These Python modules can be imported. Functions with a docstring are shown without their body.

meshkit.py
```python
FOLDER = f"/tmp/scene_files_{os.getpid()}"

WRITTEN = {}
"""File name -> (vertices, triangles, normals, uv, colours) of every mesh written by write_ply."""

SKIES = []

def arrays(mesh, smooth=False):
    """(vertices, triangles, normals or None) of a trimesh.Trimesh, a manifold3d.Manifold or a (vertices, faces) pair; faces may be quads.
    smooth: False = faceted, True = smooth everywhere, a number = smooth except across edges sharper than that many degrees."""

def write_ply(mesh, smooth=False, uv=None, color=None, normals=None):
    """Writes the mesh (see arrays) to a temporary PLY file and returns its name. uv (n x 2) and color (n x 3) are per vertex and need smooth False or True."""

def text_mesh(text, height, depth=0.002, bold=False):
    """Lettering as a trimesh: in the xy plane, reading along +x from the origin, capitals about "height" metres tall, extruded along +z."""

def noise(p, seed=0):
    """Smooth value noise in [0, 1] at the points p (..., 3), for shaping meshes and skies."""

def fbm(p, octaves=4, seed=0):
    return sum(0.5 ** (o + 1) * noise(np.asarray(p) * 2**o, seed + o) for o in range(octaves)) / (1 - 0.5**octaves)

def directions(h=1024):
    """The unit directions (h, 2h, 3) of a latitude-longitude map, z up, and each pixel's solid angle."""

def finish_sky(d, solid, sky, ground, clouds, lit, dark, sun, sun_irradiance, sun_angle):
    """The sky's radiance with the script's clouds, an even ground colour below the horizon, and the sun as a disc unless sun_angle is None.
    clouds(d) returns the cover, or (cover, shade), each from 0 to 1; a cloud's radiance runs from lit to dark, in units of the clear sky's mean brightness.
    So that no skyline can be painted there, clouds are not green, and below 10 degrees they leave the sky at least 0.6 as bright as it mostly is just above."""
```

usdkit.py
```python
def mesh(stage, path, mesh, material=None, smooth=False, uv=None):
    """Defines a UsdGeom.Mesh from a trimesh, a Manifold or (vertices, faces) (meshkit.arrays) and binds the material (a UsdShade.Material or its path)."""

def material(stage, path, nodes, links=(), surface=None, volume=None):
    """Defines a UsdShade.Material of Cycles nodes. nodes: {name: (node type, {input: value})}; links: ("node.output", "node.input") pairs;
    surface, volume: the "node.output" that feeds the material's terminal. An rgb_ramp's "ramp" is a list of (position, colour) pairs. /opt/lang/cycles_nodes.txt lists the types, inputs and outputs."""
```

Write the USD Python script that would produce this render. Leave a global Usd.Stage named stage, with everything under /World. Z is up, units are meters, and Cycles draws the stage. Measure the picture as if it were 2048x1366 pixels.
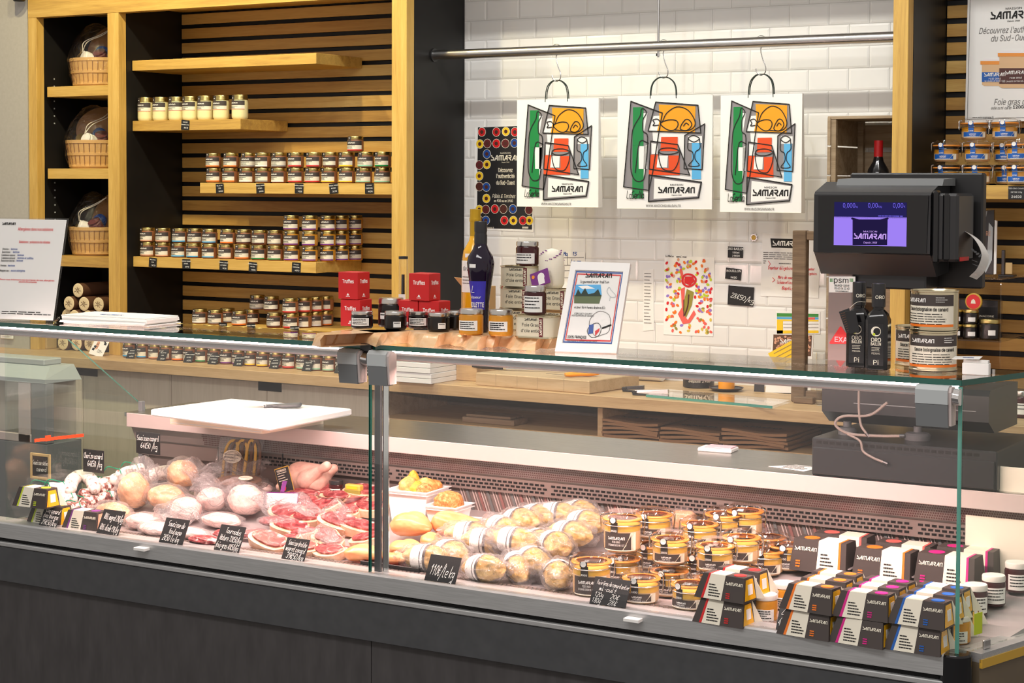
import math, random
import numpy as np, trimesh, manifold3d as m3, usdkit, meshkit
from shapely.geometry import LineString, Polygon, MultiPolygon, Point, box as sbox
from shapely.ops import unary_union
from pxr import Usd, UsdGeom, UsdLux, UsdShade, Gf, Sdf

stage = Usd.Stage.CreateInMemory()
UsdGeom.SetStageUpAxis(stage, UsdGeom.Tokens.z)
UsdGeom.SetStageMetersPerUnit(stage, 1.0)
UsdGeom.Xform.Define(stage, '/World'); UsdGeom.Scope.Define(stage, '/World/Looks')
rnd = random.Random(7)
# ---------------------------------------------------------------- camera
# world: x along the tiled wall, y towards it (tile face at y=0), z up; the lens is shifted so that the verticals stay nearly upright
F, CX, CY, W, H = 3600.0, 1024.0, 513.0, 2048, 1366
_n = lambda a: np.asarray(a, float) / np.linalg.norm(a)
_ray = lambda u, v: np.array([(u - CX) / F, (v - CY) / F, 1.0])
_vx = _n(-_ray(-4980, 344))
_dn = _n(_ray(1024 - .0055 * 87000, 87000)); _dn = _n(_dn - _vx * _dn.dot(_vx))
ROT = np.array([_vx, np.cross(_vx, _dn), -_dn])
EYE = np.array([0, -5.99, 1.65])
def at(u, v, y=None, x=None, z=None):
    "the point of the plane x=, y= or z= that the photograph shows at (u, v)"
    d = ROT @ _ray(u, v)
    t = (y - EYE[1]) / d[1] if y is not None else (x - EYE[0]) / d[0] if x is not None else (z - EYE[2]) / d[2]
    return EYE + t * d
cam = UsdGeom.Camera.Define(stage, '/World/camera')
mm = 36.0 / W
cam.CreateFocalLengthAttr(F * mm); cam.CreateHorizontalApertureAttr(36.0)
cam.CreateVerticalApertureAttr(36.0 * H / W); cam.CreateVerticalApertureOffsetAttr(-(H / 2 - CY) * mm)
cam.CreateClippingRangeAttr(Gf.Vec2f(.05, 100))
_m = Gf.Matrix4d(1)
for i, r in enumerate((ROT[:, 0], -ROT[:, 1], -ROT[:, 2], EYE)):
    for j in range(3): _m[i, j] = float(r[j])
cam.AddTransformOp().Set(_m)
cam.CreateExposureAttr(0.0)
# ---------------------------------------------------------------- light
def light(kind, name, loc, rot, color, power, **kw):
    l = getattr(UsdLux, kind).Define(stage, '/World/lights/' + name)
    l.AddTranslateOp().Set(Gf.Vec3d(*map(float, loc))); l.AddRotateXYZOp().Set(Gf.Vec3f(*rot))
    l.CreateColorAttr(Gf.Vec3f(*color)); l.CreateIntensityAttr(power); l.CreateNormalizeAttr(True)
    for k, v in kw.items(): getattr(l, 'Create%sAttr' % k)(v)
    return l
UsdGeom.Xform.Define(stage, '/World/lights')
dome = UsdLux.DomeLight.Define(stage, '/World/lights/hall_light')
dome.CreateColorAttr(Gf.Vec3f(1, .91, .84)); dome.CreateIntensityAttr(.19)
WARM, SOFT = (1, .85, .48), (1, .99, .955)
for i, x in enumerate((-4.95, -4.3, -3.5, -2.85, -2.2, -1.5)):      # the row of ceiling spots over the aisle
    light('DiskLight', 'ceiling_spot_%03d' % i, (x, -1.55, 3.35), (28, 0, 0), WARM if x < -3.9 else SOFT, 8 if x < -3.9 else 2.9, Radius=.045)
for i, x in enumerate((-3.3, -2.5)):                                         # spots nearer the tiles, whose light falls steeply down the wall
    light('DiskLight', 'wall_spot_%03d' % i, (x, -.62, 3.1), (12, 0, 0), SOFT, .6, Radius=.04)
light('RectLight', 'hall_lamp', (-1.6, -5.0, 3.6), (20, 0, 0), (1, .97, .95), 24, Width=3.0, Height=.6)
light('RectLight', 'case_lamp', (-2.46, -2.385, 1.225), (16, 0, 0), (1, .66, .60), 10, Width=2.7, Height=.03)

# ---------------------------------------------------------------- materials
MT = {}
def mat(name, nodes, links=(), surface='p.BSDF'):
    MT[name] = usdkit.material(stage, '/World/Looks/' + name, nodes, links, surface); return MT[name]
def C(*c):
    "sRGB 0-255 to linear"
    c = np.array(c, float) / 255
    return tuple(float(v) for v in np.where(c < .04045, c / 12.92, ((c + .055) / 1.055) ** 2.4))
def plain(name, color, rough=.5, metal=0., **kw):
    return mat(name, {'p': ('principled_bsdf', dict(base_color=color, roughness=rough, metallic=metal, **kw))})
def wood(name, stops, scale=(1.5, 22, 22), rough=.5, ring=.6, bump=.15, vary=.35):
    return mat(name, {'t': ('texture_coordinate', {}), 'oi': ('object_info', {}), 'add': ('vector_math', {'math_type': 'add'}), 'off': ('combine_xyz', {}),
        'k': ('math', {'math_type': 'multiply', 'value2': 37.0}), 'm': ('mapping', {'scale': scale}),
        'n': ('noise_texture', {'scale': 1.6, 'detail': 5., 'roughness': .62, 'distortion': ring}), 'f': ('noise_texture', {'scale': 14., 'detail': 2.}),
        'mx': ('mix_float', {'fac': .22}), 'v': ('math', {'math_type': 'multiply_add', 'value2': vary, 'value3': -.5 * vary}), 's': ('math', {'math_type': 'add'}),
        'r': ('rgb_ramp', {'ramp': stops}), 'b': ('bump', {'strength': bump, 'distance': .002}), 'p': ('principled_bsdf', {'roughness': rough})},
        [('t.object', 'add.vector1'), ('oi.random', 'k.value1'), ('k.value', 'off.y'), ('k.value', 'off.x'), ('off.vector', 'add.vector2'), ('add.vector', 'm.vector'), ('m.vector', 'n.vector'), ('m.vector', 'f.vector'),
         ('n.fac', 'mx.a'), ('f.fac', 'mx.b'), ('oi.random', 'v.value1'), ('mx.result', 's.value1'), ('v.value', 's.value2'), ('s.value', 'r.fac'), ('r.color', 'p.base_color'), ('mx.result', 'b.height'), ('b.normal', 'p.normal')])
def noisy(name, stops, scale=8., rough=.5, metal=0., stretch=(1, 1, 1), detail=4., bump=0., dist=.002, distortion=0., **kw):
    nodes = {'t': ('texture_coordinate', {}), 'm': ('mapping', {'scale': stretch}), 'n': ('noise_texture', {'scale': scale, 'detail': detail, 'roughness': .6, 'distortion': distortion}),
             'r': ('rgb_ramp', {'ramp': stops}), 'p': ('principled_bsdf', dict(roughness=rough, metallic=metal, **kw))}
    links = [('t.object', 'm.vector'), ('m.vector', 'n.vector'), ('n.fac', 'r.fac'), ('r.color', 'p.base_color')]
    if bump:
        nodes['b'] = ('bump', {'strength': bump, 'distance': dist}); links += [('n.fac', 'b.height'), ('b.normal', 'p.normal')]
    return mat(name, nodes, links)
def pane(name, tint=(1, 1, 1), ior=1.5, rough=.0, haze=0., hazecol=(1, 1, 1), bump=0., bscale=40., gloss=(1, 1, 1)):
    nodes = {'lw': ('layer_weight', {'blend': .5}), 'pw': ('math', {'math_type': 'power', 'value2': 5.}), 'fr': ('math', {'math_type': 'multiply_add', 'value2': 1 - ((ior - 1) / (ior + 1)) ** 2, 'value3': ((ior - 1) / (ior + 1)) ** 2}), 't': ('transparent_bsdf', {'color': tint}), 'g': ('glossy_bsdf', {'roughness': rough, 'color': gloss}), 'x': ('mix_closure', {})}
    links = [('lw.facing', 'pw.value1'), ('pw.value', 'fr.value1'), ('fr.value', 'x.fac'), ('t.BSDF', 'x.closure1'), ('g.BSDF', 'x.closure2')]
    surf = 'x.closure'
    if haze:
        nodes['d'] = ('diffuse_bsdf', {'color': hazecol}); nodes['y'] = ('mix_closure', {'fac': haze})
        links += [('x.closure', 'y.closure1'), ('d.BSDF', 'y.closure2')]; surf = 'y.closure'
    if bump:
        nodes['tc'] = ('texture_coordinate', {}); nodes['n'] = ('noise_texture', {'scale': bscale, 'detail': 3., 'distortion': 1.5}); nodes['b'] = ('bump', {'strength': bump, 'distance': .01})
        links += [('tc.object', 'n.vector'), ('n.fac', 'b.height'), ('b.normal', 'g.normal'), ('b.normal', 'lw.normal')]
    return mat(name, nodes, links, surf)
ASH = [(.25, (.42, .235, .055)), (.48, (.60, .37, .085)), (.62, (.68, .44, .115)), (.8, (.76, .52, .165))]
wood('ash_x', ASH); wood('ash_z', ASH, scale=(22, 22, 1.5), vary=.12)
wood('slat_ash', [(.2, (.33, .165, .035)), (.45, (.48, .27, .062)), (.62, (.54, .325, .085)), (.8, (.64, .42, .13))], vary=.5)
wood('bench_oak', [(.25, (.40, .25, .115)), (.5, (.55, .37, .19)), (.75, (.66, .47, .27))], vary=.1, rough=.45)
wood('old_wood', [(.25, (.10, .062, .034)), (.5, (.20, .13, .075)), (.75, (.30, .21, .13))], vary=.2, rough=.8)
wood('crate_wood', [(.25, (.22, .155, .085)), (.5, (.36, .27, .17)), (.75, (.46, .37, .25))], vary=.2, rough=.75)
wood('board_wood', [(.25, (.40, .27, .135)), (.5, (.54, .39, .22)), (.75, (.62, .47, .29))], vary=.1)
wood('plank_wood', [(.25, (.62, .36, .17)), (.5, (.78, .50, .27)), (.75, (.86, .64, .42))], scale=(2, 9, 9), vary=.05, rough=.22, ring=1.4)
wood('taupe_laminate', [(.3, (.52, .45, .345)), (.5, (.60, .525, .41)), (.7, (.65, .575, .46))], scale=(18, 18, 1.2), rough=.5, vary=.06, bump=.04)
wood('dark_plank', [(.3, (.06, .045, .034)), (.6, (.13, .10, .078))], rough=.7, vary=.2)
noisy('black_laminate', [(.35, (.006, .006, .006)), (.7, (.014, .013, .012))], 3., .45, specular_ior_level=.25)
noisy('white_tile', [(.3, (.76, .755, .73)), (.7, (.82, .815, .79))], 3., .10, bump=.02, dist=.01)
plain('grout', (.60, .59, .56), .9)
noisy('plaster', [(.3, (.44, .415, .37)), (.7, (.48, .455, .41))], 60., .9, bump=.1)
plain('black', (.012, .012, .013), .45); plain('soft_black', (.02, .02, .022), .3); plain('glossy_black', (.008, .008, .009), .12)
plain('chrome', (.78, .78, .78), .08, 1.); plain('brushed', (.62, .61, .60), .28, 1.); plain('wire', (.55, .55, .54), .2, 1.)
noisy('stainless', [(.35, (.40, .40, .39)), (.65, (.52, .52, .50))], 6., .33, 1., stretch=(2, 60, 60))
noisy('rim_steel', [(.35, (.44, .45, .45)), (.65, (.53, .54, .54))], 6., .42, .6, stretch=(2, 60, 60))
plain('case_metal', (.24, .195, .18), .35, .3); plain('white_enamel', (.52, .44, .42), .4); plain('deck_white', (.34, .31, .31), .35)
noisy('case_grey', [(.3, (.050, .053, .057)), (.7, (.064, .067, .071))], 30., .42)
noisy('base_grey', [(.3, (.048, .045, .046)), (.7, (.070, .066, .067))], 9., .36, stretch=(3, 3, .8))
noisy('side_brown', [(.3, (.13, .10, .065)), (.7, (.16, .125, .08))], 9., .4)
plain('grey_plastic', (.42, .45, .455), .4); plain('grey_plastic_dark', (.17, .18, .185), .45); plain('rail_grey', (.36, .35, .36), .4)
plain('hole_black', (.004, .004, .004), .9)
pane('glass_pane', (.985, .995, .99), 1.5); pane('jar_glass', (.97, .98, .97), 1.45)
pane('end_glass', (.93, .97, .945), 1.5)
pane('film', (.97, .965, .96), 1.5, .10, .022, (.9, .88, .88), .9, 45.)
pane('acrylic', (.97, .97, .97), 1.45); pane('cellophane', (.97, .965, .95), 1.5, .08, 0., (1, 1, 1), .9, 45.)
mat('glass_edge', {'p': ('principled_bsdf', dict(base_color=(.0, .085, .06), roughness=.08, specular_ior_level=.6, coat_weight=.5))})
mat('glass_edge_light', {'p': ('principled_bsdf', dict(base_color=(.10, .32, .26), roughness=.08))})
mat('pink_tube', {'e': ('emission', {'color': (1, .72, .66), 'strength': 9.})}, surface='e.emission')
for n, c, r in (('paper', (235, 234, 230), .8), ('cream_label', (232, 226, 208), .7), ('dark_label', (66, 58, 55), .55), ('ink', (25, 24, 24), .7), ('grey_ink', (120, 118, 116), .7), ('card_black', (26, 26, 28), .5), ('chalk', (236, 236, 232), .8),
                ('red_box', (196, 24, 28), .5), ('red', (205, 32, 34), .45), ('orange', (236, 120, 30), .5), ('yellow', (240, 200, 40), .5), ('blue', (28, 74, 152), .45), ('sky_blue', (70, 165, 220), .5), ('green', (10, 130, 62), .5), ('mint', (150, 205, 172), .5), ('salmon', (214, 160, 130), .5),
                ('purple', (118, 50, 130), .5), ('magenta', (206, 24, 130), .5), ('lime', (190, 208, 40), .5), ('bag_orange', (240, 160, 22), .7), ('bag_red', (226, 78, 28), .7), ('bag_grey', (140, 136, 138), .7), ('bag_blue', (92, 178, 228), .7),
                ('white', (240, 239, 235), .6), ('kraft', (150, 112, 78), .8), ('box_card', (190, 160, 110), .8), ('brown_cap', (80, 40, 34), .4), ('maroon', (98, 30, 34), .5), ('jam', (60, 14, 18), .2), ('honey', (205, 140, 40), .15), ('truffle', (20, 15, 13), .25),
                ('lard', (236, 226, 170), .3), ('fat_yellow', (226, 178, 84), .25), ('foie', (222, 184, 140), .4), ('rubber', (232, 130, 40), .4), ('gasket', (236, 150, 62), .35), ('pate', (150, 96, 62), .4), ('amber', (238, 178, 30), .15), ('pink_paper', (236, 190, 200), .7), ('violet_label', (52, 44, 168), .5),
                ('log_end', (226, 208, 168), .7), ('log_side', (96, 66, 48), .5), ('basket', (212, 170, 108), .6), ('basket_dark', (150, 110, 70), .7), ('green_string', (20, 130, 96), .6), ('sticker_red', (214, 30, 36), .4), ('pole_taupe', (140, 124, 120), .4), ('tub_white', (240, 236, 236), .35), ('tray_black', (16, 16, 18), .25), ('plastic_orange', (250, 160, 10), .35), ('pen_green', (60, 140, 60), .5), ('knife_grey', (74, 76, 78), .5), ('cable', (120, 110, 104), .5), ('red_light', (255, 70, 30), .4), ('board_white', (224, 228, 227), .45), ('cut_block', (236, 222, 200), .5), ('tin_side', (206, 200, 176), .35), ('gilt', (200, 160, 60), .35), ('wire_grey', (60, 60, 62), .4), ('cord_green', (40, 52, 46), .6)):
    plain(n, C(*c), r)
plain('gold_lid', (.52, .42, .16), .28, 1.); plain('silver_lid', (.66, .64, .60), .25, 1.); plain('lid_white', C(232, 226, 218), .35)
plain('gold_capsule', C(200, 160, 40), .3, .6); plain('violet_glass', C(24, 12, 34), .05); plain('tin', (.70, .62, .42), .25, 1.)
# ---------------------------------------------------------------- mesh helpers: a mesh is (vertices, triangles)
def cat(*gs):
    vs, fs, n = [], [], 0
    for v, f in gs:
        if len(f): vs.append(np.asarray(v, float)); fs.append(np.asarray(f, int) + n); n += len(v)
    return np.vstack(vs), np.vstack(fs)
def mv(g, t): return g[0] + np.asarray(t, float), g[1]
def xf(g, m): return g[0] @ m[:3, :3].T + m[:3, 3], (g[1] if np.linalg.det(m[:3, :3]) > 0 else g[1][:, ::-1])
def rotm(ax, deg):
    return trimesh.transformations.rotation_matrix(math.radians(deg), ax)
def rx(g, a): return xf(g, rotm((1, 0, 0), a))
def ry(g, a): return xf(g, rotm((0, 1, 0), a))
def rz(g, a): return xf(g, rotm((0, 0, 1), a))
def sc(g, s): return xf(g, np.diag([*np.broadcast_to(s, 3), 1.0]))
def frame(g, o, ux, uy):
    "local x, y, z of g go to ux, uy, ux x uy at o"
    ux, uy = np.asarray(ux, float), np.asarray(uy, float); m = np.eye(4); m[:3, 0], m[:3, 1], m[:3, 2], m[:3, 3] = ux, uy, np.cross(ux, uy), o
    return xf(g, m)
QUAD = np.array([[0, 2, 1], [0, 3, 2], [4, 5, 6], [4, 6, 7], [0, 1, 5], [0, 5, 4], [1, 2, 6], [1, 6, 5], [2, 3, 7], [2, 7, 6], [3, 0, 4], [3, 4, 7]])
def hexa(p): return np.asarray(p, float), QUAD        # bottom 4 corners anticlockwise from above, then the top 4
def box(x0, x1, y0, y1, z0, z1): return hexa([(x0, y0, z0), (x1, y0, z0), (x1, y1, z0), (x0, y1, z0), (x0, y0, z1), (x1, y0, z1), (x1, y1, z1), (x0, y1, z1)])
def tm(m): return np.array(m.vertices), np.array(m.faces)
def hull(p):
    m = m3.Manifold.hull_points(np.asarray(p, float)).to_mesh(); return np.array(m.vert_properties[:, :3]), np.array(m.tri_verts)
def cbox(x0, x1, y0, y1, z0, z1, r=.002):
    "box with chamfered edges"
    p = []
    for k in range(3):
        d = [r, r, r]; d[k] = 0
        p += [(a, b, c) for a in (x0 + d[0], x1 - d[0]) for b in (y0 + d[1], y1 - d[1]) for c in (z0 + d[2], z1 - d[2])]
    return hull(p)
def lathe(prof, n=20, cap=True):
    "solid of revolution about z of [(r, z)], from the bottom up"
    a = np.arange(n) / n * 2 * math.pi; v, f = [], []
    for r, z in prof: v += [(r * math.sin(t), -r * math.cos(t), z) for t in a]
    for i in range(len(prof) - 1):
        for j in range(n):
            p, q, s, t = i * n + j, i * n + (j + 1) % n, (i + 1) * n + (j + 1) % n, (i + 1) * n + j
            f += [(p, q, s), (p, s, t)]
    if cap:
        for k, flip in ((0, True), (len(prof) - 1, False)):
            if prof[k][0] > 1e-6:
                c = len(v); v.append((0, 0, prof[k][1]))
                for j in range(n):
                    p, q = k * n + j, k * n + (j + 1) % n
                    f.append((q, p, c) if flip else (p, q, c))
    v, f = np.array(v), np.array(f)
    ok = np.ones(len(f), bool)
    for i in range(len(f)):
        t = v[f[i]]
        if np.linalg.norm(np.cross(t[1] - t[0], t[2] - t[0])) < 1e-14: ok[i] = False
    return v, f[ok]
def cyl(p0, p1, r0, r1=None, n=12):
    return tube([p0, p1], [r0, r0 if r1 is None else r1], n)
def tube(pts, r, n=8, closed=False):
    pts = np.asarray(pts, float); r = np.broadcast_to(r, len(pts)).astype(float); k = len(pts)
    tg = np.gradient(pts, axis=0) if not closed else np.roll(pts, -1, 0) - np.roll(pts, 1, 0)
    tg /= np.maximum(np.linalg.norm(tg, axis=1, keepdims=True), 1e-12)
    u = np.cross(tg[0], (0, 0, 1) if abs(tg[0][2]) < .9 else (1, 0, 0)); v, f = [], []
    a = np.arange(n) / n * 2 * math.pi
    for i in range(k):
        u = u - tg[i] * u.dot(tg[i]); u /= np.linalg.norm(u); w = np.cross(tg[i], u)
        v.append(pts[i] + r[i] * (np.outer(np.cos(a), u) + np.outer(np.sin(a), w)))
    for i in range(k if closed else k - 1):
        for j in range(n):
            p, q, s, t = i * n + j, i * n + (j + 1) % n, ((i + 1) % k) * n + (j + 1) % n, ((i + 1) % k) * n + j
            f += [(p, q, s), (p, s, t)]
    v = np.vstack(v)
    if not closed:
        v = np.vstack([v, pts[0], pts[-1]]); e = (k - 1) * n
        for j in range(n): f += [((j + 1) % n, j, k * n), (e + j, e + (j + 1) % n, k * n + 1)]
    return v, np.array(f)
def spline(p, n=8, closed=False):
    p = np.asarray(p, float); q = np.vstack([p[-1:], p, p[:2]]) if closed else np.vstack([2 * p[0] - p[1], p, 2 * p[-1] - p[-2]]); out = []
    for i in range(1, len(q) - 2):
        for t in np.arange(n) / n:
            a, b, c, d = q[i - 1], q[i], q[i + 1], q[i + 2]
            out.append(.5 * (2 * b + (c - a) * t + (2 * a - 5 * b + 4 * c - d) * t * t + (3 * b - a - 3 * c + d) * t ** 3))
    if not closed: out.append(p[-1])
    return np.array(out)
def poly(shape, depth=.0008):
    "extrudes a shapely shape or a list of corners in xy along +z"
    if isinstance(shape, (list, np.ndarray)): shape = Polygon(shape)
    gs = [g for g in getattr(shape, 'geoms', [shape]) if g.geom_type == 'Polygon' and g.area > 1e-12]
    return cat(*[tm(trimesh.creation.extrude_polygon(g, depth, engine='earcut')) for g in gs])
def prism(p, y0, y1):
    "extrudes xz corners along y"
    v, f = poly(p, y1 - y0); return np.stack([v[:, 0], y1 - v[:, 2], v[:, 1]], 1), f[:, ::1]
def prism_x(p, x0, x1):
    "extrudes yz corners along x"
    v, f = poly(p, x1 - x0); return np.stack([x0 + v[:, 2], v[:, 0], v[:, 1]], 1), f
def patch(r, z0, z1, a0, a1, n=10, th=.0004):
    "a label round a jar, angles in degrees from the front"
    a = np.radians(np.linspace(a0, a1, n + 1)); v, f = [], []
    for rr in (r, r + th):
        for z in (z0, z1): v += [(rr * math.sin(t), -rr * math.cos(t), z) for t in a]
    m = n + 1
    for j in range(n):
        b0, b1, t0, t1 = 2 * m + j, 2 * m + j + 1, 3 * m + j, 3 * m + j + 1
        f += [(b0, b1, t1), (b0, t1, t0)]
        f += [(m + j, t1, m + j + 1), (m + j, t0, t1), (j, j + 1, b1), (j, b1, b0)]
    f += [(0, 2 * m, 3 * m), (0, 3 * m, m), (n, 3 * m + n, 2 * m + n), (n, m + n, 3 * m + n)]
    return np.array(v), np.array(f)
def wrap(g, r):
    "bends flat writing (x, y, z) round a jar of radius r"
    v = g[0]; a = v[:, 0] / r; R = r + .0006 + v[:, 2]
    return np.stack([R * np.sin(a), -R * np.cos(a), v[:, 1]], 1), g[1]
def blob(rx_, ry_, rz_, seed=0, amp=.12, freq=2.5, sub=3, flat=0.):
    s = trimesh.creation.icosphere(sub); v = np.array(s.vertices)
    d = 1 + amp * 2 * (meshkit.fbm(v * freq + 11.3 + seed * 7.1, 3, seed) - .5)
    v = v * d[:, None]
    if flat: v[:, 2] = np.where(v[:, 2] < 0, np.maximum(v[:, 2], -1 + flat), v[:, 2])
    return v * (rx_, ry_, rz_), np.array(s.faces)
def rough(g, amp, freq, seed=0):
    v, f = g; t = trimesh.Trimesh(v, f, process=False); n = np.array(t.vertex_normals)
    return v + n * ((meshkit.fbm(v * freq + seed * 3.7, 3, seed) - .5) * 2 * amp)[:, None], f
# ---------------------------------------------------------------- writing
_tx = {}
def text(s, h, bold=False, width=None, slant=0., depth=.0005, align=0):
    "printed lettering in xy; width squeezes it; align 0 left, .5 centre, 1 right"
    if (s, bold) not in _tx:
        t = meshkit.text_mesh(s, 1.0, 1.0, bold); _tx[s, bold] = np.array(t.vertices), np.array(t.faces)
    v, f = _tx[s, bold]; v = v * (h, h, depth)
    w = v[:, 0].max()
    if width: v = v * (width / w, 1, 1); w = width
    v[:, 0] += slant * v[:, 1] - align * w
    return v, f
LOGO = {'S': ([[(.12, 1), (.25, .62), (.62, .45), (.58, .1), (0, .1)]], .78), 'A': ([[(.02, 0), (.5, .9), (.62, .9), (.62, 0)], [(.3, .34), (.6, .34)]], .86), 'M': ([[(.1, 0), (.1, .75), (.25, .9), (.98, .9), (.98, 0)], [(.54, .88), (.54, 0)]], 1.22),
        'R': ([[(.02, .9), (.5, .9), (.6, .75), (.5, .48), (.12, .48), (.62, 0)]], .82), 'N': ([[(.1, 0), (.1, .75), (.25, .9), (.62, .9), (.62, 0)]], .76)}
def logo(h, align=.5, depth=.0005, sub=False, w=.2):
    x, sh = 0., []
    for ch in 'SAMARAN':
        st, adv = LOGO[ch]
        sh += [LineString([(x + a, b) for a, b in l]).buffer(w / 2, cap_style=2, join_style=2) for l in st]; x += adv
    s = unary_union(sh); g = poly(s, 1.0); v = (g[0] - (x * align, 0, 0)) * (h, h, depth); g = (v, g[1])
    if sub: g = cat(g, mv(text('MAISON', h * .26, width=h * 2.2, align=.5, depth=depth), ((.5 - align) * x * h, h * 1.22, 0)), mv(text('Depuis 1988', h * .2, align=.5, depth=depth, slant=.2), ((.5 - align) * x * h, -h * .42, 0)))
    return g
PEN = {'a': '5515053434044, 5755515', 'b': '0019 0434550514100', 'c': '5515050050', }
HW = dict(a='45 15 04 02 11 31 43 45 42 51', b='09 01 31 43 34 04', c='44 25 05 02 11 31 42', d='44 15 04 02 21 43 49 42 51', e='03 43 45 15 04 02 21 41', f='48 38 27 20 05 45', g='45 15 03 22 43 45 4/ 2. 0/', h='09 01 04 25 44 41', i='15 11 31|17 18', j='25 2/ 0/|27 28', k='09 01|45 03 41', l='19 11 31', m='05 01 04 15 21 24 35 41', n='05 01 04 25 44 41', o='25 04 02 21 42 44 25', p='05 0. 04 35 43 31 02', q='44 15 04 02 21 43 45 4.', r='05 01 03 25 45', s='45 15 04 33 42 31 01', t='28 22 31 41|05 45', u='05 02 21 43 45 41', v='05 21 45', w='05 11 24 31 45', x='05 41|01 45', y='05 23 45 2. 0.', z='05 45 01 41',
          S='48 28 07 05 43 42 21 01', C='47 28 06 03 21 42', R='01 08 38 46 34 04 41', D='01 08 38 45 32 01', N='01 08 41 48', T='08 48 28 21', F='01 08 48|05 35', G='47 28 06 03 21 42 44 24', B='01 08 38 46 05 43 31 01', J='18 48 38 32 11 02', O='28 06 03 21 43 46 28', M='01 08 24 48 41', L='08 01 41')
HW.update({'0': '28 06 03 21 43 46 28', '1': '06 28 21', '2': '07 28 46 01 41', '3': '07 28 46 25 43 21 02', '4': '38 03 43|35 31', '5': '48 08 05 35 43 21 01', '6': '38 05 02 21 42 34 03', '7': '08 48 11', '8': '25 07 28 47 25 02 21 42 25', '9': '43 25 07 28 47 43 21', '/': '5: 0/', '-': '14 34', '.': '11 12', "'": '28 26', '€': '47 28 15 12 21 42|05 35|03 33', 'é': '03 43 45 15 04 02 21 41|27 48', 'è': '03 43 45 15 04 02 21 41|27 08', 'ô': '25 04 02 21 42 44 25|06 28 46', 'î': '15 11 31|06 28 46', ':': '11 12|14 15'})
def hand(s, h, pen=.09, align=0, slant=.25, seed=0, depth=.0005):
    "chalk or pen handwriting, h the height of a capital"
    r = random.Random(seed + len(s) * 31); x, sh = 0., []; q = lambda c: '/.0123456789:'.index(c) - 1.
    for ch in s:
        if ch == ' ': x += .45; continue
        k, dy = HW.get(ch, HW.get(ch.lower(), '01 41')), r.uniform(-.04, .04)
        for st in k.split('|'):
            p = [(x + (int(a[0]) * .125 if a[0].isdigit() else 0) + slant * (q(a[1]) - 1) / 7.5, (q(a[1]) - 2) / 7. + dy) for a in st.split()]
            if len(p) > 3: p = [tuple(c) for c in spline(p, 3)]
            sh.append(LineString(p).buffer(pen / 2, resolution=1))
        x += .68
    g = poly(unary_union(sh).simplify(.012), 1.0)
    return (g[0] - (x * align, 0, 0)) * (h, h, depth), g[1]
def lines(w, n, pitch, th=None, seed=0, ragged=.35, depth=.0004):
    "print too small to read: rows of short dashes, from y=0 downwards"
    r = random.Random(seed); gs = []; th = th or pitch * .38
    for i in range(n):
        x, end = 0., w * (1 - ragged * r.random())
        while x < end:
            l = min(r.uniform(.05, .2) * w, end - x); gs.append(box(x, x + l * .86, -i * pitch - th, -i * pitch, 0, depth)); x += l
    return cat(*gs)
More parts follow.
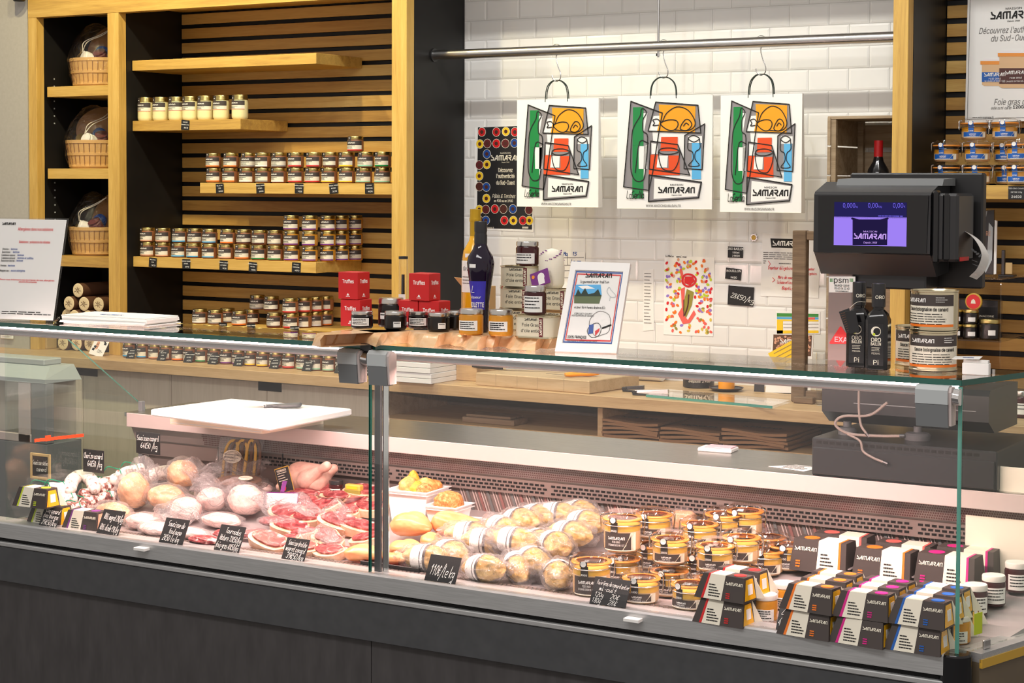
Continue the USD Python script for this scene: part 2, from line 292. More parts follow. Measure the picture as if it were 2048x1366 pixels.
# ---------------------------------------------------------------- prims
_count = {}
def _free(parent, name):
    k = (parent, name); n = _count.get(k, 0); _count[k] = n + 1
    return name if n == 0 else '%s_%03d' % (name, n)
def tag(p, label=None, category=None, group=None, kind=None):
    for k, v in (('label', label), ('category', category), ('group', group), ('kind', kind)):
        if v: p.SetCustomDataByKey(k, v)
    return p
class Thing:
    def __init__(s, name, label, category, loc=(0, 0, 0), rot=0., group=None, kind=None, parent='/World', tilt=None):
        s.name = name; s.path = parent + '/' + _free(parent, name); s.loc = np.asarray(loc, float); s.rot = rot; s.group, s.category = group, category
        x = UsdGeom.Xform.Define(stage, s.path); s.prim = x.GetPrim()
        x.AddTranslateOp().Set(Gf.Vec3d(*map(float, s.loc))); x.AddRotateXYZOp().Set(Gf.Vec3f(*((tilt[0], tilt[1], rot) if tilt else (0, 0, rot))))
        tag(s.prim, label, category, group, kind)
    def part(s, name, g, m, smooth=35, under=None, label=None, world=False, kind=None):
        if world: g = mv(g, -s.loc)
        a, b, c = (np.asarray(g[0])[np.asarray(g[1])[:, k]] for k in range(3))
        if np.einsum('ij,ij->', a, np.cross(b, c)) < 0: g = g[0], np.asarray(g[1])[:, ::-1]
        up = under or s.path
        pth = up + '/' + _free(up, name)
        usdkit.mesh(stage, pth, g, MT[m], smooth)
        if label or kind: tag(stage.GetPrimAtPath(pth), label, kind=kind)
        return pth
    def copy(s, loc, rot=0., label=None, group=None, tilt=None, scale=None):
        t = Thing.__new__(Thing); t.name = s.name; t.path = '/World/' + _free('/World', s.name); t.loc, t.rot, t.group, t.category = np.asarray(loc, float), rot, group or s.group, s.category
        x = UsdGeom.Xform.Define(stage, t.path); t.prim = x.GetPrim(); t.prim.GetReferences().AddInternalReference(s.path); t.prim.SetInstanceable(True)
        x.GetPrim().CreateAttribute('xformOp:translate', Sdf.ValueTypeNames.Double3).Set(Gf.Vec3d(*map(float, loc)))
        x.GetPrim().CreateAttribute('xformOp:rotateXYZ', Sdf.ValueTypeNames.Float3).Set(Gf.Vec3f(*((tilt[0], tilt[1], rot) if tilt else (0, 0, rot))))
        tag(t.prim, label, s.category, t.group); return t
class Stock:
    "one kind of thing: the first call of put builds it where it stands, later calls refer to that one"
    def __init__(s, build): s.build, s.first = build, None
    def put(s, loc, rot, label, group=None, tilt=None):
        if s.first is None: s.first = s.build(label, loc, rot, group, tilt); return s.first
        return s.first.copy(loc, rot, label, group, tilt)
def struct(name, g, m, smooth=False):
    p = '/World/' + _free('/World', name); usdkit.mesh(stage, p, g, MT[m], smooth); tag(stage.GetPrimAtPath(p), kind='structure'); return p
# ---------------------------------------------------------------- the setting
ZB, ZP, ZD, ZW = .925, 1.26, .70, .955       # bench top, glass top, deck of the case, steel worktop
struct('floor', box(-9, 3, -7.5, .2, -.05, 0), 'base_grey')
struct('wall_left', box(-8.5, -5.79, -.40, .2, 0, 3.2), 'plaster')
wb = struct('wall_back', box(-8.5, 2.5, .0028, .25, 0, 3.2), 'grout')
tag(stage.GetPrimAtPath(wb), 'white bevelled metro tile wall behind the hanging paper bags')
TW, TH, X0, X1 = .1485, .0765, -3.816, -1.93
def tile(x0, x1, z0, z1):
    b, d = .007, .0045
    o = [(x0, d, z0), (x1, d, z0), (x1, d, z1), (x0, d, z1)]; e = [(x0, .0017, z0), (x1, .0017, z0), (x1, .0017, z1), (x0, .0017, z1)]
    bx = min(b, (x1 - x0) * .3); i = [(x0 + bx, 0, z0 + b), (x1 - bx, 0, z0 + b), (x1 - bx, 0, z1 - b), (x0 + bx, 0, z1 - b)]
    f = [(8, 9, 10), (8, 10, 11)]
    for k in range(4):
        n = (k + 1) % 4; f += [(k, n, 4 + n), (k, 4 + n, 4 + k), (4 + k, 4 + n, 8 + n), (4 + k, 8 + n, 8 + k)]
    return np.array(o + e + i), np.array(f)
zr = 2.284 - 19 * TH
for k in range(22):
    z0 = zr + (k - 1) * TH; x = -3.716 - (TW / 2 if k % 2 else 0) - TW
    if z0 < ZB - .06: continue
    while x < X1:
        a, b = max(x + .001, X0), min(x + TW - .001, X1)
        if b - a > .012:
            p = wb + '/' + _free(wb, 'tile'); usdkit.mesh(stage, p, tile(a, b, z0 + .001, z0 + TH - .001), MT['white_tile'])
        x += TW
struct('ceiling', box(-8.5, -.5, -.55, .2, 2.62, 2.72), 'plaster')
# light switch on the left wall
t = Thing('wall_switch', 'white square switch plate low on the grey plaster wall', 'switch', at(16, 665, y=-.41))
t.part('plate', cbox(-.045, .03, -.004, .006, -.028, .028, .003), 'white'); t.part('rocker', cbox(-.03, .016, -.008, -.003, -.016, .016, .002), 'white')
t = Thing('spot_lamp', 'small black spot lamp on the plaster wall at the top left', 'lamp', at(38, -2, y=-.45))
t.part('housing', lathe([(.0, -.012), (.022, -.01), (.03, 0), (.03, .05)], 18), 'black'); t.part('bracket', box(-.006, .006, 0, .06, .03, .045), 'black')
# ---------------------------------------------------------------- wall shelving on the left
YF, YS = -.40, -.012
XA, XB, XC0, XC = -5.784, -5.736, -5.263, -3.817
s1 = Thing('shelving_unit', 'tall ash and black shelving unit full of jars left of the tiled wall', 'shelving', (-4.8, -.2, ZB))
def P(n, g, m='ash_x', sm=False): return s1.part(n, g, m, sm, world=True)
P('post', cbox(XA, XB, YF, YF + .045, ZB, 2.352, .001), 'ash_z'); P('post', cbox(-5.325, XC0, YF, YF + .045, ZB, 2.352, .001), 'ash_z'); P('post', cbox(-3.885, XC, YF, YF + .05, ZB, 2.62, .001), 'ash_z')
P('top_rail', cbox(XA, -3.885, YF - .001, YF + .045, 2.352, 2.52, .001)); P('top_board', box(XA, -3.885, YF + .045, 0, 2.385, 2.41))
P('side_panel', box(XA, XB, YF + .045, 0, ZB, 2.385), 'black_laminate'); P('side_panel', box(-5.325, XC0 - .001, YF + .045, 0, ZB, 2.385), 'black_laminate'); P('side_panel', box(-3.885, XC, YF + .05, .005, ZB, 2.62), 'black_laminate')
P('back_panel', box(XB, -5.325, -.012, .002, ZB, 2.385), 'black_laminate'); P('back_panel', box(XC0, -3.885, -.001, .002, ZB, 2.385), 'black_laminate')
for k in range(-17, 6):
    z = 2.066 + k * .0618
    if z < ZB + .03: continue
    P('slat', cbox(XC0 + .002, -3.886, YS, -.0012, z - .0445, z, .001), 'slat_ash')
for v in (172, 337, 513):
    z = at(150, v, y=-.36)[2]; P('cubby_shelf', cbox(XB + .022, -5.326, -.36, -.014, z - .044, z, .001))
for k in range(7):
    for zz in (1.45, 1.9): P('peg_hole', box(XB + .0, XB + .0015, -.30, -.294, zz + k * .032, zz + .006 + k * .032), 'grey_plastic')
SH = [(-5.262, -4.300, 2.158), (-5.262, -4.681, 1.906), (-4.895, -3.888, 1.648), (-5.262, -4.302, 1.337), (-4.938, -3.888, 1.067)]
for a, b, z in SH: P('floating_shelf', cbox(a, b, -.32, YS - .0005, z - .043, z, .0012))
# shelving on the right
s2 = Thing('shelving_unit', 'ash and black shelving unit right of the tiled wall with blue-labelled jars', 'shelving', (-1.4, -.2, ZB))
def P2(n, g, m='ash_x', sm=False): return s2.part(n, g, m, sm, world=True)
P2('post', cbox(-1.934, -1.884, YF, YF + .05, ZB, 2.62, .001), 'ash_z'); P2('side_panel', box(-1.934, -1.883, YF + .05, .006, ZB, 2.62), 'black_laminate'); P2('back_panel', box(-1.883, -.7, -.001, .002, ZB, 2.62), 'black_laminate')
for k in range(-17, 9):
    z = 2.068 + k * .0618
    if z > ZB + .03: P2('slat', cbox(-1.881, -.72, YS, -.0012, z - .0425, z, .001), 'slat_ash')
zs = at(1970, 370, y=-.30)[2]
P2('floating_shelf', cbox(-1.80, -.75, -.32, YS - .0005, zs - .045, zs, .0012))
# ---------------------------------------------------------------- bench along the wall
b1 = Thing('back_bench', 'long oak-topped back bench with taupe doors and open dark shelves under it', 'bench', (-3.5, -.3, 0))
def PB(n, g, m, **k): return b1.part(n, g, m, False, world=True, **k)
PB('worktop', cbox(-6.6, -.5, -.575, .002, ZB - .04, ZB, .0015), 'bench_oak')
xs = [-6.3, -5.84, -5.358, -4.876, -4.388, -3.90]
for a, b in zip(xs, xs[1:]): PB('door', cbox(a + .0015, b - .0015, -.52, -.50, .08, ZB - .042, .001), 'taupe_laminate')
PB('carcass', box(-6.4, -3.87, -.498, -.02, .05, ZB - .045), 'taupe_laminate')
for u0, u1, v0, v1 in ((153, 195, 737, 753), (517, 563, 765, 784)):
    p, q = at(u0, v0, y=-.521), at(u1, v1, y=-.521); PB('grip_recess', box(p[0], q[0], -.523, -.505, q[2], ZB - .041), 'hole_black')
PB('shelf_board', cbox(-3.87, -.6, -.52, -.05, .752, .778, .001), 'bench_oak'); PB('lower_panel', box(-3.87, -.6, -.50, -.48, .05, .752), 'dark_plank'); PB('rear_board', box(-3.87, -.6, -.06, -.045, .778, ZB - .04), 'dark_plank')
PB('divider', cbox(-3.872, -3.852, -.52, -.06, .778, ZB - .04, .001), 'crate_wood'); PB('divider', cbox(-2.935, -2.915, -.52, -.06, .778, ZB - .04, .001), 'bench_oak'); PB('divider', cbox(-1.9, -1.88, -.52, -.06, .778, ZB - .04, .001), 'bench_oak')
plain('strip_red', (.26, .13, .12), .4); plain('strip_teal', (.16, .17, .17), .4)
# ---------------------------------------------------------------- the refrigerated counter
YG = -2.44
A = np.array([-1.072, YG]); DE = _n(np.array([.063, .215]))         # the right end runs back at a slant
def end(y, off=0.): k = (y - A[1]) / DE[1]; return A[0] + DE[0] * k + off
XL, XM, XF = -3.775, -2.527, -4.05
ct = Thing('display_counter', 'long grey refrigerated counter with glass front full of meats, terrines and boxes', 'counter', (-2.5, -2.0, 0))
def PC(n, g, m, sm=False, **k): return ct.part(n, g, m, sm, world=True, **k)
def slab(y0, y1, z0, z1, x0=None, off=0.): x0 = XL - .012 if x0 is None else x0; return hexa([(x0, y0, z0), (end(y0, off), y0, z0), (end(y1, off), y1, z0), (x0, y1, z0), (x0, y0, z1), (end(y0, off), y0, z1), (end(y1, off), y1, z1), (x0, y1, z1)])
PC('front_rim', prism_x([(-2.462, .662), (-2.462, .701), (-2.458, .705), (-2.40, .705), (-2.40, .695), (-2.44, .655)], XF, -1.10), 'rim_steel')
PC('rim_groove', box(XF, -1.10, -2.452, -2.44, .648, .662), 'hole_black'); PC('rim_trim', cbox(XF, -1.10, -2.464, -2.44, .638, .650, .002), 'rim_steel')
PC('front_panel', cbox(XF, -1.10, -2.460, -2.44, .54, .637, .001), 'case_grey')
PC('base_panel', cbox(XF, -2.5235, -2.445, -2.43, .03, .537, .001), 'base_grey'); PC('base_panel', cbox(-2.5215, -1.12, -2.445, -2.43, .03, .537, .001), 'base_grey')
PC('corner_post', mv(lathe([(.0, .03), (.034, .03), (.034, .70), (.031, .7045), (0, .706)], 20), (-1.085, -2.432, 0)), 'glossy_black', 40)
e0, e1 = np.array([end(-2.40), -2.40]), np.array([end(-1.55), -1.55]); en = np.array([DE[1], -DE[0]])
def endslab(o0, o1, z0, z1, a=-2.40, b=-1.60):
    p = [np.array([end(a), a]) + en * o0, np.array([end(a), a]) + en * o1, np.array([end(b), b]) + en * o1, np.array([end(b), b]) + en * o0]
    return hexa([(*c, z0) for c in p] + [(*c, z1) for c in p])
PC('end_panel', endslab(-.012, .018, .03, .683), 'side_brown'); PC('end_rim', endslab(-.035, .022, .683, .702), 'rim_steel'); PC('end_trim', endslab(.018, .0245, .672, .690), 'gilt')
# deck, air grille and rear of the display space
DS = .178                                                     # the deck rises towards the back
zs = lambda y: ZD + max(0., (y + 2.25) * DS)
PC('deck', slab(-2.405, -2.25, .66, ZD, XL, -.015), 'deck_white')
_q = [(x, y, z) for y0, y1 in ((-2.25, -1.872),) for lo in (1, 0) for x, y, z in ((XL, y0, .66 if lo else zs(y0)), (end(y0, -.015), y0, .66 if lo else zs(y0)), (end(y1, -.015), y1, .66 if lo else zs(y1)), (XL, y1, .66 if lo else zs(y1)))]
PC('rising_deck', hexa(_q), 'deck_white'); PC('well', slab(-2.40, -1.62, .05, .66, XL - .012, -.03), 'black')
PC('air_grille', slab(-2.418, -2.372, ZD, ZD + .004, XL, -.02), 'stainless')
g = []
for i in range(240):
    x = XL + .02 + i * .0118
    for r_ in range(3):
        y = -2.412 + r_ * .013; xx = x + (.0059 if r_ % 2 else 0)
        if xx < end(y) - .03: g.append(box(xx, xx + .0078, y, y + .008, ZD + .0035, ZD + .0047))
PC('grille_slots', cat(*g), 'case_metal', kind='stuff')
PC('steel_worktop', cat(box(XL - .012, -1.06, -1.95, -1.645, ZW - .012, ZW)), 'stainless'); PC('worktop_lip', cbox(XL, -1.02, -1.955, -1.945, ZW - .042, ZW, .0015), 'white_enamel')
PC('perforated_band', hexa([(XL, -1.915, .872), (-1.0, -1.915, .872), (-1.0, -1.905, .872), (XL, -1.905, .872), (XL, -1.935, .914), (-1.0, -1.935, .914), (-1.0, -1.925, .914), (XL, -1.925, .914)]), 'case_metal')
dot = lathe([(.0, 0), (.0024, 0), (.0024, .0008), (0, .0008)], 6); g = []
nb = _n((0, -.042, -.02)); 
for i in range(440):
    for j in range(6):
        x, s = -3.5 + i * .0058 + (.0029 if j % 2 else 0), .1 + j * .15
        if x > -1.04: continue
        c = np.array([x, -1.935 + .02 * (1 - s) * 1., .914 - .042 * (1 - s) * 1.]); c[1] = -1.915 - .02 * s; c[2] = .872 + .042 * s
        g.append(frame(box(-.0017, .0017, -.0021, .0021, 0, .0006), c, (1, 0, 0), _n((0, -.02, .042))))
PC('perforations', cat(*g), 'brown_cap', kind='stuff')
PC('slotted_band', box(XL, -1.0, -1.905, -1.885, .825, .874), 'case_metal'); g = []
for i in range(150):
    for j in range(3):
        x = -3.45 + i * .0165 + (.008 if j % 2 else 0)
        if x < -1.04 and i % 30 != 7: g.append(box(x, x + .0115, -1.9058, -1.90, .852 - j * .010, .8575 - j * .010))
PC('band_slots', cat(*g), 'hole_black', kind='stuff')
PC('back_panel', hexa([(XL, -1.868, ZD), (-.98, -1.868, ZD), (-.98, -1.85, ZD), (XL, -1.85, ZD), (XL, -1.895, .828), (-.98, -1.895, .828), (-.98, -1.88, .828), (XL, -1.88, .828)]), 'case_metal')
g, g2, g3 = [], [], []
for i in range(46):
    x = -2.62 + i * .0345 + .004 * math.sin(i * 2.1); 
    for k, w in ((0, .0030), (.009, .0018), (.018, .0075)):
        (g if k < .015 else (g2 if i % 2 else g3)).append(hexa([(x + k + .03, -1.8705, ZD), (x + k + w + .03, -1.8705, ZD), (x + k + w + .03, -1.868, ZD), (x + k + .03, -1.868, ZD), (x + k, -1.8975, .826), (x + k + w, -1.8975, .826), (x + k + w, -1.895, .826), (x + k, -1.895, .826)]))
PC('back_rib', cat(*g), 'white_enamel', kind='stuff'); PC('back_strip', cat(*g2), 'strip_red', kind='stuff'); PC('back_strip', cat(*g3), 'strip_teal', kind='stuff')
PC('rear_panel', box(XL - .012, -1.04, -1.65, -1.63, .05, ZW - .012), 'stainless')
for x in (-3.46, -3.22): PC('panel_seam', box(x, x + .003, -1.9062, -1.905, .70, .874), 'hole_black')
PC('left_post', cbox(XL + .001, XL + .016, -1.905, -1.89, ZD, .985, .001), 'grey_plastic_dark')
# glass
def glass(n, g, m='glass_pane', **k): return PC(n, g, m, **k)
glass('top_glass', slab(YG - .008, -2.2, ZP - .012, ZP, XF, -.001)); 
PC('glass_edge', slab(YG - .0086, YG - .0078, ZP - .0118, ZP - .0002, XF, .0), 'glass_edge'); PC('glass_edge', endslab(-.0008, .0004, ZP - .0118, ZP - .0002, YG - .008, -2.2), 'glass_edge')
glass('front_glass', box(XF, XM - .0025, YG - .006, YG, .672, ZP - .014)); glass('front_glass', box(XM + .0025, A[0] - .002, YG - .006, YG, .706, ZP - .014))
PC('front_glass_edge', box(XM - .0026, XM - .0015, YG - .0062, YG + .0002, .672, ZP - .03), 'glass_edge'); PC('front_glass_edge', box(XM + .0015, XM + .0026, YG - .0062, YG + .0002, .706, ZP - .03), 'glass_edge')
glass('end_glass', endslab(-.008, 0, .703, ZP - .014, YG, -1.62), 'end_glass'); PC('end_glass_edge', endslab(-.0085, .0005, .706, ZP - .014, YG - .0065, YG - .0055), 'glass_edge_light')
glass('left_end_glass', prism_x([(-2.43, .703), (-1.87, .703), (-1.87, .962), (-2.26, 1.244), (-2.43, 1.244)], XL - .008, XL), 'end_glass')
PC('left_glass_edge', mv(tube([(0, -1.87, .70), (0, -1.87, .962), (0, -2.26, 1.244)], .002, 4), (XL - .004, 0, 0)), 'glass_edge_light')
# lamp rail under the glass top, its tube, the pillar and the hinges
PC('lamp_rail', cbox(XF, -1.09, -2.428, -2.405, 1.222, 1.240, .004), 'rail_grey', 40); PC('lamp_tube', mv(tube([(XF + .02, 0, 0), (-1.09, 0, 0)], .0055, 8), (0, -2.418, 1.2445)), 'pink_tube', 40)
PC('pillar', cbox(XM + .004, XM + .022, -2.432, -2.424, .70, 1.215, .001), 'case_grey'); PC('pillar_mirror', cbox(XM + .022, XM + .040, -2.424, -2.419, .70, 1.195, .001), 'chrome')
def hinge(x0, x1):
    p = prism_x([(-2.470, 1.165), (-2.446, 1.165), (-2.446, 1.238), (-2.452, 1.246), (-2.468, 1.246), (-2.476, 1.238), (-2.477, 1.212)], x0, x1)
    h = ct.part('hinge_cover', p, 'grey_plastic_dark', False, world=True)
    c = prism_x([(-2.478, 1.212), (-2.444, 1.212), (-2.444, 1.240), (-2.451, 1.2485), (-2.469, 1.2485), (-2.478, 1.240)], x0 - .0004, x1 + .0004)
    ct.part('cap', c, 'grey_plastic', False, world=True, under=h)
    ct.part('end_plate', prism_x([(-2.468, 1.168), (-2.440, 1.168), (-2.440, 1.24), (-2.452, 1.246), (-2.468, 1.246), (-2.474, 1.236)], x1 + .0004, x1 + .006), 'white_enamel', False, world=True, under=h)
hinge(-2.600, -2.545); hinge(-2.512, -2.458); hinge(-1.160, -1.094)
for x in (-2.5285, -1.083): PC('chrome_knuckle', mv(tube([(-.009, 0, 0), (.009, 0, 0)], .017, 16), (x, -2.455, 1.226)), 'chrome', 40)
PC('joint_clamp', cbox(-2.546, -2.515, -2.460, -2.42, 1.243, 1.262, .002), 'soft_black')
for u, v in ((282, 1098), (1265, 1240)):
    p = at(u, v, y=-2.475); PC('rim_clip', cbox(p[0] - .019, p[0] + .019, -2.484, -2.455, p[2] - .004, p[2] + .004, .001), 'white')
p = at(1962, 1287, x=end(-2.33)); PC('glass_clamp', frame(cbox(-.012, .012, -.010, .010, 0, .006), (end(-2.36) + .004, -2.36, .712), (DE[0], DE[1], 0), (0, 0, 1)), 'brushed')
# red tape stuck on both end glasses
p, q = at(70, 881, x=XL + .003), at(168, 870, x=XL + .003)
tp = Thing('red_tape', 'thin orange-red strip stuck on the left end glass of the counter', 'tape', (XL, p[1], p[2]))
tp.part('strip', hexa([(XL + .0005, p[1], p[2] - .005), (XL + .002, p[1], p[2] - .005), (XL + .002, q[1] , q[2] - .005), (XL + .0005, q[1], q[2] - .005), (XL + .0005, p[1], p[2] + .004), (XL + .002, p[1], p[2] + .004), (XL + .002, q[1], q[2] + .004), (XL + .0005, q[1], q[2] + .004)]), 'red_light', False, world=True)
c = (p + q) / 2; tp.part('tab', box(XL + .0005, XL + .0025, c[1] - .055, c[1] - .035, c[2] - .004, c[2] + .012), 'red_light', False, world=True)
# ---------------------------------------------------------------- jars on the shelves
ORD = 'first second third fourth fifth sixth seventh eighth ninth tenth eleventh twelfth thirteenth fourteenth fifteenth sixteenth seventeenth eighteenth nineteenth twentieth'.split()
STRIPE = dict(orange='orange', white='white', red='red', yellow='yellow', mint='mint', blue='sky_blue', salmon='salmon', green='green', purple='purple', brown='brown_cap', grey='bag_grey')
def terrine_jar(stripe, R=.032, Hh=.060, body='pate', name='terrine_jar', zz=(.0045, .0095, .0255, .0425)):
    q0, q1, q2, q3 = zz
    def build(label, loc, rot, group, tilt):
        t = Thing(name, label, 'jar', loc, rot, group, tilt=tilt); k = Hh / .060
        t.part('glass', lathe([(0, 0), (R * .84, 0), (R * .97, .003 * k), (R, .008 * k), (R, .042 * k), (R * .92, .047 * k), (R * .90, .0495 * k)], 18), body)
        t.part('lid', lathe([(R * .9, .0475 * k), (R * .965, .048 * k), (R * .965, .0505 * k), (R * .94, .0515 * k), (R * .94, .0575 * k), (R * .90, .0598 * k), (R * .6, .060 * k), (0, .0597 * k)], 18), 'gold_lid')
        l = t.part('label', cat(patch(R, q2 * k, q3 * k, -78, 60), patch(R * .965, .0425 * k, .0585 * k, -52, -22, 3, .0006)), 'dark_label')
        t.part('text_panel', cat(patch(R, q1 * k, q2 * k, -78, 60)), 'cream_label', under=l)
        t.part('colour_stripe', patch(R, q0 * k, q1 * k, -78, 60), STRIPE[stripe], under=l)
        t.part('lettering', cat(wrap(mv(logo(.0056, .5, .0002), (-.012, (q2 + .35 * (q3 - q2)) * k, 0)), R), wrap(mv(text('90G', .0032, True, align=.5), (-R * .965 * .64, .051 * k, 0)), R * .967)), 'white', False, under=l)
        t.part('small_print', wrap(mv(lines(R * 1.5, 3, (q2 - q1) * k * .28, (q2 - q1) * k * .09, 3), (-R * 1.2, (q2 - .002) * k, 0)), R), 'ink', False, under=l)
        return t
    return Stock(build)
JAR = {c: terrine_jar(c, body='honey' if c == 'purple' else 'pate') for c in STRIPE}
SMALL = {c: terrine_jar(c, .0255, .064) for c in STRIPE}
RIL = terrine_jar('salmon', .0335, .098, 'lard', 'rillettes_jar', (.0235, .0255, .0340, .0455))
CODE = dict(o='orange', w='white', r='red', y='yellow', m='mint', b='blue', s='salmon', g='green', p='purple', n='brown', k='grey')
def jar_row(where, group, z, v, row, stock=JAR, yd=-.283, word='terrine jar'):
    seen = {}
    tot = {}
    for c, *_ in row: tot[c] = tot.get(c, 0) + 1
    for c, u, *dy in row:
        n = CODE[c]; seen[c] = seen.get(c, 0) + 1; y = yd + (dy[0] if dy else 0)
        p = at(u, v, y=y); lab = ('the only' if tot[c] == 1 else ORD[seen[c] - 1]) + ' %s-striped %s' % (n, word) + ('' if tot[c] == 1 else ' from the left') + ' ' + where
        stock[n].put((p[0], y, z + .0004), rnd.uniform(8, 34), lab, group)
z2, z3, z4, z5 = (SH[k][2] for k in (1, 2, 3, 4))
for i, u in enumerate((291.5, 321.5, 353, 381, 411, 442.5, 480)):
    p = at(u, 215, y=-.28); RIL.put((p[0], -.28, z2 + .0004), rnd.uniform(12, 30), ORD[i] + ' tall jar of pale rillettes from the left on the short shelf', 'rillettes jars on the short shelf')
g3 = 'terrine jars on the middle shelf'
jar_row('in the bottom row of the middle shelf', g3, z3, 350, [('o', 428), ('o', 460.5), ('w', 494), ('k', 526.5), ('w', 558.5), ('r', 592), ('r', 625.5), ('y', 659), ('y', 694), ('m', 728), ('m', 765)])
jar_row('in the upper row of the middle shelf', g3, z3 + .0612, 318, [('o', 427), ('o', 462.5), ('k', 497, .01), ('w', 526), ('k', 558.5, .004), ('r', 592), ('r', 628.5), ('n', 661.5, .02), ('y', 694), ('m', 731.5), ('g', 766)])
jar_row('alone on top of the middle shelf jars', g3, z3 + .1224, 285, [('r', 711)])
g4 = 'terrine jars on the fourth shelf'
jar_row('in the bottom row of the fourth shelf', g4, z4, 497, [('s', 295.5), ('s', 326), ('b', 358), ('b', 388), ('b', 419.5), ('s', 452.5), ('o', 485), ('g', 518), ('g', 551), ('p', 584), ('p', 620), ('p', 656, .055), ('p', 683, .12), ('p', 710, .185)])
jar_row('in the upper row of the fourth shelf', g4, z4 + .0612, 467, [('s', 295.5), ('s', 326), ('b', 359.5), ('k', 390, .02), ('b', 419.5), ('o', 456), ('n', 488, .02), ('n', 519.5), ('k', 550.5, .02), ('p', 583), ('p', 620), ('p', 656, .055), ('p', 683, .12), ('p', 710, .185)])
jar_row('in the top row of the fourth shelf', g4, z4 + .1224, 436, [('p', 582.5), ('p', 620), ('p', 656, .055), ('p', 683, .12), ('p', 710, .185)])
g5 = 'terrine jars on the lowest shelf'
jar_row('in the bottom row of the lowest shelf', g5, z5, 636, [('w', 400), ('k', 431), ('k', 455, .09), ('o', 479), ('n', 503, .09), ('n', 549), ('r', 582), ('w', 608, .07), ('w', 630, .13), ('o', 651, .19)])
jar_row('in the upper row of the lowest shelf', g5, z5 + .0612, 612, [('k', 515, .09), ('n', 543, .06), ('r', 581), ('r', 609, .07), ('r', 631, .13), ('r', 652, .19)])
jar_row('in the bench row under the shelves', 'small terrine jars on the bench', ZB, 715, [('b', 258), ('b', 285), ('s', 309.5), ('s', 332), ('o', 356), ('s', 379), ('g', 403), ('g', 428), ('p', 452.5), ('p', 477), ('y', 501), ('y', 525.5), ('r', 551), ('r', 577.5), ('m', 605.5), ('m', 632), ('m', 658), ('w', 684)], SMALL, -.40 - .03, 'little jar')
# price cards: black, slipped on the shelf edges or leaning before the jars
def card(name, label, group, loc, w, h, rot=0., tilt=0., rows=(), seed=0, cat_='price card', roll=0.):
    t = Thing(name, label, cat_, loc, rot, group, tilt=(tilt, roll))
    t.part('card', mv(cbox(-w / 2, w / 2, 0, .0016, 0, h, .0006), (0, 0, 0)), 'card_black', False)
    g = []
    for s, hh, x, z in rows: g.append(frame(mv(text(s, hh, align=.5), (x * w, z * h, 0)), (0, -.0001, 0), (1, 0, 0), (0, 0, 1)))
    if g: t.part('lettering', cat(*g), 'chalk', False)
    return t
names = [('GRAISSE', 'CANARD 350G', '8€70'), ('PATE DE', 'CAMPAGNE', '4€90'), ('RILLETTES', '190G', '5€20'), ('TERRINE CANARD', 'AU MIEL', '6€90'), ('TERRINE CANARD', 'AU PIMENT', '7€50'), ('TERRINE CANARD', 'NATURE', '5€90')]
edge = [('S2', 370, 250, 'on the edge of the short rillettes shelf')] + [('S3', u, 377, ORD[i] + ' of five on the middle shelf edge') for i, u in enumerate((440, 521, 598, 668, 739))] + [('S4', u, v, ORD[i] + ' of five on the fourth shelf edge') for i, (u, v) in enumerate(((305, 525), (372.5, 528), (447, 531), (505, 534), (592, 535)))] + [('S5', u, v, ORD[i] + ' of three on the lowest shelf edge') for i, (u, v) in enumerate(((446, 655), (503, 657), (590, 662)))]
for i, (sh, u, v, w_) in enumerate(edge):
    p = at(u, v, y=-.3225); a, b, c = names[0 if sh == 'S2' else 1 + i % 5]
    card('price_card', 'small black price card, ' + w_, 'price cards on the shelf edges', (p[0], -.3235, p[2] - .020), .042, .040, rnd.uniform(-3, 3), 0, [(a, .0042, 0, .74), (b, .0042, 0, .48), (c, .0062, .12, .14)], roll=rnd.uniform(-5, 5))
for i, u in enumerate((260, 322, 375, 424, 475, 547, 613, 678, 735)):
    p = at(u, 722, z=ZB); p = at(u, 712 + (u - 260) * .063, y=-.475)
    card('price_card', ORD[i] + ' black price card from the left leaning on the bench jars', 'price cards leaning on the bench jars', (p[0], -.478, ZB + .0005), .045, .046, 0, -32, [(names[1 + i % 5][0], .0042, 0, .74), (names[1 + i % 5][1], .0042, 0, .48), (names[1 + i % 5][2], .0062, .12, .14)], roll=rnd.uniform(-4, 6))
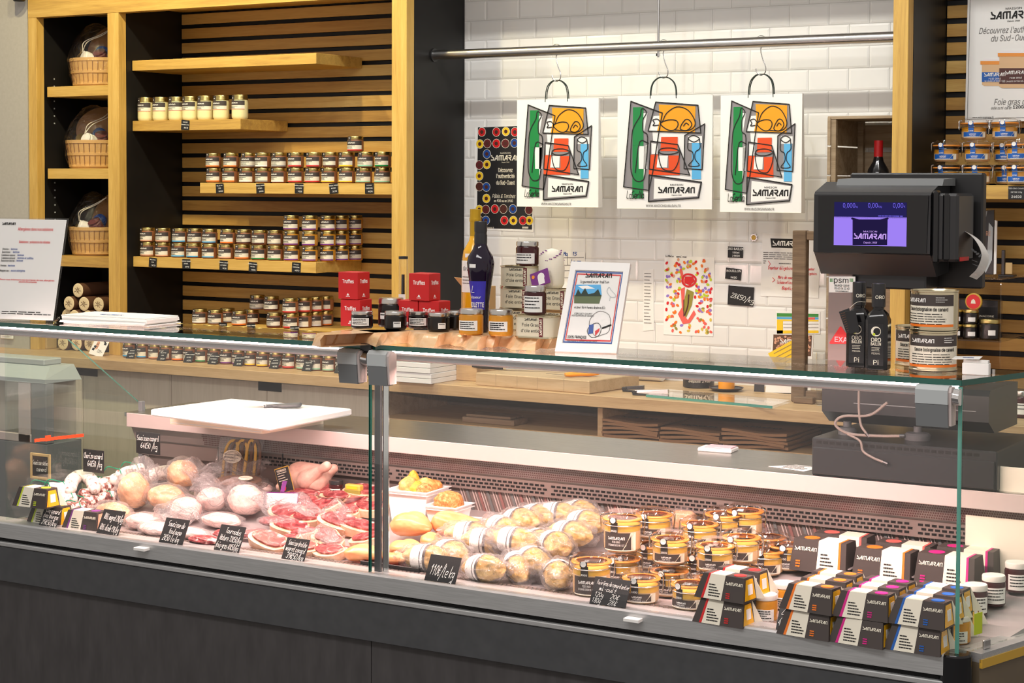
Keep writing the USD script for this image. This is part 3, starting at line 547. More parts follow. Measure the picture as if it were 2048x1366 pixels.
# ---------------------------------------------------------------- cubby: gift baskets, wrapped logs, box, leaflet
def basket(label, loc, rot, group, tilt):
    t = Thing('gift_basket', label, 'basket', loc, rot, group)
    t.part('basket', sc(lathe([(0, 0), (.088, 0), (.094, .01), (.108, .115), (.104, .122), (.098, .112), (.085, .02), (0, .02)], 28), (1.12, .9, 1)), 'basket')
    t.part('band', cat(*[sc(lathe([(r_, z), (r_ + .004, z + .002), (r_ + .004, z + .014), (r_, z + .016), (r_ - .003, z + .008)], 28, False), (1.12, .9, 1)) for r_, z in ((.093, .006), (.1005, .055), (.107, .107))]), 'basket')
    st = [];
    for k in range(30):
        a = k / 30 * 2 * math.pi; c, s_ = math.cos(a), math.sin(a); st.append(tube([(.0945 * 1.12 * c, .0945 * .9 * s_, .012), (.1085 * 1.12 * c, .1085 * .9 * s_, .11)], .0022, 4))
    t.part('rib', cat(*st), 'basket_dark', kind='stuff')
    t.part('lid', mv(rx(sc(lathe([(0, 0), (.10, 0), (.108, .004), (.108, .012), (.10, .015), (0, .012)], 28), (1.1, .95, 1)), 68), (.02, .066, .172)), 'basket_dark', label='round chip lid standing open behind the basket')
    for k, (x, y, z, m, a, b) in enumerate(((-.045, -.02, .112, 'gold_lid', 50, 20), (.0, -.045, .118, 'white', 70, -30), (.04, -.01, .125, 'maroon', 35, 10), (.01, .03, .14, 'blue', 60, 40), (-.03, .035, .12, 'truffle', 20, 0))):
        t.part('wrapped_jar', mv(rz(rx(lathe([(0, -.03), (.028, -.03), (.03, -.026), (.03, .018), (.027, .022), (.028, .03), (0, .031)], 14), a), b), (x, y, z)), m)
    t.part('ribbon', cat(*[tube(spline([(-.02, -.06, .15), (.0 + k * .02, -.07, .19), (.05 + k * .02, -.03, .22), (.07, .02, .25)], 5), .0022, 5) for k in (0, 1)]), 'cream_label')
    f = lathe([(.092, .001), (.107, .05), (.114, .115), (.106, .16), (.085, .205), (.04, .262), (.012, .276)], 40, False); v = f[0] * (1.13, .93, 1)
    a = np.arctan2(v[:, 1], v[:, 0]); k = 1 + .035 * np.sin(a * 9 + v[:, 2] * 30) + .03 * np.sin(a * 17 - v[:, 2] * 55); v = v * np.stack([k, k, np.ones_like(k)], 1)
    t.part('cellophane', (v, f[1]), 'cellophane', True)
    return t
BK = Stock(basket)
for v, lab, r_ in ((171, 'top', 0), (337, 'middle', 25), (513, 'lowest', -15)):
    z = at(150, v, y=-.36)[2]; p = at(188 if v > 200 else 192, v - 10, y=-.21)
    BK.put((p[0], -.21, z + .0006), r_, 'chip-wood gift basket wrapped in cellophane on the %s cubby shelf' % lab, 'gift baskets in the left cubbies')
def log_(label, loc, rot, group, tilt):
    t = Thing('wrapped_log', label, 'sausage', loc, rot, group)
    t.part('sleeve', xf(lathe([(.0302, .0), (.031, .004), (.031, .262), (.029, .27), (0, .27)], 20, False), rotm((1, 0, 0), -90)), 'log_side')
    t.part('end_cloth', xf(rough(lathe([(0, -.0005), (.004, -.0012), (.014, -.0025), (.026, -.003), (.030, -.0005), (.0306, .004)], 20, False), .0009, 200), rotm((1, 0, 0), -90)), 'log_end')
    t.part('gather', cat(*[xf(xf(box(-.0006, .0006, .003, .013 + .004 * (k % 3), .0026, .0036), rotm((0, 0, 1), k * 51 + 9)), rotm((1, 0, 0), 90)) for k in range(7)]), 'log_side', False)
    return t
LG = Stock(log_)
rows = [(687, (126, 149, 171, 194)), (659, (138, 160, 183)), (632, (126, 149, 172, 196)), (605, (138, 164, 189)), (577, (152,))]
for i, (v, us) in enumerate(rows):
    for j, u in enumerate(us):
        p = at(u, v, y=-.355); LG.put((p[0], -.355 + .012 * ((i + j) % 3), ZB + .0315 + i * .0572), 0, '%s cloth-ended wrapped log from left in the %s row of the stacked logs' % (ORD[j], ('bottom', 'second', 'middle', 'fourth', 'top')[i]), 'cloth-ended logs stacked in the cubby')
p = at(92, 702, y=-.33)
t = Thing('wooden_box', 'upright kraft-coloured box with vertical dark lettering in the bottom cubby', 'box', (p[0], -.33, ZB))
t.part('body', cbox(-.036, .036, -.03, .03, .0005, .125, .002), 'box_card'); t.part('lettering', cat(*[frame(text(s, .011, True), (x, -.0302, .012), (0, 0, 1), (-1, 0, 0)) for s, x in (('MAISON', -.004), ('SAMARAN', .012))]), 'brown_cap', False)
p = at(190, 711, y=-.47)
t = Thing('leaflet', 'white food leaflet card leaning before the wrapped logs on the bench', 'leaflet', (p[0], -.47, ZB), 0, tilt=(-24, 12))
t.part('sheet', cbox(-.038, .038, 0, .001, .001, .088, .0004), 'paper'); t.part('picture', cat(*[frame(poly(Point(x, z).buffer(r_, resolution=4), .0005), (0, 0, 0), (1, 0, 0), (0, 0, 1)) for x, z, r_ in ((-.012, .045, .009), (-.012, .055, .008), (-.012, .035, .008))]), 'salmon', False)
t.part('picture', cat(*[box(x, x + .012, -.0006, 0, z, z + .010) for x, z in ((-.03, .02), (-.026, .032), (.018, .056), (.012, .066))]), 'truffle', False); t.part('small_print', frame(lines(.03, 3, .005, .002, 2), (.0, -.0001, .03), (1, 0, 0), (0, 0, 1)), 'grey_ink', False)
# ---------------------------------------------------------------- flat things: drawn in the photograph's pixels on their own plane
class Flat:
    def __init__(s, o, ux=(1, 0, 0), uy=(0, 0, 1)):
        s.o, s.ux, s.uy = np.asarray(o, float), _n(ux), _n(uy); s.n = np.cross(s.ux, s.uy)
    def L(s, u, v):
        d = ROT @ _ray(u, v); p = EYE + d * ((s.o - EYE).dot(s.n) / d.dot(s.n)) - s.o; return p.dot(s.ux), p.dot(s.uy)
    def g(s, shape, off=.0005, th=.0004): return frame(mv(poly(shape, th), (0, 0, off)), s.o, s.ux, s.uy)
    def P(s, pts, off=.0005, th=.0004): return s.g([s.L(*p) for p in pts], off, th)
    def R(s, u0, v0, u1, v1, off=.0005, th=.0004):
        (a, b), (c, d) = s.L(u0, v1), s.L(u1, v0); (e, _), (_, f) = s.L(u0, v0), s.L(u1, v0); return s.g([(a, b), (c, b), (c, d), (a, d)], off, th)
    def line(s, pts, w, off=.001, smooth=0, closed=False, th=.0004):
        p = [s.L(*q) for q in pts]; k = s.k(*pts[0])
        if smooth: p = [tuple(q) for q in spline(p, smooth, closed)]
        if closed: p = p + [p[0]]
        return s.g(LineString(p).buffer(w * k / 2, cap_style=1, join_style=1, resolution=2), off, th)
    def k(s, u, v): return abs(s.L(u, v + 1)[1] - s.L(u, v)[1])
    def t(s, txt, u, v, h, w=None, off=.0012, align=0, bold=False, slant=0., fn=None, **kw):
        x, y = s.L(u, v); k = s.k(u, v); kx = abs(s.L(u + 1, v)[0] - s.L(u, v)[0])
        g = fn(h * k) if fn else text(txt, h * k, bold, w and w * kx, slant, .0003, align)
        return frame(mv(g, (x, y, off)), s.o, s.ux, s.uy)
    def dot(s, u, v, r, off=.0012, n=3): return s.g(Point(*s.L(u, v)).buffer(r * s.k(u, v), resolution=n), off)
    def ln(s, u, v, w, n, pitch, th=None, seed=0, off=.001, ragged=.35):
        k = s.k(u, v); x, y = s.L(u, v); kx = abs(s.L(u + 1, v)[0] - s.L(u, v)[0]); return frame(mv(lines(w * kx, n, pitch * k, th and th * k, seed, ragged), (x, y, off)), s.o, s.ux, s.uy)
def sheet(name, label, category, f, corners, m='paper', th=.0012, group=None):
    c = [f.L(*p) for p in corners]; x, z = np.mean(c, 0)
    t = Thing(name, label, category, f.o + f.ux * x + f.uy * z, 0, group)
    t.part('sheet', f.g(c, -th + .0002, th), m, False, world=True); t.f = f; return t
def deco(t, name, m, *gs, kind=None):
    if len(gs) < 9 and kind is None:
        for g in gs: t.part(name, g, m, False, world=True)
    else: t.part(name, cat(*gs), m, False, world=True, kind='stuff')
# hanging rail with its ceiling stay
t = Thing('hanging_rail', 'long steel rail across the tiled wall from which three paper bags hang', 'rail', (-2.88, -.215, 2.139))
t.part('rod', tube([(-3.817, -.215, 2.139), (-1.934, -.215, 2.139)], .0185, 20), 'brushed', 40, world=True)
for x in (-3.815, -1.936): t.part('flange', tube([(x - .003, -.215, 2.139), (x + .003, -.215, 2.139)], .026, 20), 'black', 40, world=True)
x = at(1317, 60, y=-.215)[0]; t.part('stay', tube([(x, -.215, 2.10), (x, -.215, 2.62)], .004, 8), 'wire', world=True); t.part('nut', tube([(x, -.215, 2.104), (x, -.215, 2.114)], .008, 6), 'chrome', False, world=True)
# hooks and paper bags
def hook(u, lab):
    x = at(u, 95, y=-.215)[0]; t = Thing('s_hook', lab, 'hook', (x, -.215, 2.139), 0, 'hooks on the steel rail')
    p = [(-.004, .0, -.012), (-.020, .0, .0), (-.012, 0, .021), (.006, 0, .024), (.018, 0, .012), (.0235, 0, 0)]
    t.part('wire', tube(spline([(-.021, 0, -.006), (-.019, 0, .012), (-.004, 0, .0215), (.014, 0, .017), (.0215, 0, 0), (.0, 0, -.02 - .0005), (.006, 0, -.055), (.018, 0, -.085), (.016, 0, -.105), (0, 0, -.113), (-.014, 0, -.103), (-.018, 0, -.090)], 5), .0019, 6), 'wire')
    return x
def bag(u, lab, ang, w, h, top, px0, px1):
    x = hook(u, 'thin wire hook on the rail holding the ' + lab[0])
    a = math.radians(ang); f = Flat((x, -.215, 0), (math.cos(a), math.sin(a), 0), (0, 0, 1))
    # the print was measured on the middle bag; s maps it onto this one
    zt, zb = f.L(u, top)[1], f.L(u, top + h)[1]; xl, xr = f.L(px0, top + 60)[0], f.L(px1, top + 60)[0]
    t = Thing('paper_bag', lab[1], 'paper bag', (x, -.215, zb), 0, 'white paper bags on the rail')
    F3 = lambda g, off=0.: frame(mv(g, (0, 0, off)), f.o, f.ux, f.uy)
    Wd = xr - xl
    body = F3(cat(hexa([(xl, zb, -.034), (xr, zb, -.034), (xr, zb, -.001), (xl, zb, -.001), (xl, zt, -.012), (xr, zt, -.012), (xr, zt, 0), (xl, zt, 0)])))
    t.part('bag', body, 'white', False, world=True); t.part('front_fold', F3(poly([(xl, zb + .0), (xr, zb), (xr, zb + .001), (xl, zb + .001)], .0004)), 'cream_label', False, world=True)
    m = lambda u_, v_: (xl + (u_ + (v_ - 300) * .02 - 1235) / 190. * Wd, zb + (418 - v_) / 227. * (zt - zb))
    pg = lambda pts, off: F3(poly([m(*p) for p in pts], .0003), off)
    ln = lambda pts, wd=2.0, sm=4, cl=False: F3(poly(LineString([tuple(q) for q in (spline([m(*p) for p in pts], sm, cl) if sm else [m(*p) for p in pts])] + ([m(*pts[0])] if cl else [])).buffer(wd * Wd / 400., resolution=2), .0003), .0028)
    art = t.path
    def d(n, mm, *gs):
        for g in gs: t.part(n, g, mm, False, world=True)
    d('print_grey', 'bag_grey', pg([(1264, 202), (1327, 226), (1327, 243), (1306, 262), (1312, 345), (1298, 381), (1247, 374)], .0002 + .00012 * 0), pg([(1314, 204), (1398, 211), (1403, 266), (1298, 262)], .0002 + .00012 * 1), pg([(1371, 271), (1411, 248), (1405, 339), (1369, 337)], .0002 + .00012 * 2), pg([(1303, 282), (1357, 289), (1380, 350), (1299, 338)], .0002 + .00012 * 3), pg([(1299, 350), (1403, 364), (1397, 395), (1297, 403)], .0002 + .00012 * 4))
    d('print_white', 'white', pg([(1309, 232), (1325, 231), (1320, 262), (1299, 261)], .0009), pg([(1289, 226), (1297, 226), (1290, 262), (1287, 262)], .0009), pg([(1278, 292), (1295, 292), (1295, 338), (1278, 338)], .0009), pg([(1304, 286), (1317, 288), (1316, 308), (1304, 308)], .0009), pg([(1317, 311), (1337, 311), (1335, 335), (1314, 335)], .0022), pg([(1378, 272), (1405, 272), (1405, 286), (1376, 286)], .0009), pg([(1309, 357), (1400, 367), (1394, 392), (1307, 398)], .0009), pg([(1289, 292), (1296, 290), (1292, 340), (1287, 355)], .0009))
    d('print_green', 'green', pg([(1268, 214), (1289, 214), (1288, 292), (1266, 291)], .0014), pg([(1266, 291), (1278, 292), (1278, 338), (1288, 338), (1286, 397), (1264, 397)], .0014))
    d('print_orange', 'bag_orange', pg([(1320, 209), (1393, 213), (1391, 267), (1316, 262), (1321, 240)], .0014))
    d('print_red', 'bag_red', pg([(1324, 274), (1357, 274), (1356, 302), (1322, 302)], .0014), pg([(1300, 309), (1318, 309), (1318, 336), (1338, 336), (1338, 311), (1360, 311), (1360, 350), (1298, 350)], .0014))
    d('print_blue', 'bag_blue', pg([(1385, 286), (1403, 286), (1402, 358), (1384, 358)], .0014))
    d('print_outline', 'ink', ln([(1264, 202), (1327, 226), (1320, 262), (1306, 345), (1298, 381), (1247, 374)], 2.2, 0, True), ln([(1314, 204), (1398, 211), (1403, 266), (1298, 262)], 2.2, 0, True), ln([(1371, 271), (1411, 248), (1405, 339), (1369, 337)], 2, 0, True), ln([(1303, 282), (1357, 289), (1380, 350), (1299, 338)], 2, 0, True), ln([(1299, 350), (1403, 364), (1397, 395), (1297, 403)], 2.6, 0, True),
      ln([(1285, 218), (1282, 232), (1270, 252), (1265, 272), (1262, 335), (1270, 360), (1285, 361), (1291, 345), (1297, 275), (1288, 262), (1288, 240), (1295, 226), (1291, 218)], 2, 4, True), ln([(1298, 286), (1281, 283), (1273, 330), (1271, 345)], 2, 3), ln([(1327, 243), (1336, 226), (1356, 214), (1377, 220), (1390, 238), (1391, 252), (1378, 261), (1352, 260)], 2), ln([(1323, 247), (1338, 240), (1354, 241), (1358, 250), (1350, 260), (1336, 259)], 2, 4, True), ln([(1323, 244), (1317, 238), (1308, 240), (1311, 246), (1308, 251), (1319, 250)], 2, 3), ln([(1362, 257), (1372, 240), (1381, 241), (1385, 251), (1375, 261)], 2, 4, True), ln([(1369, 252), (1374, 246), (1379, 250)], 2, 2), ln([(1319, 303), (1325, 297), (1345, 296), (1360, 302), (1345, 308), (1327, 308)], 2, 4, True), ln([(1318, 304), (1320, 322), (1327, 338), (1346, 341), (1357, 325), (1361, 304)], 2), ln([(1378, 277), (1388, 271), (1400, 277), (1389, 284)], 1.8, 4, True), ln([(1378, 277), (1377, 298), (1386, 304), (1387, 319), (1378, 331), (1399, 331), (1391, 318), (1392, 304), (1401, 296), (1400, 277)], 1.8))
    x0, z0 = m(1353, 386); k = (zt - zb) / 227.
    d('lettering', 'ink', F3(mv(logo(12.2 * k, .5, .0003, True, .21), (x0, z0, 0)), .0018))
    x0, z0 = m(1326, 414); d('web_address', 'grey_ink', F3(mv(text('WWW.MAISONSAMARAN.FR', 5 * k, False, 70 / 190. * Wd, 0, .0003, .5), (x0, z0, 0)), .0004))
    x0, z0 = m(1253, 397); d('signature', 'ink', F3(mv(sc(hand('LASErNA', 15 * k, .11, 0, .15, 3, .0003), (.5, 1, 1)), (x0, z0, 0)), .0032))
    xc, zh = .0, 2.139 - .110
    for yo in (-.001, -.011): t.part('handle', cat(frame(tube(spline([(xc - .047, zt - .01, yo), (xc - .045, zt + .35 * (zh - zt), yo), (xc - .037, zt + .72 * (zh - zt), yo), (xc - .019, zt + .96 * (zh - zt), yo * .7), (xc, zh, yo * .3 - .001), (xc + .019, zt + .96 * (zh - zt), yo * .7), (xc + .037, zt + .72 * (zh - zt), yo), (xc + .045, zt + .35 * (zh - zt), yo), (xc + .047, zt - .01, yo)], 5), .0021, 6), f.o, f.ux, f.uy)), 'cord_green', world=True)
    return t
bag(1113, ('left bag', 'white printed paper bag hanging leftmost, partly over the cap poster'), 0, .36, 216, 198, 1034, 1197)
bag(1327, ('middle bag', 'white printed paper bag hanging in the middle of the rail'), 15, .36, 227, 191, 1235, 1425)
bag(1522, ('right bag', 'white printed paper bag hanging rightmost, nearest the wooden crate'), -2, .36, 236, 189, 1441, 1604)
# wall papers
wl = Flat((0, -.0016, 0))
t = sheet('wall_poster', 'black poster of coloured jar caps with white lettering behind the left bag', 'poster', wl, [(950, 255), (1070, 250), (1067, 464), (948, 459)], 'white', .0014)
f = t.f; deco(t, 'print', 'soft_black', f.P([(956, 255), (1066, 251), (1064, 459), (954, 456)], .0006))
caps = [(964, 264, 'red'), (993, 264, 'red'), (1012, 263, 'yellow'), (960, 288, 'yellow'), (975, 287, 'maroon'), (993, 287, 'sticker_red'), (1011, 287, 'maroon'), (1029, 286, 'blue'), (974, 308, 'blue'), (959, 330, 'maroon'), (974, 329, 'yellow'), (959, 352, 'yellow'), (959, 373, 'brown_cap'), (973, 374, 'blue'), (973, 397, 'yellow'), (959, 419, 'yellow'), (972, 419, 'maroon'), (990, 418, 'sticker_red'), (1007, 418, 'brown_cap'), (1026, 418, 'blue'), (1058, 420, 'maroon'), (959, 441, 'brown_cap'), (972, 441, 'blue'), (1009, 441, 'sticker_red'), (1027, 441, 'yellow'), (1046, 441, 'sticker_red'), (1059, 441, 'yellow'), (1030, 264, 'red'), (1046, 287, 'yellow')]
for u, v, m in caps: t.part('printed_cap', f.dot(u, v, 8.4, .001, 5), m, False, world=True)
deco(t, 'cap_ring', 'cream_label', *[f.g(Point(*f.L(u, v)).buffer(9.4 * f.k(u, v), resolution=4).difference(Point(*f.L(u, v)).buffer(8.6 * f.k(u, v), resolution=4)), .0009) for u, v, _ in caps])
deco(t, 'cap_crest', 'brown_cap', *[f.dot(u, v, 4, .0016, 2) for u, v, _ in caps])
deco(t, 'lettering', 'cream_label', f.t('', 1011, 321, 11, fn=lambda h: logo(h, .5, .0003, True)), f.t('Découvrez', 1011, 344, 8, 29, align=.5, bold=True), f.t("l'authenticité", 1011, 356, 8, 37, align=.5, bold=True), f.t('du Sud-Ouest', 1011, 369, 8, 37, align=.5, bold=True), f.t('Pâtés & Terrines', 1007, 396, 8, 46, align=.5, slant=.25), f.t('en 90G ou en 190G', 1007, 404, 5, 38, align=.5, bold=True), f.t('www.maisonsamaran.fr', 973, 457, 3.5, 30, align=.5), f.ln(1045, 453, 17, 1, 5, 4))
t = sheet('order_form', 'pale blue order form with pen notes behind the netted sausage', 'form', wl, [(1082, 506), (1170, 504), (1170, 604), (1085, 606)], 'paper')
deco(t, 'grid', 'grey_ink', *[t.f.line([(1084, v), (1168, v - 1)], .8) for v in (516, 531, 542, 556)], t.f.line([(1135, 506), (1135, 530)], .8)); deco(t, 'handwriting', 'blue', t.f.t('', 1127, 511, 7, fn=lambda h: hand('MA', h, .13)), t.f.t('', 1145, 511, 7, fn=lambda h: hand('15', h, .13)), t.f.t('', 1142, 526, 7, fn=lambda h: hand('La ga', h, .13)), t.f.t('', 1110, 556, 7, fn=lambda h: hand('a pm', h, .13)))
t = sheet('till_receipt', 'long narrow till receipt hanging on the tiles beside the dotted drawing', 'receipt', wl, [(1287, 540), (1307, 538), (1308, 660), (1286, 662)], 'paper')
deco(t, 'print', 'grey_ink', t.f.ln(1289, 546, 15, 16, 6.6, 1.2, 4))
t = sheet('drawing', 'colourful dotted drawing of a pink flower stuck on the tiles', 'drawing', wl, [(1329, 511), (1429, 515), (1426, 673), (1327, 669)], 'white')
f = t.f; r = random.Random(5); ds = {}
for k in range(230):
    u, v = r.uniform(1332, 1423), r.uniform(519, 667)
    if abs(u - 1374) < 12 + max(0, (v - 560)) * .08 and 540 < v < 650: continue
    c = r.choice(['purple_dot', 'orange', 'orange', 'sticker_red', 'salmon', 'lime', 'purple_dot'] if v < 600 else ['sticker_red', 'coral', 'coral', 'orange', 'purple_dot', 'yellow_dot', 'olive'])
    e = Point(0, 0).buffer(1, resolution=3); from_ = f.L(u, v); k_ = f.k(u, v); a_ = r.uniform(0, 3)
    ds.setdefault(c, []).append(f.g(Polygon([(from_[0] + k_ * (x * 3.6 * r.uniform(.8, 1.2) * math.cos(a_) - y * 2.6 * math.sin(a_)), from_[1] + k_ * (x * 3.6 * math.sin(a_) + y * 2.6 * math.cos(a_))) for x, y in e.exterior.coords[:-1]]).buffer(0), .0006 + k * 2e-6))
for n, c in (('purple_dot', (150, 120, 205)), ('coral', (232, 100, 92)), ('yellow_dot', (214, 190, 80)), ('olive', (150, 140, 60))): plain(n, C(*c), .8)
for c, g in ds.items(): deco(t, 'paint_dots', c, *g)
deco(t, 'flower', 'magenta_dark' if 'magenta_dark' in MT else 'sticker_red', f.line([(1366, 556), (1372, 549), (1384, 550), (1392, 558), (1388, 568), (1376, 573), (1366, 566)], 4, .0014, 4, True), f.P([(1370, 553), (1386, 553), (1390, 562), (1380, 571), (1370, 566)], .0013))
deco(t, 'leaf', 'coral', f.line([(1362, 540), (1366, 556), (1370, 565)], 6, .0012, 3), f.P([(1362, 578), (1370, 574), (1368, 630), (1376, 640), (1388, 620), (1392, 628), (1380, 646), (1366, 648), (1356, 628), (1364, 615)], .0012))
deco(t, 'stem', 'olive', f.P([(1374, 578), (1388, 584), (1384, 610), (1372, 636), (1366, 620), (1370, 595)], .0013)); deco(t, 'stroke', 'brown_cap', f.line([(1378, 590), (1376, 612), (1370, 630)], 3, .0015, 3), f.line([(1368, 600), (1368, 632)], 2, .0015))
deco(t, 'handwriting', 'ink', f.t('', 1331, 513.5, 3.4, fn=lambda h: hand('La Marie', h, .16)), f.t('', 1353, 514.5, 3.4, fn=lambda h: hand('merci vous', h, .16)))
def tag_(u0, v0, u1, v1, lab, rows, skew=0):
    t = sheet('price_tag', lab, 'price tag', Flat((0, -.004, 0)), [(u0, v0), (u1, v0 + skew), (u1 - skew * .5, v1 + skew), (u0 - skew * .5, v1)], 'card_black', .002)
    deco(t, 'lettering', 'chalk', *[t.f.t(s, (u0 + u1) / 2 + du, v, h, align=.5, bold=True) if not hw else t.f.t('', u0 + du, v, h, fn=lambda q: frame(hand(s, q, .1), (0, 0, 0), (math.cos(.22), -math.sin(.22), 0), (math.sin(.22), math.cos(.22), 0))) for s, du, v, h, hw in rows])
tag_(1456, 493, 1486, 515, 'small black tag on the tiles, top one of the three', [('ORO BAILEN', 0, 500, 4.4, 0), ('500ml', 1, 507, 3.6, 0), ('19€00', 1, 513.5, 3.8, 0)], 1)
tag_(1452, 535, 1483, 557, 'small black tag on the tiles, middle one of the three', [('BOUILLON', 0, 544, 4.4, 0), ('9€00', 0, 557, 4, 0)], 4)
tag_(1457, 571, 1508, 609, 'large black tag with a chalked price on the tiles, lowest of the three', [('28€50/kg', 4, 594, 9.5, 1)], 4)
t = Thing('star_badge', 'small star-shaped metal badge on the tiles beside the letter', 'badge', at(1508, 475, y=-.004))
t.part('star', frame(poly([((.016 if k % 2 else .012) * math.cos(k * math.pi / 8), (.016 if k % 2 else .012) * math.sin(k * math.pi / 8)) for k in range(16)], .003), (0, 0, 0), (1, 0, 0), (0, 0, 1)), 'brushed', False); t.part('boss', frame(lathe([(.009, .003), (.008, .005), (0, .006)], 14), (0, 0, 0), (1, 0, 0), (0, 0, 1)), 'gilt')
t = sheet('letter', 'letter with a black heading and red handwriting behind the dark wooden post', 'letter', wl, [(1525, 466), (1640, 468), (1637, 596), (1521, 592)], 'paper'); f = t.f
deco(t, 'heading', 'ink', f.P([(1541, 477), (1606, 478), (1604, 497), (1543, 495)], .0006)); deco(t, 'heading_lettering', 'white', f.t('', 1574, 492, 10, fn=lambda h: logo(h, .5, .0003)))
deco(t, 'print', 'grey_ink', f.ln(1527, 504, 90, 4, 4, 1.6, 3), f.ln(1527, 521, 6, 2, 4, 1.6, 3), f.ln(1558, 526, 26, 1, 4, 1.6, 3))
deco(t, 'handwriting', 'sticker_red', f.t('', 1536, 538, 6, fn=lambda h: sc(hand('Inspeteur obligatoire', h, .13), (.62, 1, 1))), f.t('', 1556, 557, 6, fn=lambda h: sc(hand('Marc de vous', h, .13), (.7, 1, 1))), f.t('', 1554, 567, 6, fn=lambda h: sc(hand('la base et la date que avec', h, .13), (.6, 1, 1))), f.t('', 1564, 579, 6, fn=lambda h: hand('Baptiste', h, .13)), f.line([(1537, 522), (1541, 528), (1537, 534)], 1), f.line([(1545, 555), (1550, 560), (1545, 564)], 1), f.t('', 1612, 540, 5, fn=lambda h: sc(hand('Inspeteur', h, .13), (.6, 1, 1))), f.t('', 1612, 549, 5, fn=lambda h: sc(hand('obligatoire', h, .13), (.6, 1, 1))))
t = sheet('schedule', 'green and yellow printed timetable on the tiles below the letter', 'timetable', wl, [(1552, 622), (1640, 624), (1640, 668), (1552, 668)], 'paper'); f = t.f
deco(t, 'green_row', 'pen_green', f.P([(1554, 626), (1637, 628), (1637, 634), (1554, 633)])); deco(t, 'blue_row', 'sky_blue', f.P([(1554, 634), (1637, 635), (1637, 639), (1554, 638)])); deco(t, 'yellow_cells', 'yellow', f.P([(1554, 639), (1566, 639), (1566, 667), (1554, 667)]), f.P([(1554, 661), (1637, 661), (1637, 666), (1554, 667)]), f.P([(1566, 639), (1637, 640), (1637, 643), (1566, 642)])); deco(t, 'red_cell', 'coral', f.P([(1616, 635), (1630, 635), (1630, 639), (1616, 639)], .001)); deco(t, 'grid', 'grey_ink', *[f.line([(1567, v), (1637, v)], .6) for v in (648, 655)])
# ---------------------------------------------------------------- things on the bench
def parfait(name, R, Hh, label, content='foie', fat='fat_yellow', grams='180G'):
    def build(lab, loc, rot, group, tilt):
        t = Thing(name, lab, 'jar', loc, rot, group, tilt=tilt); zg = Hh - .020
        t.part('glass', lathe([(R * .80, 0), (R * .93, .002), (R, .009), (R, zg - .014), (R * .96, zg - .008), (R * .96, zg - .004), (R * 1.04, zg)], 24), 'jar_glass')
        t.part('contents', lathe([(0, .003), (R * .82, .003), (R * .965, .010), (R * .965, zg - .024), (0, zg - .024)], 22), content)
        t.part('fat_layer', lathe([(0, zg - .0238), (R * .965, zg - .0238), (R * .955, zg - .013), (R * .9, zg - .0105), (0, zg - .0105)], 22), fat)
        t.part('gasket', lathe([(R * .8, zg), (R * 1.05, zg), (R * 1.075, zg + .002), (R * 1.05, zg + .0042), (R * .8, zg + .0042)], 24, False), 'gasket')
        t.part('glass_lid', lathe([(0, zg + .0045), (R * 1.04, zg + .0045), (R * 1.05, zg + .009), (R * .98, zg + .014), (R * .80, zg + .0165), (R * .76, zg + .020), (0, zg + .0195)], 24), 'acrylic')
        w = .0011; z1, z0 = zg + .012, zg - .010; b = [(R * 1.08 * math.sin(a), -R * 1.08 * math.cos(a), z1) for a in np.linspace(.5, 2 * math.pi - .5, 18)]
        t.part('wire_bail', cat(tube([(R * 1.03 * math.sin(a), -R * 1.03 * math.cos(a), z0) for a in np.linspace(0, 2 * math.pi, 22)[:-1]], w, 5, True), tube(spline([(R * 1.0, -.012, z1), (R * 1.16, -.012, z1 - .004), (R * 1.20, -.010, z0), (R * 1.13, 0, z0 - .024), (R * 1.20, .010, z0), (R * 1.16, .012, z1 - .004), (R * 1.0, .012, z1)], 4), w, 5), tube(spline([(-R * 1.0, -.010, z1), (-R * 1.15, -.009, z1 - .004), (-R * 1.14, -.006, z0 - .006), (-R * 1.14, .006, z0 - .006), (-R * 1.15, .009, z1 - .004), (-R * 1.0, .010, z1)], 4), w, 5)), 'wire')
        h = zg - .026; l = t.part('label', patch(R, .011, h, -62, 30, 12), label)
        pts = [(18, .011), (62, .011), (62, h), (34, h), (30, .62 * h)]
        t.part('label_curve', wrap(poly([(R * math.radians(a), z) for a, z in ((2, .010), (46, .010), (46, h + .001), (28, h + .001), (22, .75 * h), (12, .45 * h))], .0004), R), 'cream_label', False, under=l)
        t.part('label_foot', patch(R, .0085, .0108, -62, 46, 12), 'cream_label', under=l)
        t.part('lettering', cat(wrap(mv(logo(.135 * h, .5, .0002), (-R * .30, h * .68, .0003)), R), wrap(mv(text('FOIE GRAS', h * .10, width=R * .45, align=.5, depth=.0002), (-R * .30, h * .53, .0003)), R), wrap(mv(text('DE CANARD ENTIER MI-CUIT', h * .09, width=R * .9, align=.5, depth=.0002), (-R * .30, h * .39, .0003)), R)), 'white', False, under=l)
        s_ = t.part('seal_strip', cat(patch(R * 1.0, h - .001, zg - .002, -36, -12, 4), patch(R * 1.085, zg - .003, zg + .009, -36, -14, 4)), label)
        a = math.radians(-25); t.part('round_badge', wrap(mv(poly(Point(0, 0).buffer(.0068, resolution=5), .0005), (a * R * 1.09, zg + .004, .0004)), R * 1.09), 'white', False, under=s_)
        t.part('weight', wrap(mv(text(grams, .0042, True, align=.5, depth=.0002), (a * R, h + .002, .0004)), R), 'white', False, under=s_)
        return t
    return Stock(build)
plain('label_blue', C(24, 92, 176), .5)
BLUE = parfait('blue_label_jar', .041, .072, 'label_blue', 'foie', 'honey', '120G')
zr_ = at(1970, 370, y=-.30)[2]
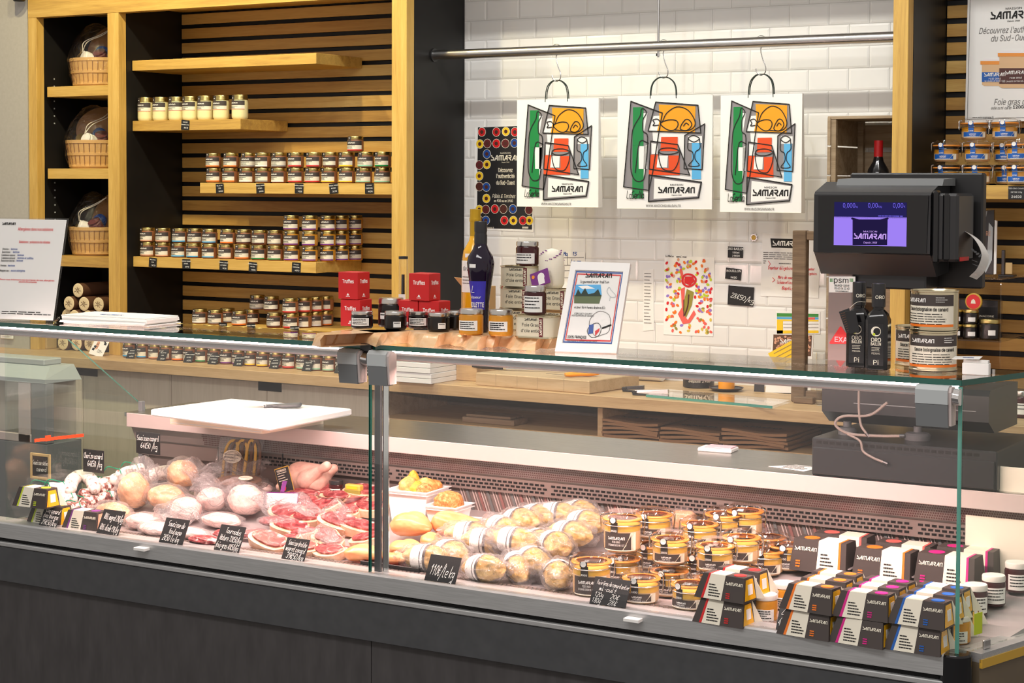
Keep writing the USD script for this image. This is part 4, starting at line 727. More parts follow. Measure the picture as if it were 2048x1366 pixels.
for u, v, y, k, lab in ((1893, 0, -.25, 0, 'first of the bottom row'), (1955, 0, -.25, 0, 'second of the bottom row'), (2016, 0, -.155, 0, 'third of the bottom row'), (2040, 0, -.30, 0, 'last of the bottom row'), (1893, 0, -.25, 1, 'first of the middle row'), (1955, 0, -.25, 1, 'second of the middle row'), (2014, 0, -.155, 1, 'third of the middle row'), (2040, 0, -.30, 1, 'last of the middle row'), (1948, 0, -.19, 2, 'left one of the two on top'), (2010, 0, -.19, 2, 'right one of the two on top')):
    p = at(u, 340 - 44 * k, y=y); BLUE.put((p[0], y, zr_ + .0005 + k * .0722), rnd.uniform(14, 30), 'clip-top jar with blue label on the right shelf, ' + lab, 'blue-labelled jars on the right shelf')
p = at(2033, 385, y=-.3225); card('price_card', 'black price card with white print on the edge of the right shelf', None, (p[0], -.3235, p[2] - .022), .052, .042, 0, 0, [('FOIE GRAS CANARD', .004, 0, .78), ('ENTIER 120g', .004, 0, .5), ('24€00', .0075, 0, .12)])
f = Flat((0, -.034, 0))
t = sheet('foie_gras_poster', 'large white framed poster of clip-top jars against the slats on the right', 'poster', f, [(1936, -30), (2120, -40), (2114, 240), (1930, 246)], 'white', .016)
deco(t, 'border', 'grey_ink', f.line([(1941, -20), (1935, 239), (2110, 233)], 1))
deco(t, 'lettering', 'ink', f.t('', 1981, 39, 15, fn=lambda h: logo(h, 0, .0003, True)))
deco(t, 'grey_lettering', 'grey_ink', f.t("Découvrez l'authenticité", 1957, 68, 12, 132, slant=.22), f.t('du Sud-Ouest', 1981, 83, 12, 80, slant=.22), f.t('Foie gras de canard', 1987, 210, 12, 112, slant=.22), f.t('entier ou mi-cuit en', 1982, 219, 6, 40, slant=.22)); deco(t, 'bold_lettering', 'ink', f.t('120G 180G', 2025, 217, 6, 48, bold=True), f.t('www.maisonsamaran.fr', 1945, 237, 4, 42))
for nm, u, v, w, h, lb in (('printed_jar', 1990, 172, 52, 46, 'label_blue'), ('printed_jar', 2032, 176, 66, 66, 'brown_cap')):
    d = t.part(nm, f.P([(u - w / 2, v - h), (u + w / 2, v - h), (u + w / 2, v - 3), (u + w / 2 - 5, v), (u - w / 2 + 5, v), (u - w / 2, v - 3)], .0008 if lb == 'label_blue' else .0018), 'foie', False, world=True)
    t.part('printed_label', f.P([(u - w / 2, v - h * .6), (u + w / 2, v - h * .6), (u + w / 2, v - 8), (u - w / 2, v - 8)], .0014 if lb == 'label_blue' else .0024), lb, False, world=True, under=d); t.part('printed_gasket', f.P([(u - w / 2 - 3, v - h - 4), (u + w / 2 + 3, v - h - 4), (u + w / 2 + 3, v - h + 3), (u - w / 2 - 3, v - h + 3)], .0015 if lb == 'label_blue' else .0025), 'gasket', False, world=True, under=d)
    t.part('printed_lid', f.P([(u - w / 2 + 4, v - h - 9), (u + w / 2 - 4, v - h - 9), (u + w / 2, v - h - 4), (u - w / 2, v - h - 4)], .0015 if lb == 'label_blue' else .0025), 'tub_white', False, world=True, under=d)
    t.part('printed_lettering', cat(f.t('', u, v - h * .42, 7, off=.003, fn=lambda q: logo(q, .5, .0003)), f.t('FOIE GRAS', u, v - h * .28, 3.4, align=.5, off=.003), f.t('DE CANARD ENTIER MI-CUIT', u, v - h * .18, 3, w * .8, align=.5, off=.003)), 'white', False, world=True, under=d)
# magazine, acrylic display with truffle jars
za = at(1950, 552, y=-.22)[2]; zc = at(1950, 678, y=-.30)[2]
xa, xb = at(1898, 600, y=-.22)[0], at(2010, 600, y=-.22)[0]
t = Thing('acrylic_display', 'clear acrylic shelf stand holding truffle jars at the right end of the bench', 'display stand', ((xa + xb) / 2, -.2, ZB))
for z in (zc, za): t.part('shelf', cbox(xa, xb + .02, -.33, -.04, z - .005, z, .001), 'acrylic', False, world=True)
for x in (xa, xb + .015): t.part('side', cbox(x, x + .004, -.33, -.04, ZB + .001, za, .0005), 'acrylic', False, world=True)
f = Flat((0, -.20, 0)); t = sheet('magazine', 'dark culinary magazine with orange lettering standing on the acrylic display', 'magazine', f, [(1937, 424), (1988, 420), (1986, 549), (1934, 549)], 'soft_black', .008)
deco(t, 'cover_picture', 'grey_plastic', f.P([(1950, 424), (1975, 422), (1968, 450), (1955, 440)]), f.P([(1978, 445), (1986, 455), (1984, 520), (1972, 545), (1955, 548), (1975, 500)]), f.P([(1940, 490), (1955, 500), (1945, 530)]))
deco(t, 'lettering', 'salmon', f.t('SCIENCE', 1937, 458, 9, 31, off=.002), f.t('CULINAIRE', 1937, 471, 9, 44, off=.002)); t.part('pages', f.P([(1989, 440), (1994, 442), (1992, 548), (1987, 549)], -.007, .006), 'paper', False, world=True)
def lidjar(name, R, Hh, body, lid, cat_='jar', lbl=None, rows=2):
    def build(lab, loc, rot, group, tilt):
        t = Thing(name, lab, cat_, loc, rot, group, tilt=tilt)
        t.part('glass', lathe([(0, 0), (R * .88, 0), (R, .004), (R, Hh * .72), (R * .9, Hh * .80), (R * .88, Hh * .83)], 20), body)
        t.part('lid', lathe([(R * .86, Hh * .8), (R * .96, Hh * .805), (R * .97, Hh * .83), (R * .97, Hh * .96), (R * .93, Hh * .995), (0, Hh)], 20), lid)
        if lbl:
            z0, z1, a0, a1, lm = lbl; l = t.part('label', patch(R, Hh * z0, Hh * z1, a0, a1), lm)
            if rows: t.part('small_print', wrap(mv(lines(R * math.radians(a1 - a0) * .8, rows, Hh * (z1 - z0) / (rows + 1), Hh * .035, 4), (R * math.radians(a0 + (a1 - a0) * .1), Hh * (z1 - .05), 0)), R), 'ink', False, under=l)
        return t
    return Stock(build)
TRF = lidjar('truffle_jar', .026, .046, 'truffle', 'gold_lid', lbl=(.2, .5, -22, 30, 'paper'), rows=0); TRL = lidjar('large_truffle_jar', .036, .064, 'truffle', 'gold_lid', lbl=(.22, .48, -15, 22, 'paper'), rows=0)
for u, k, lab in ((1911, 0, 'lower left'), (1941, 0, 'lower right'), (1911, 1, 'upper left'), (1941, 1, 'upper right')):
    p = at(u, 660, y=-.29); TRF.put((p[0], -.29, zc + .0005 + k * .0463), 20, 'gold-lidded truffle jar on the acrylic stand, ' + lab + ' of four', 'small truffle jars on the acrylic stand')
p = at(1980, 660, y=-.28); TRL.put((p[0], -.28, zc + .0005), 22, 'wider gold-lidded truffle jar on the acrylic stand')
p = at(1949, 603, y=-.245); t = Thing('round_tin', 'round red and gold tin standing on edge above the truffle jars', 'tin', (p[0], -.25, p[2]))
t.part('rim', rx(lathe([(.0, -.006), (.026, -.006), (.0275, -.002), (.0275, .006), (.025, .008), (0, .007)], 28), 90), 'gilt'); t.part('red_face', rx(lathe([(0, .0072), (.023, .0072), (.023, .0085), (0, .0086)], 28), 90), 'sticker_red'); t.part('crest', frame(poly([(-.008, -.006), (.008, -.006), (.006, .004), (0, .009), (-.006, .004)], .0006), (0, -.0087, 0), (1, 0, 0), (0, 0, 1)), 'cream_label', False)
for k, (u, w) in enumerate(((1925, .07), (1975, .07))):
    p = at(u, 620, y=-.12); t = Thing('black_box', 'black box behind the truffle jars on the acrylic stand, ' + ('left', 'right')[k], 'box', (p[0], -.12, zc + .0005), 0, 'black boxes on the acrylic stand')
    t.part('carton', cbox(-.042, .042, -.03, .03, 0, .115, .001), 'soft_black', False); t.part('lettering', frame(mv(text('VINAIGRE', .006, False, .06, 0, .0003, .5), (0, .06, 0)), (0, -.0302, 0), (1, 0, 0), (0, 0, 1)), 'cream_label', False)
p = at(2018, 548, y=-.2); t = Thing('mini_easel', 'tiny dark easel with a wooden tag on the acrylic display', 'easel', (p[0], -.2, za + .0005))
t.part('base', cbox(-.03, .02, -.02, .02, 0, .006, .001), 'soft_black', False); t.part('panel', cbox(-.022, -.012, -.012, .0, .006, .085, .001), 'soft_black', False); t.part('tag', cbox(-.010, .012, -.008, -.004, .008, .045, .001), 'box_card', False)
# crates by the right post, wine bottle
def crate(lab, x0, x1, z0, z1, y0, y1, shelf=None):
    t = Thing('wooden_crate', lab, 'crate', ((x0 + x1) / 2, (y0 + y1) / 2, z0)); w = .011
    for n, a, b in (('side_board', x0, x0 + w), ('side_board', x1 - w, x1)):
        hh = (z1 - z0) / 4
        for k in range(4): t.part(n, cbox(a, b, y0, y1, z0 + k * hh + .001, z0 + (k + 1) * hh - .004, .001), 'crate_wood', False, world=True)
    t.part('top_board', cbox(x0, x1, y0 + .002, y1, z1 - w, z1 - .001, .001), 'crate_wood', False, world=True); t.part('bottom_board', cbox(x0 + w, x1 - w, y0 + .002, y1, z0 + .001, z0 + w, .001), 'crate_wood', False, world=True)
    hh = (z1 - z0 - 2 * w) / 4
    for k in range(4): t.part('back_board', cbox(x0 + w, x1 - w, y1 - .008, y1 - .001, z0 + w + k * hh + .004, z0 + w + (k + 1) * hh - .012, .001), 'crate_wood', False, world=True)
    for x in (x0 + w, x1 - w - .02):
        for y in (y1 - .03,): t.part('corner_block', cbox(x, x + .02, y, y + .02, z0 + w, z1 - w, .001), 'crate_wood', False, world=True)
    t.part('front_post', cbox(x0 + w, x0 + w + .018, y0 + .004, y0 + .022, z0 + w, z1 - w, .001), 'crate_wood', False, world=True)
    if shelf: t.part('shelf', cbox(x0 + w, x1 - w, y0 + .004, y1 - .01, shelf - .01, shelf, .001), 'crate_wood', False, world=True)
    return t
x0 = at(1655, 232, y=-.30)[0]; zt = at(1655, 232, y=-.30)[2]
crate('upper weathered wooden crate with a red-capped bottle beside the right post', x0, -1.937, 1.485, zt, -.30, -.012)
crate('lower weathered wooden crate standing on the bench under the bottle crate', x0 + .002, -1.939, ZB + .0005, 1.484, -.30, -.012, at(1648, 596, y=-.30)[2])
p = at(1757, 300, y=-.17); t = Thing('wine_bottle', 'dark wine bottle with a red capsule standing in the upper crate', 'bottle', (p[0], -.17, 1.4965))
t.part('glass', lathe([(0, 0), (.034, 0), (.0375, .004), (.0375, .185), (.034, .205), (.018, .232), (.0145, .25), (.0142, .262)], 24), 'glossy_black'); t.part('capsule', lathe([(.0146, .235), (.0150, .24), (.0150, .298), (.0146, .302), (0, .3025)], 20), 'sticker_red'); t.part('label', patch(.0377, .06, .14, -60, 60), 'cream_label')
# rustic stand in front of the letter
t = Thing('rustic_stand', 'rustic dark wooden stand of rough posts in front of the pinned letter', 'stand', at(1598, 805, z=ZB))
yp = t.loc[1]; x0, x1 = at(1583, 640, y=yp)[0], at(1610, 640, y=yp)[0]; zt = at(1598, 461, y=yp)[2]; x2 = x0 + .30
for a in (x0, x2): t.part('post', rough(tm(trimesh.creation.box((x1 - x0, .035, zt - ZB - .001)).subdivide().subdivide()), .0015, 40), 'old_wood', False) if 0 else t.part('post', cbox(a, a + x1 - x0, yp, yp + .032, ZB + .001, zt, .003), 'old_wood', False, world=True)
t.part('top_rail', cbox(x1 + .0, x2, yp + .003, yp + .030, zt - .032, zt - .002, .003), 'old_wood', False, world=True); t.part('rear_rail', cbox(x1, x2, yp + .006, yp + .028, ZB + .012, ZB + .040, .003), 'old_wood', False, world=True); t.part('foot', cbox(x0 + .02, x0 + .09, yp - .03, yp - .001, ZB + .001, ZB + .022, .003), 'old_wood', False, world=True)
# acrylic bottle rack behind, flyer, note
f = Flat((0, -.22, 0), (1, 0, 0), (0, .06, 1)); q = f.L(1580, 789); 
t = sheet('display_flyer', 'upright flyer with a brown food picture behind the rustic stand', 'flyer', f, [(1546, 668), (1627, 670), (1621, 790), (1530, 788)], 'paper', .003)
deco(t, 'picture', 'log_side', f.P([(1547, 669), (1624, 671), (1622, 712), (1545, 712)])); r = random.Random(8)
deco(t, 'picture_grain', 'salmon', *[f.dot(r.uniform(1550, 1620), r.uniform(673, 710), 2.6, .001, 2) for k in range(70)], kind='stuff'); deco(t, 'picture_lettering', 'white', f.t('', 1586, 688, 9, off=.002, fn=lambda h: logo(h, .5, .0003)))
deco(t, 'dark_foot', 'soft_black', f.P([(1530, 785), (1621, 787), (1621, 790), (1530, 788)]), f.P([(1509, 764), (1529, 764), (1529, 786), (1508, 784)]))
f2 = Flat((0, -.235, 0), (1, 0, 0), (0, .06, 1)); t = sheet('sticky_note', 'yellow paper note stuck aslant on the brown flyer', 'note', f2, [(1536, 707), (1583, 681), (1608, 722), (1556, 740)], 'yellow', .0006)
deco(t, 'small_print', 'grey_ink', *[f2.line([(1548 + k * 5, 707 + k * 7), (1582 + k * 5, 689 + k * 7)], .8) for k in range(4)])
p = at(1644, 788, y=-.42); t = Thing('acrylic_holder', 'tall clear acrylic holder between the rustic stand and the scale pole', 'holder', (p[0], -.42, ZB))
t.part('tube', lathe([(.0, .0005), (.019, .0005), (.02, .002), (.02, .175), (.018, .175), (.018, .004), (0, .004)], 16), 'acrylic'); t.part('ring', cat(*[lathe([(.0195, z), (.021, z + .001), (.0195, z + .003)], 16, False) for z in (.03, .07, .11, .15)]), 'acrylic')
# paper roll, papers, wooden blocks, board, knives
pa, pb = at(1120, 697, y=-.055), at(1326, 697, y=-.055); t = Thing('paper_roll', 'thick white paper roll lying on the bench against the tiles', 'roll', ((pa[0] + pb[0]) / 2, -.055, ZB))
t.part('roll', xf(lathe([(.0, -.001), (.014, -.001), (.014, -.012), (.0, -.012)][:0] + [(.036, 0), (.038, .002), (.038, pb[0] - pa[0] - .002), (.036, pb[0] - pa[0]), (.016, pb[0] - pa[0]), (.016, .0), (.036, 0)], 28, False), rotm((0, 1, 0), 90) @ np.eye(4)) if 0 else mv(ry(lathe([(.016, 0), (.036, 0), (.038, .002), (.038, pb[0] - pa[0] - .002), (.036, pb[0] - pa[0]), (.016, pb[0] - pa[0]), (.016, 0)], 28, False), 90), (pa[0] - (pa[0] + pb[0]) / 2, 0, .0385)), 'paper'); t.part('core', mv(ry(lathe([(.012, .01), (.0159, .004), (.0159, pb[0] - pa[0] - .002), (.012, pb[0] - pa[0] - .002), (.012, .01)], 20, False), 90), (pa[0] - (pa[0] + pb[0]) / 2, 0, .0385)), 'kraft')
p = at(786, 759, y=-.60); q = at(860, 768, y=-.60); w = q[0] - p[0]
t = Thing('paper_stack', 'thick stack of white wrapping paper overhanging the bench front edge', 'paper stack', (p[0], -.60, ZB)); r = random.Random(2)
for k in range(6):
    o = r.uniform(0, .006); t.part('ream', cbox(o, w + o * .4, o * .6, .21, .0008 + k * .019, .0185 + k * .019, .0012), 'paper', False)
p = at(912, 764, y=-.43); t = Thing('wooden_block', 'brown wooden box behind the stack of wrapping paper on the bench', 'box', (p[0], -.43, ZB)); t.part('box', cbox(0, .09, 0, .16, .0005, .085, .002), 'bench_oak', False); t.part('lid', cbox(-.003, .093, -.003, .163, .085, .095, .002), 'bench_oak', False)
def boardth(name, lab, pts, z, th, m, r_=.003, **k):
    c = [at(*p, z=z) for p in pts]; lo = [tuple(q - (0, 0, th)) for q in c]; hi = [tuple(q) for q in c]
    ctr = np.mean(c, 0) - (0, 0, th); t = Thing(name, lab, 'board', ctr, **k); pp = []
    for q in c:
        d = _n(np.array([*(np.mean(c, 0) - q)[:2], 0])) * r_ * 1.4; pp += [tuple(q - (0, 0, r_)), tuple(q + d), tuple(q - (0, 0, th - r_)), tuple(q + d - (0, 0, th))]
    t.part('board', hull(pp), m, False, world=True); t.c = c; return t
t = boardth('chopping_board', 'thick end-grain wooden chopping board on the bench under two knives', [(952, 745), (1179, 762), (1278, 748), (1052, 734)], ZB + .046, .0455, 'board_wood')
t.part('glue_line', cat(*[hull([tuple(t.c[0] * (1 - s) + t.c[1] * s + (0, -.0004, 0)), tuple(t.c[0] * (1 - s) + t.c[1] * s + (.0012, -.0004, 0)), tuple(t.c[0] * (1 - s) + t.c[1] * s - (0, .0004, .044)), tuple(t.c[0] * (1 - s) + t.c[1] * s - (-.0012, .0004, .044)), tuple(t.c[0] * (1 - s) + t.c[1] * s + (.0006, .001, -.02))]) for s in (.18, .37, .55, .78)]), 'crate_wood', False, world=True, kind='stuff')
zk = ZB + .046
def knife(lab, a, b, c, hm, bolster=True):
    pa, pb, pc = at(*a, z=zk + .012), at(*b, z=zk + .010), at(*c, z=zk + .004); t = Thing('knife', lab, 'knife', (pa + pb) / 2 - (0, 0, .012)); d = _n(pb - pa)
    L = np.linalg.norm(pb - pa); prof = [.006, .0105, .0115, .010, .0098, .0112, .008]
    v, f = tube([pa + d * L * s for s in np.linspace(0, 1, 7)], prof, 12); t.part('handle', (np.stack([v[:, 0], v[:, 1], zk + .0005 + (v[:, 2] - v[:, 2].min()) * .8], 1), f), hm, world=True)
    if bolster: t.part('bolster', tube([pb, pb + d * .012], [.0098, .0098], 12), 'chrome', world=True)
    e = pb + d * (.012 if bolster else .0); s = np.array([-d[1], d[0], 0]); t.part('blade', hull([tuple(e + s * .010 + (0, 0, -.002)), tuple(e - s * .012 + (0, 0, -.004)), tuple(e + s * .010 + (0, 0, .0)), tuple(e - s * .012 + (0, 0, -.003)), tuple(pc + s * .004), tuple(pc - s * .002), tuple(pc + (0, 0, .001))]), 'brushed', False, world=True)
knife('black-handled carving knife lying on the wooden chopping board', (945, 731), (1008, 735), (1130, 743), 'soft_black'); knife('small knife with an orange handle on the wooden chopping board', (1198, 746), (1130, 749), (1092, 747), 'plastic_orange', False)
for k, (u, v, L_, lab) in enumerate(((1246, 783, .075, 'small dark stapler lying behind the grey one on the bench'), (1266, 790, .125, 'grey metal stapler lying on the bench beside the glass board'))):
    p = at(u, v, z=ZB); t = Thing('stapler', lab, 'stapler', (p[0], p[1], ZB), 12); m = ('soft_black', 'brushed')[k]
    t.part('base', cbox(0, L_, -.010, .010, .0005, .006, .0015), 'soft_black', False); t.part('arm', hull([(0, -.009, .008), (0, .009, .008), (L_, -.009, .010), (L_, .009, .010), (.01, -.008, .018), (.01, .008, .018), (L_, -.008, .024), (L_, .008, .024)]), m, False); t.part('nose', cbox(-.002, .016, -.010, .010, .006, .016, .001), 'soft_black', False)
t = boardth('glass_board', 'clear green-edged glass board lying flat on the bench', [(1292, 789), (1545, 812), (1582, 800), (1335, 778)], ZB + .009, .0085, 'acrylic', .0008); t.part('edge', hull([tuple(t.c[0] + (0, -.0006, 0)), tuple(t.c[1] + (0, -.0006, 0)), tuple(t.c[0] - (0, .0006, .0085)), tuple(t.c[1] - (0, .0006, .0085)), tuple(t.c[0] - (0, 0, .004)), tuple(t.c[1] - (0, 0, .004))]), 'glass_edge_light', False, world=True)
p = at(1384, 777, z=ZB); t = Thing('black_pot', 'round black pot with pale maker lettering on the bench behind the glass board', 'pot', (p[0], p[1] + .055, ZB), 28)
t.part('pot', lathe([(0, .0005), (.054, .0005), (.056, .003), (.056, .088), (.053, .090), (.051, .086), (.05, .012), (0, .01)], 28), 'soft_black'); t.part('lettering', cat(wrap(mv(text('Depuis 1988', .010, slant=.25, align=.5), (0, .022, 0)), .056), wrap(mv(logo(.020), (0, .042, 0)), .056)), 'cream_label', False)
p = at(1450, 782, z=ZB); t = Thing('saucer', 'black saucer under the orange cup on the bench', 'saucer', (p[0], p[1] + .01, ZB)); t.part('dish', lathe([(0, .0005), (.04, .0005), (.058, .008), (.061, .0115), (.058, .0105), (.04, .004), (0, .003)], 28), 'soft_black'); t.part('rim', lathe([(.0575, .0105), (.0612, .0112), (.0610, .0124), (.058, .0118)], 28, False), 'brown_cap')
t = Thing('orange_cup', 'orange cup standing on the black saucer', 'cup', (p[0], p[1] + .012, ZB + .0035)); t.part('cup', lathe([(0, .0005), (.026, .0005), (.029, .004), (.029, .066), (.027, .066), (.026, .006), (0, .005)], 24), 'plastic_orange'); t.part('rim', lathe([(.0265, .065), (.0297, .065), (.0297, .069), (.0265, .069)], 24, False), 'orange')
# paper bags in the open shelf under the bench
for k, (u0, u1, v, n, lab) in enumerate(((1211, 1322, 876, 5, 'left'), (1326, 1444, 892, 4, 'middle'), (1448, 1578, 903, 5, 'right'))):
    a, b = at(u0, v, y=-.50)[0], at(u1, v, y=-.50)[0]; t = Thing('kraft_bags', 'pile of folded brown paper bags in the open shelf, ' + lab + ' of three', 'paper bags', ((a + b) / 2, -.40, .7785), 0, 'folded brown bags under the bench'); r = random.Random(k)
    for j in range(n):
        o = r.uniform(-.006, .006); w = (b - a) / 2; g = tm(trimesh.creation.box((2 * w, .30, .0085)).subdivide().subdivide().subdivide()); v_ = g[0]; v_[:, 2] += .004 * np.sin(v_[:, 0] * 22 + j) * (v_[:, 1] < 0) + .0045
        t.part('bag', (v_ + (o, .03 + r.uniform(-.012, 0), .003 + j * .0115), g[1]), 'kraft', 20)
    t.part('lettering', mv(xf(logo(.022), rotm((1, 0, 0), 0)), (0, -.06, .006 + n * .0115)), 'ink', False)
p = at(955, 832, y=-.46); t = Thing('plank_offcut', 'flat plank lying in the dark open shelf left of the divider', 'plank', (p[0], -.42, .7785)); t.part('plank', cbox(-.06, .16, -.05, .05, .0005, .02, .002), 'old_wood', False); t.part('upper_plank', cbox(-.05, .14, -.04, .05, .0205, .030, .002), 'old_wood', False)
p = at(2041, 836, z=ZB); t = lidjar('jam_jar_on_bench', .033, .085, 'jam', 'silver_lid', lbl=(.14, .55, -50, 50, 'paper')).put((p[0], p[1] + .02, ZB + .0005), 20, 'dark jam jar on the bench at the far right edge')
plain('field_green', C(96, 110, 78), .7); plain('tree_green', C(40, 56, 46), .7)
# ---------------------------------------------------------------- on the glass top
ZL = 1.289                                                    # top of the live-edged plank
r = random.Random(4); fr, bk = [], []
for k, u in enumerate(np.linspace(634, 1106, 34)):
    v = 660 + (u - 634) * .031 + 3.2 * math.sin(k * .9) + 1.6 * math.sin(k * 2.3) + (6 if u < 650 else 0); p = at(u, v, z=ZL); fr.append(p)
b0, b1 = fr[0][:2] + (.05, .155), fr[-1][:2] + (.0, .165)
t = Thing('live_edge_plank', 'wavy-edged slab of glossy wood under the truffle boxes and tins', 'plank', (np.mean([q[0] for q in fr]), np.mean([q[1] for q in fr]), ZP))
top = [tuple(q) for q in fr] + [(*b1, ZL), (*b0, ZL)]; n = len(top); lo = []
for i, q in enumerate(top):
    o = (-.016 + .008 * math.sin(i * 1.1)) if i < n - 2 else 0; lo.append((q[0], q[1] + o - (.004 if i < n - 2 else 0), ZP + .0006))
mid = [(q[0], q[1] - (.010 + .006 * math.sin(i * 1.7) if i < n - 2 else 0), ZL - .011) for i, q in enumerate(top)]
tv, tf = poly([(q[0], q[1]) for q in top], 1.); c = trimesh.creation.triangulate_polygon(Polygon([(q[0], q[1]) for q in top]), engine='earcut')
V = np.array(lo + mid + top); Fs = []
for a in (0, n):
    for i in range(n): j = (i + 1) % n; Fs += [(a + i, a + j, a + n + j), (a + i, a + n + j, a + n + i)]
cv, cf = np.array(c[0]), np.array(c[1]); ix = [int(np.argmin(np.linalg.norm(np.array([(q[0], q[1]) for q in top]) - p_, axis=1))) for p_ in cv]
for f_ in cf: a_, b_, c_ = (ix[k] for k in f_); Fs += [(2 * n + a_, 2 * n + b_, 2 * n + c_), (c_, b_, a_)]
t.part('slab', (V, np.array(Fs)), 'plank_wood', 50, world=True)
p = at(1062, 680, z=ZL - .01); t.part('knot', mv(blob(.022, .007, .008, 3, .2), (p[0], p[1] + .004, p[2])), 'plank_wood', True, world=True); t.part('bark_rim', mv(blob(.010, .006, .006, 5, .3), (p[0] + .006, p[1] - .002, p[2])), 'cream_label', True, world=True)
# truffle boxes
def truffle(label, loc, rot, group, tilt):
    t = Thing('truffle_box', label, 'box', loc, rot, group); w, d, h = .060, .052, .0675
    t.part('carton', cbox(0, w, 0, d, .0004, h, .0008), 'red_box', False); t.part('lid_flap', cbox(.001, w - .001, .001, d - .001, h, h + .0006, .0002), 'red_box', False)
    f = lambda g, x, z: frame(mv(g, (x, z, 0)), (0, 0, 0), (1, 0, 0), (0, 0, 1)); s = lambda g, x, z: frame(mv(g, (x, z, 0)), (w, 0, 0), (0, 1, 0), (0, 0, 1))
    em = lambda: cat(poly([(-.004, 0), (.004, 0), (.002, .004), (0, .0055), (-.002, .004)], .0003), mv(text('MAISON', .0022, True, align=.5, depth=.0003), (0, -.0035, 0)))
    t.part('lettering', cat(f(text('Truffes', .0095, True, .036, 0, .0003, .5), w / 2, h * .60), s(text('Truffes', .0095, True, .032, 0, .0003, .5), d / 2, h * .60), f(em(), w / 2, h * .14), s(em(), d / 2, h * .14)), 'white', False)
    return t
TB = Stock(truffle)
def spot(u, v, z, dy=0.):
    p = at(u, v, z=z); return np.array([p[0], p[1] + dy, z + .0004])
q = spot(681, 652, ZL); TB.put(q, 0, 'red truffle box at the bottom left of the plank, under another', 'red truffle boxes'); TB.put(q + (-.004, -.004, .0685), 0, 'upper red truffle box at the left end of the plank', 'red truffle boxes')
q = spot(790, 655, ZL, .012); q2 = q + (.0625, .001, 0)
TB.put(q, 0, 'lower red truffle box behind the dark jars, left of the pair', 'red truffle boxes'); TB.put(q2, 0, 'lower red truffle box behind the dark jars, right of the pair', 'red truffle boxes'); TB.put((q + q2) / 2 + (.006, -.006, .0685), 0, 'red truffle box on top of the right-hand pair', 'red truffle boxes')
# dark jars, honey, jam
TJ = lidjar('dark_truffle_jar', .0275, .043, 'truffle', 'silver_lid', lbl=(.18, .62, -55, 48, 'paper'), rows=4)
TS = lidjar('dark_truffle_jar', .0275, .046, 'truffle', 'silver_lid', lbl=(.16, .46, 12, 52, 'paper'), rows=1)
TJ.put(spot(711, 658, ZL, .0275), 25, 'gold-edged low dark jar with white label before the left truffle boxes', 'dark jars on the plank'); TJ.put(spot(826, 658, ZL, .0275), 25, 'low dark jar with white label in the middle of the plank', 'dark jars on the plank')
TS.put(spot(778, 661, ZL, .0275), 12, 'low dark jar with small price sticker left of centre on the plank', 'dark jars on the plank'); TS.put(spot(865, 664, ZL, .0275), 18, 'low dark jar with small price sticker before the right truffle boxes', 'dark jars on the plank'); TS.put(spot(894, 661, ZL, .04), 60, 'low dark jar half hidden left of the yellow honey jar', 'dark jars on the plank')
lidjar('tall_dark_jar', .033, .072, 'truffle', 'silver_lid', lbl=(.28, .5, -30, 2, 'paper'), rows=1).put(spot(764, 655, ZL, .04), 10, 'taller silver-lidded dark jar between the truffle box groups')
t = Thing('vanilla_tube', 'tall clear tube holding dark vanilla pods between the truffle boxes', 'tube', spot(773, 650, ZL, .075))
t.part('tube', lathe([(0, 0), (.0115, 0), (.0115, .165), (0, .165)], 16), 'acrylic'); t.part('pods', cat(*[tube([(x, y, .01), (x * .6, y * .7, .125)], .002, 6) for x, y in ((-.005, 0), (0, .004), (.004, -.002), (.001, -.005), (-.002, .001))]), 'truffle', kind='stuff'); t.part('label', patch(.0117, .045, .075, -60, 60), 'paper'); t.part('cap', lathe([(0, .165), (.0122, .165), (.0122, .172), (0, .173)], 16), 'soft_black')
HJ = lidjar('honey_jar', .0295, .062, 'honey', 'silver_lid', lbl=(.18, .56, -62, 40, 'paper'), rows=4)
HJ.put(spot(929, 671, ZL, .0295), 22, 'amber jelly jar before the violet liqueur bottle', 'amber jars on the plank'); HJ.put(spot(989, 673, ZL, .0295), 22, 'amber jelly jar before the stacked tins', 'amber jars on the plank')
# bottles
t = Thing('white_wine_bottle', 'clear bottle of golden wine with a yellow capsule behind the violet bottle', 'bottle', spot(914, 655, ZL, .085))
t.part('glass', lathe([(0, 0), (.029, 0), (.033, .004), (.033, .17), (.030, .19), (.016, .215), (.0125, .232), (.012, .25)], 26), 'amber'); t.part('shine', lathe([(.0333, .006), (.0335, .17), (.0305, .1905)], 26, False), 'acrylic')
t.part('capsule', lathe([(.0128, .222), (.0136, .225), (.0136, .262), (.0150, .264), (.0150, .272), (.0138, .274), (.0138, .295), (0, .296)], 20), 'bag_orange' if 0 else 'gold_capsule' if 'gold_capsule' in MT else 'yellow'); l = t.part('label', patch(.0337, .085, .165, -60, 60), 'paper'); t.part('lettering', wrap(cat(mv(text('Grand', .010, slant=.2, align=.5, depth=.0002), (0, .14, .0003)), mv(lines(.04, 3, .008, .002, 1), (-.02, .125, .0003))), .0337), 'grey_ink', False, under=l); t.part('price_sticker', wrap(mv(poly([(-.01, -.005), (.01, -.005), (.01, .005), (-.01, .005)], .0003), (.0, .178, 0)), .0325), 'paper', False)
t = Thing('liqueur_bottle', 'violet liqueur bottle with a black cap and blue label on the plank', 'bottle', spot(941, 667, ZL, .045))
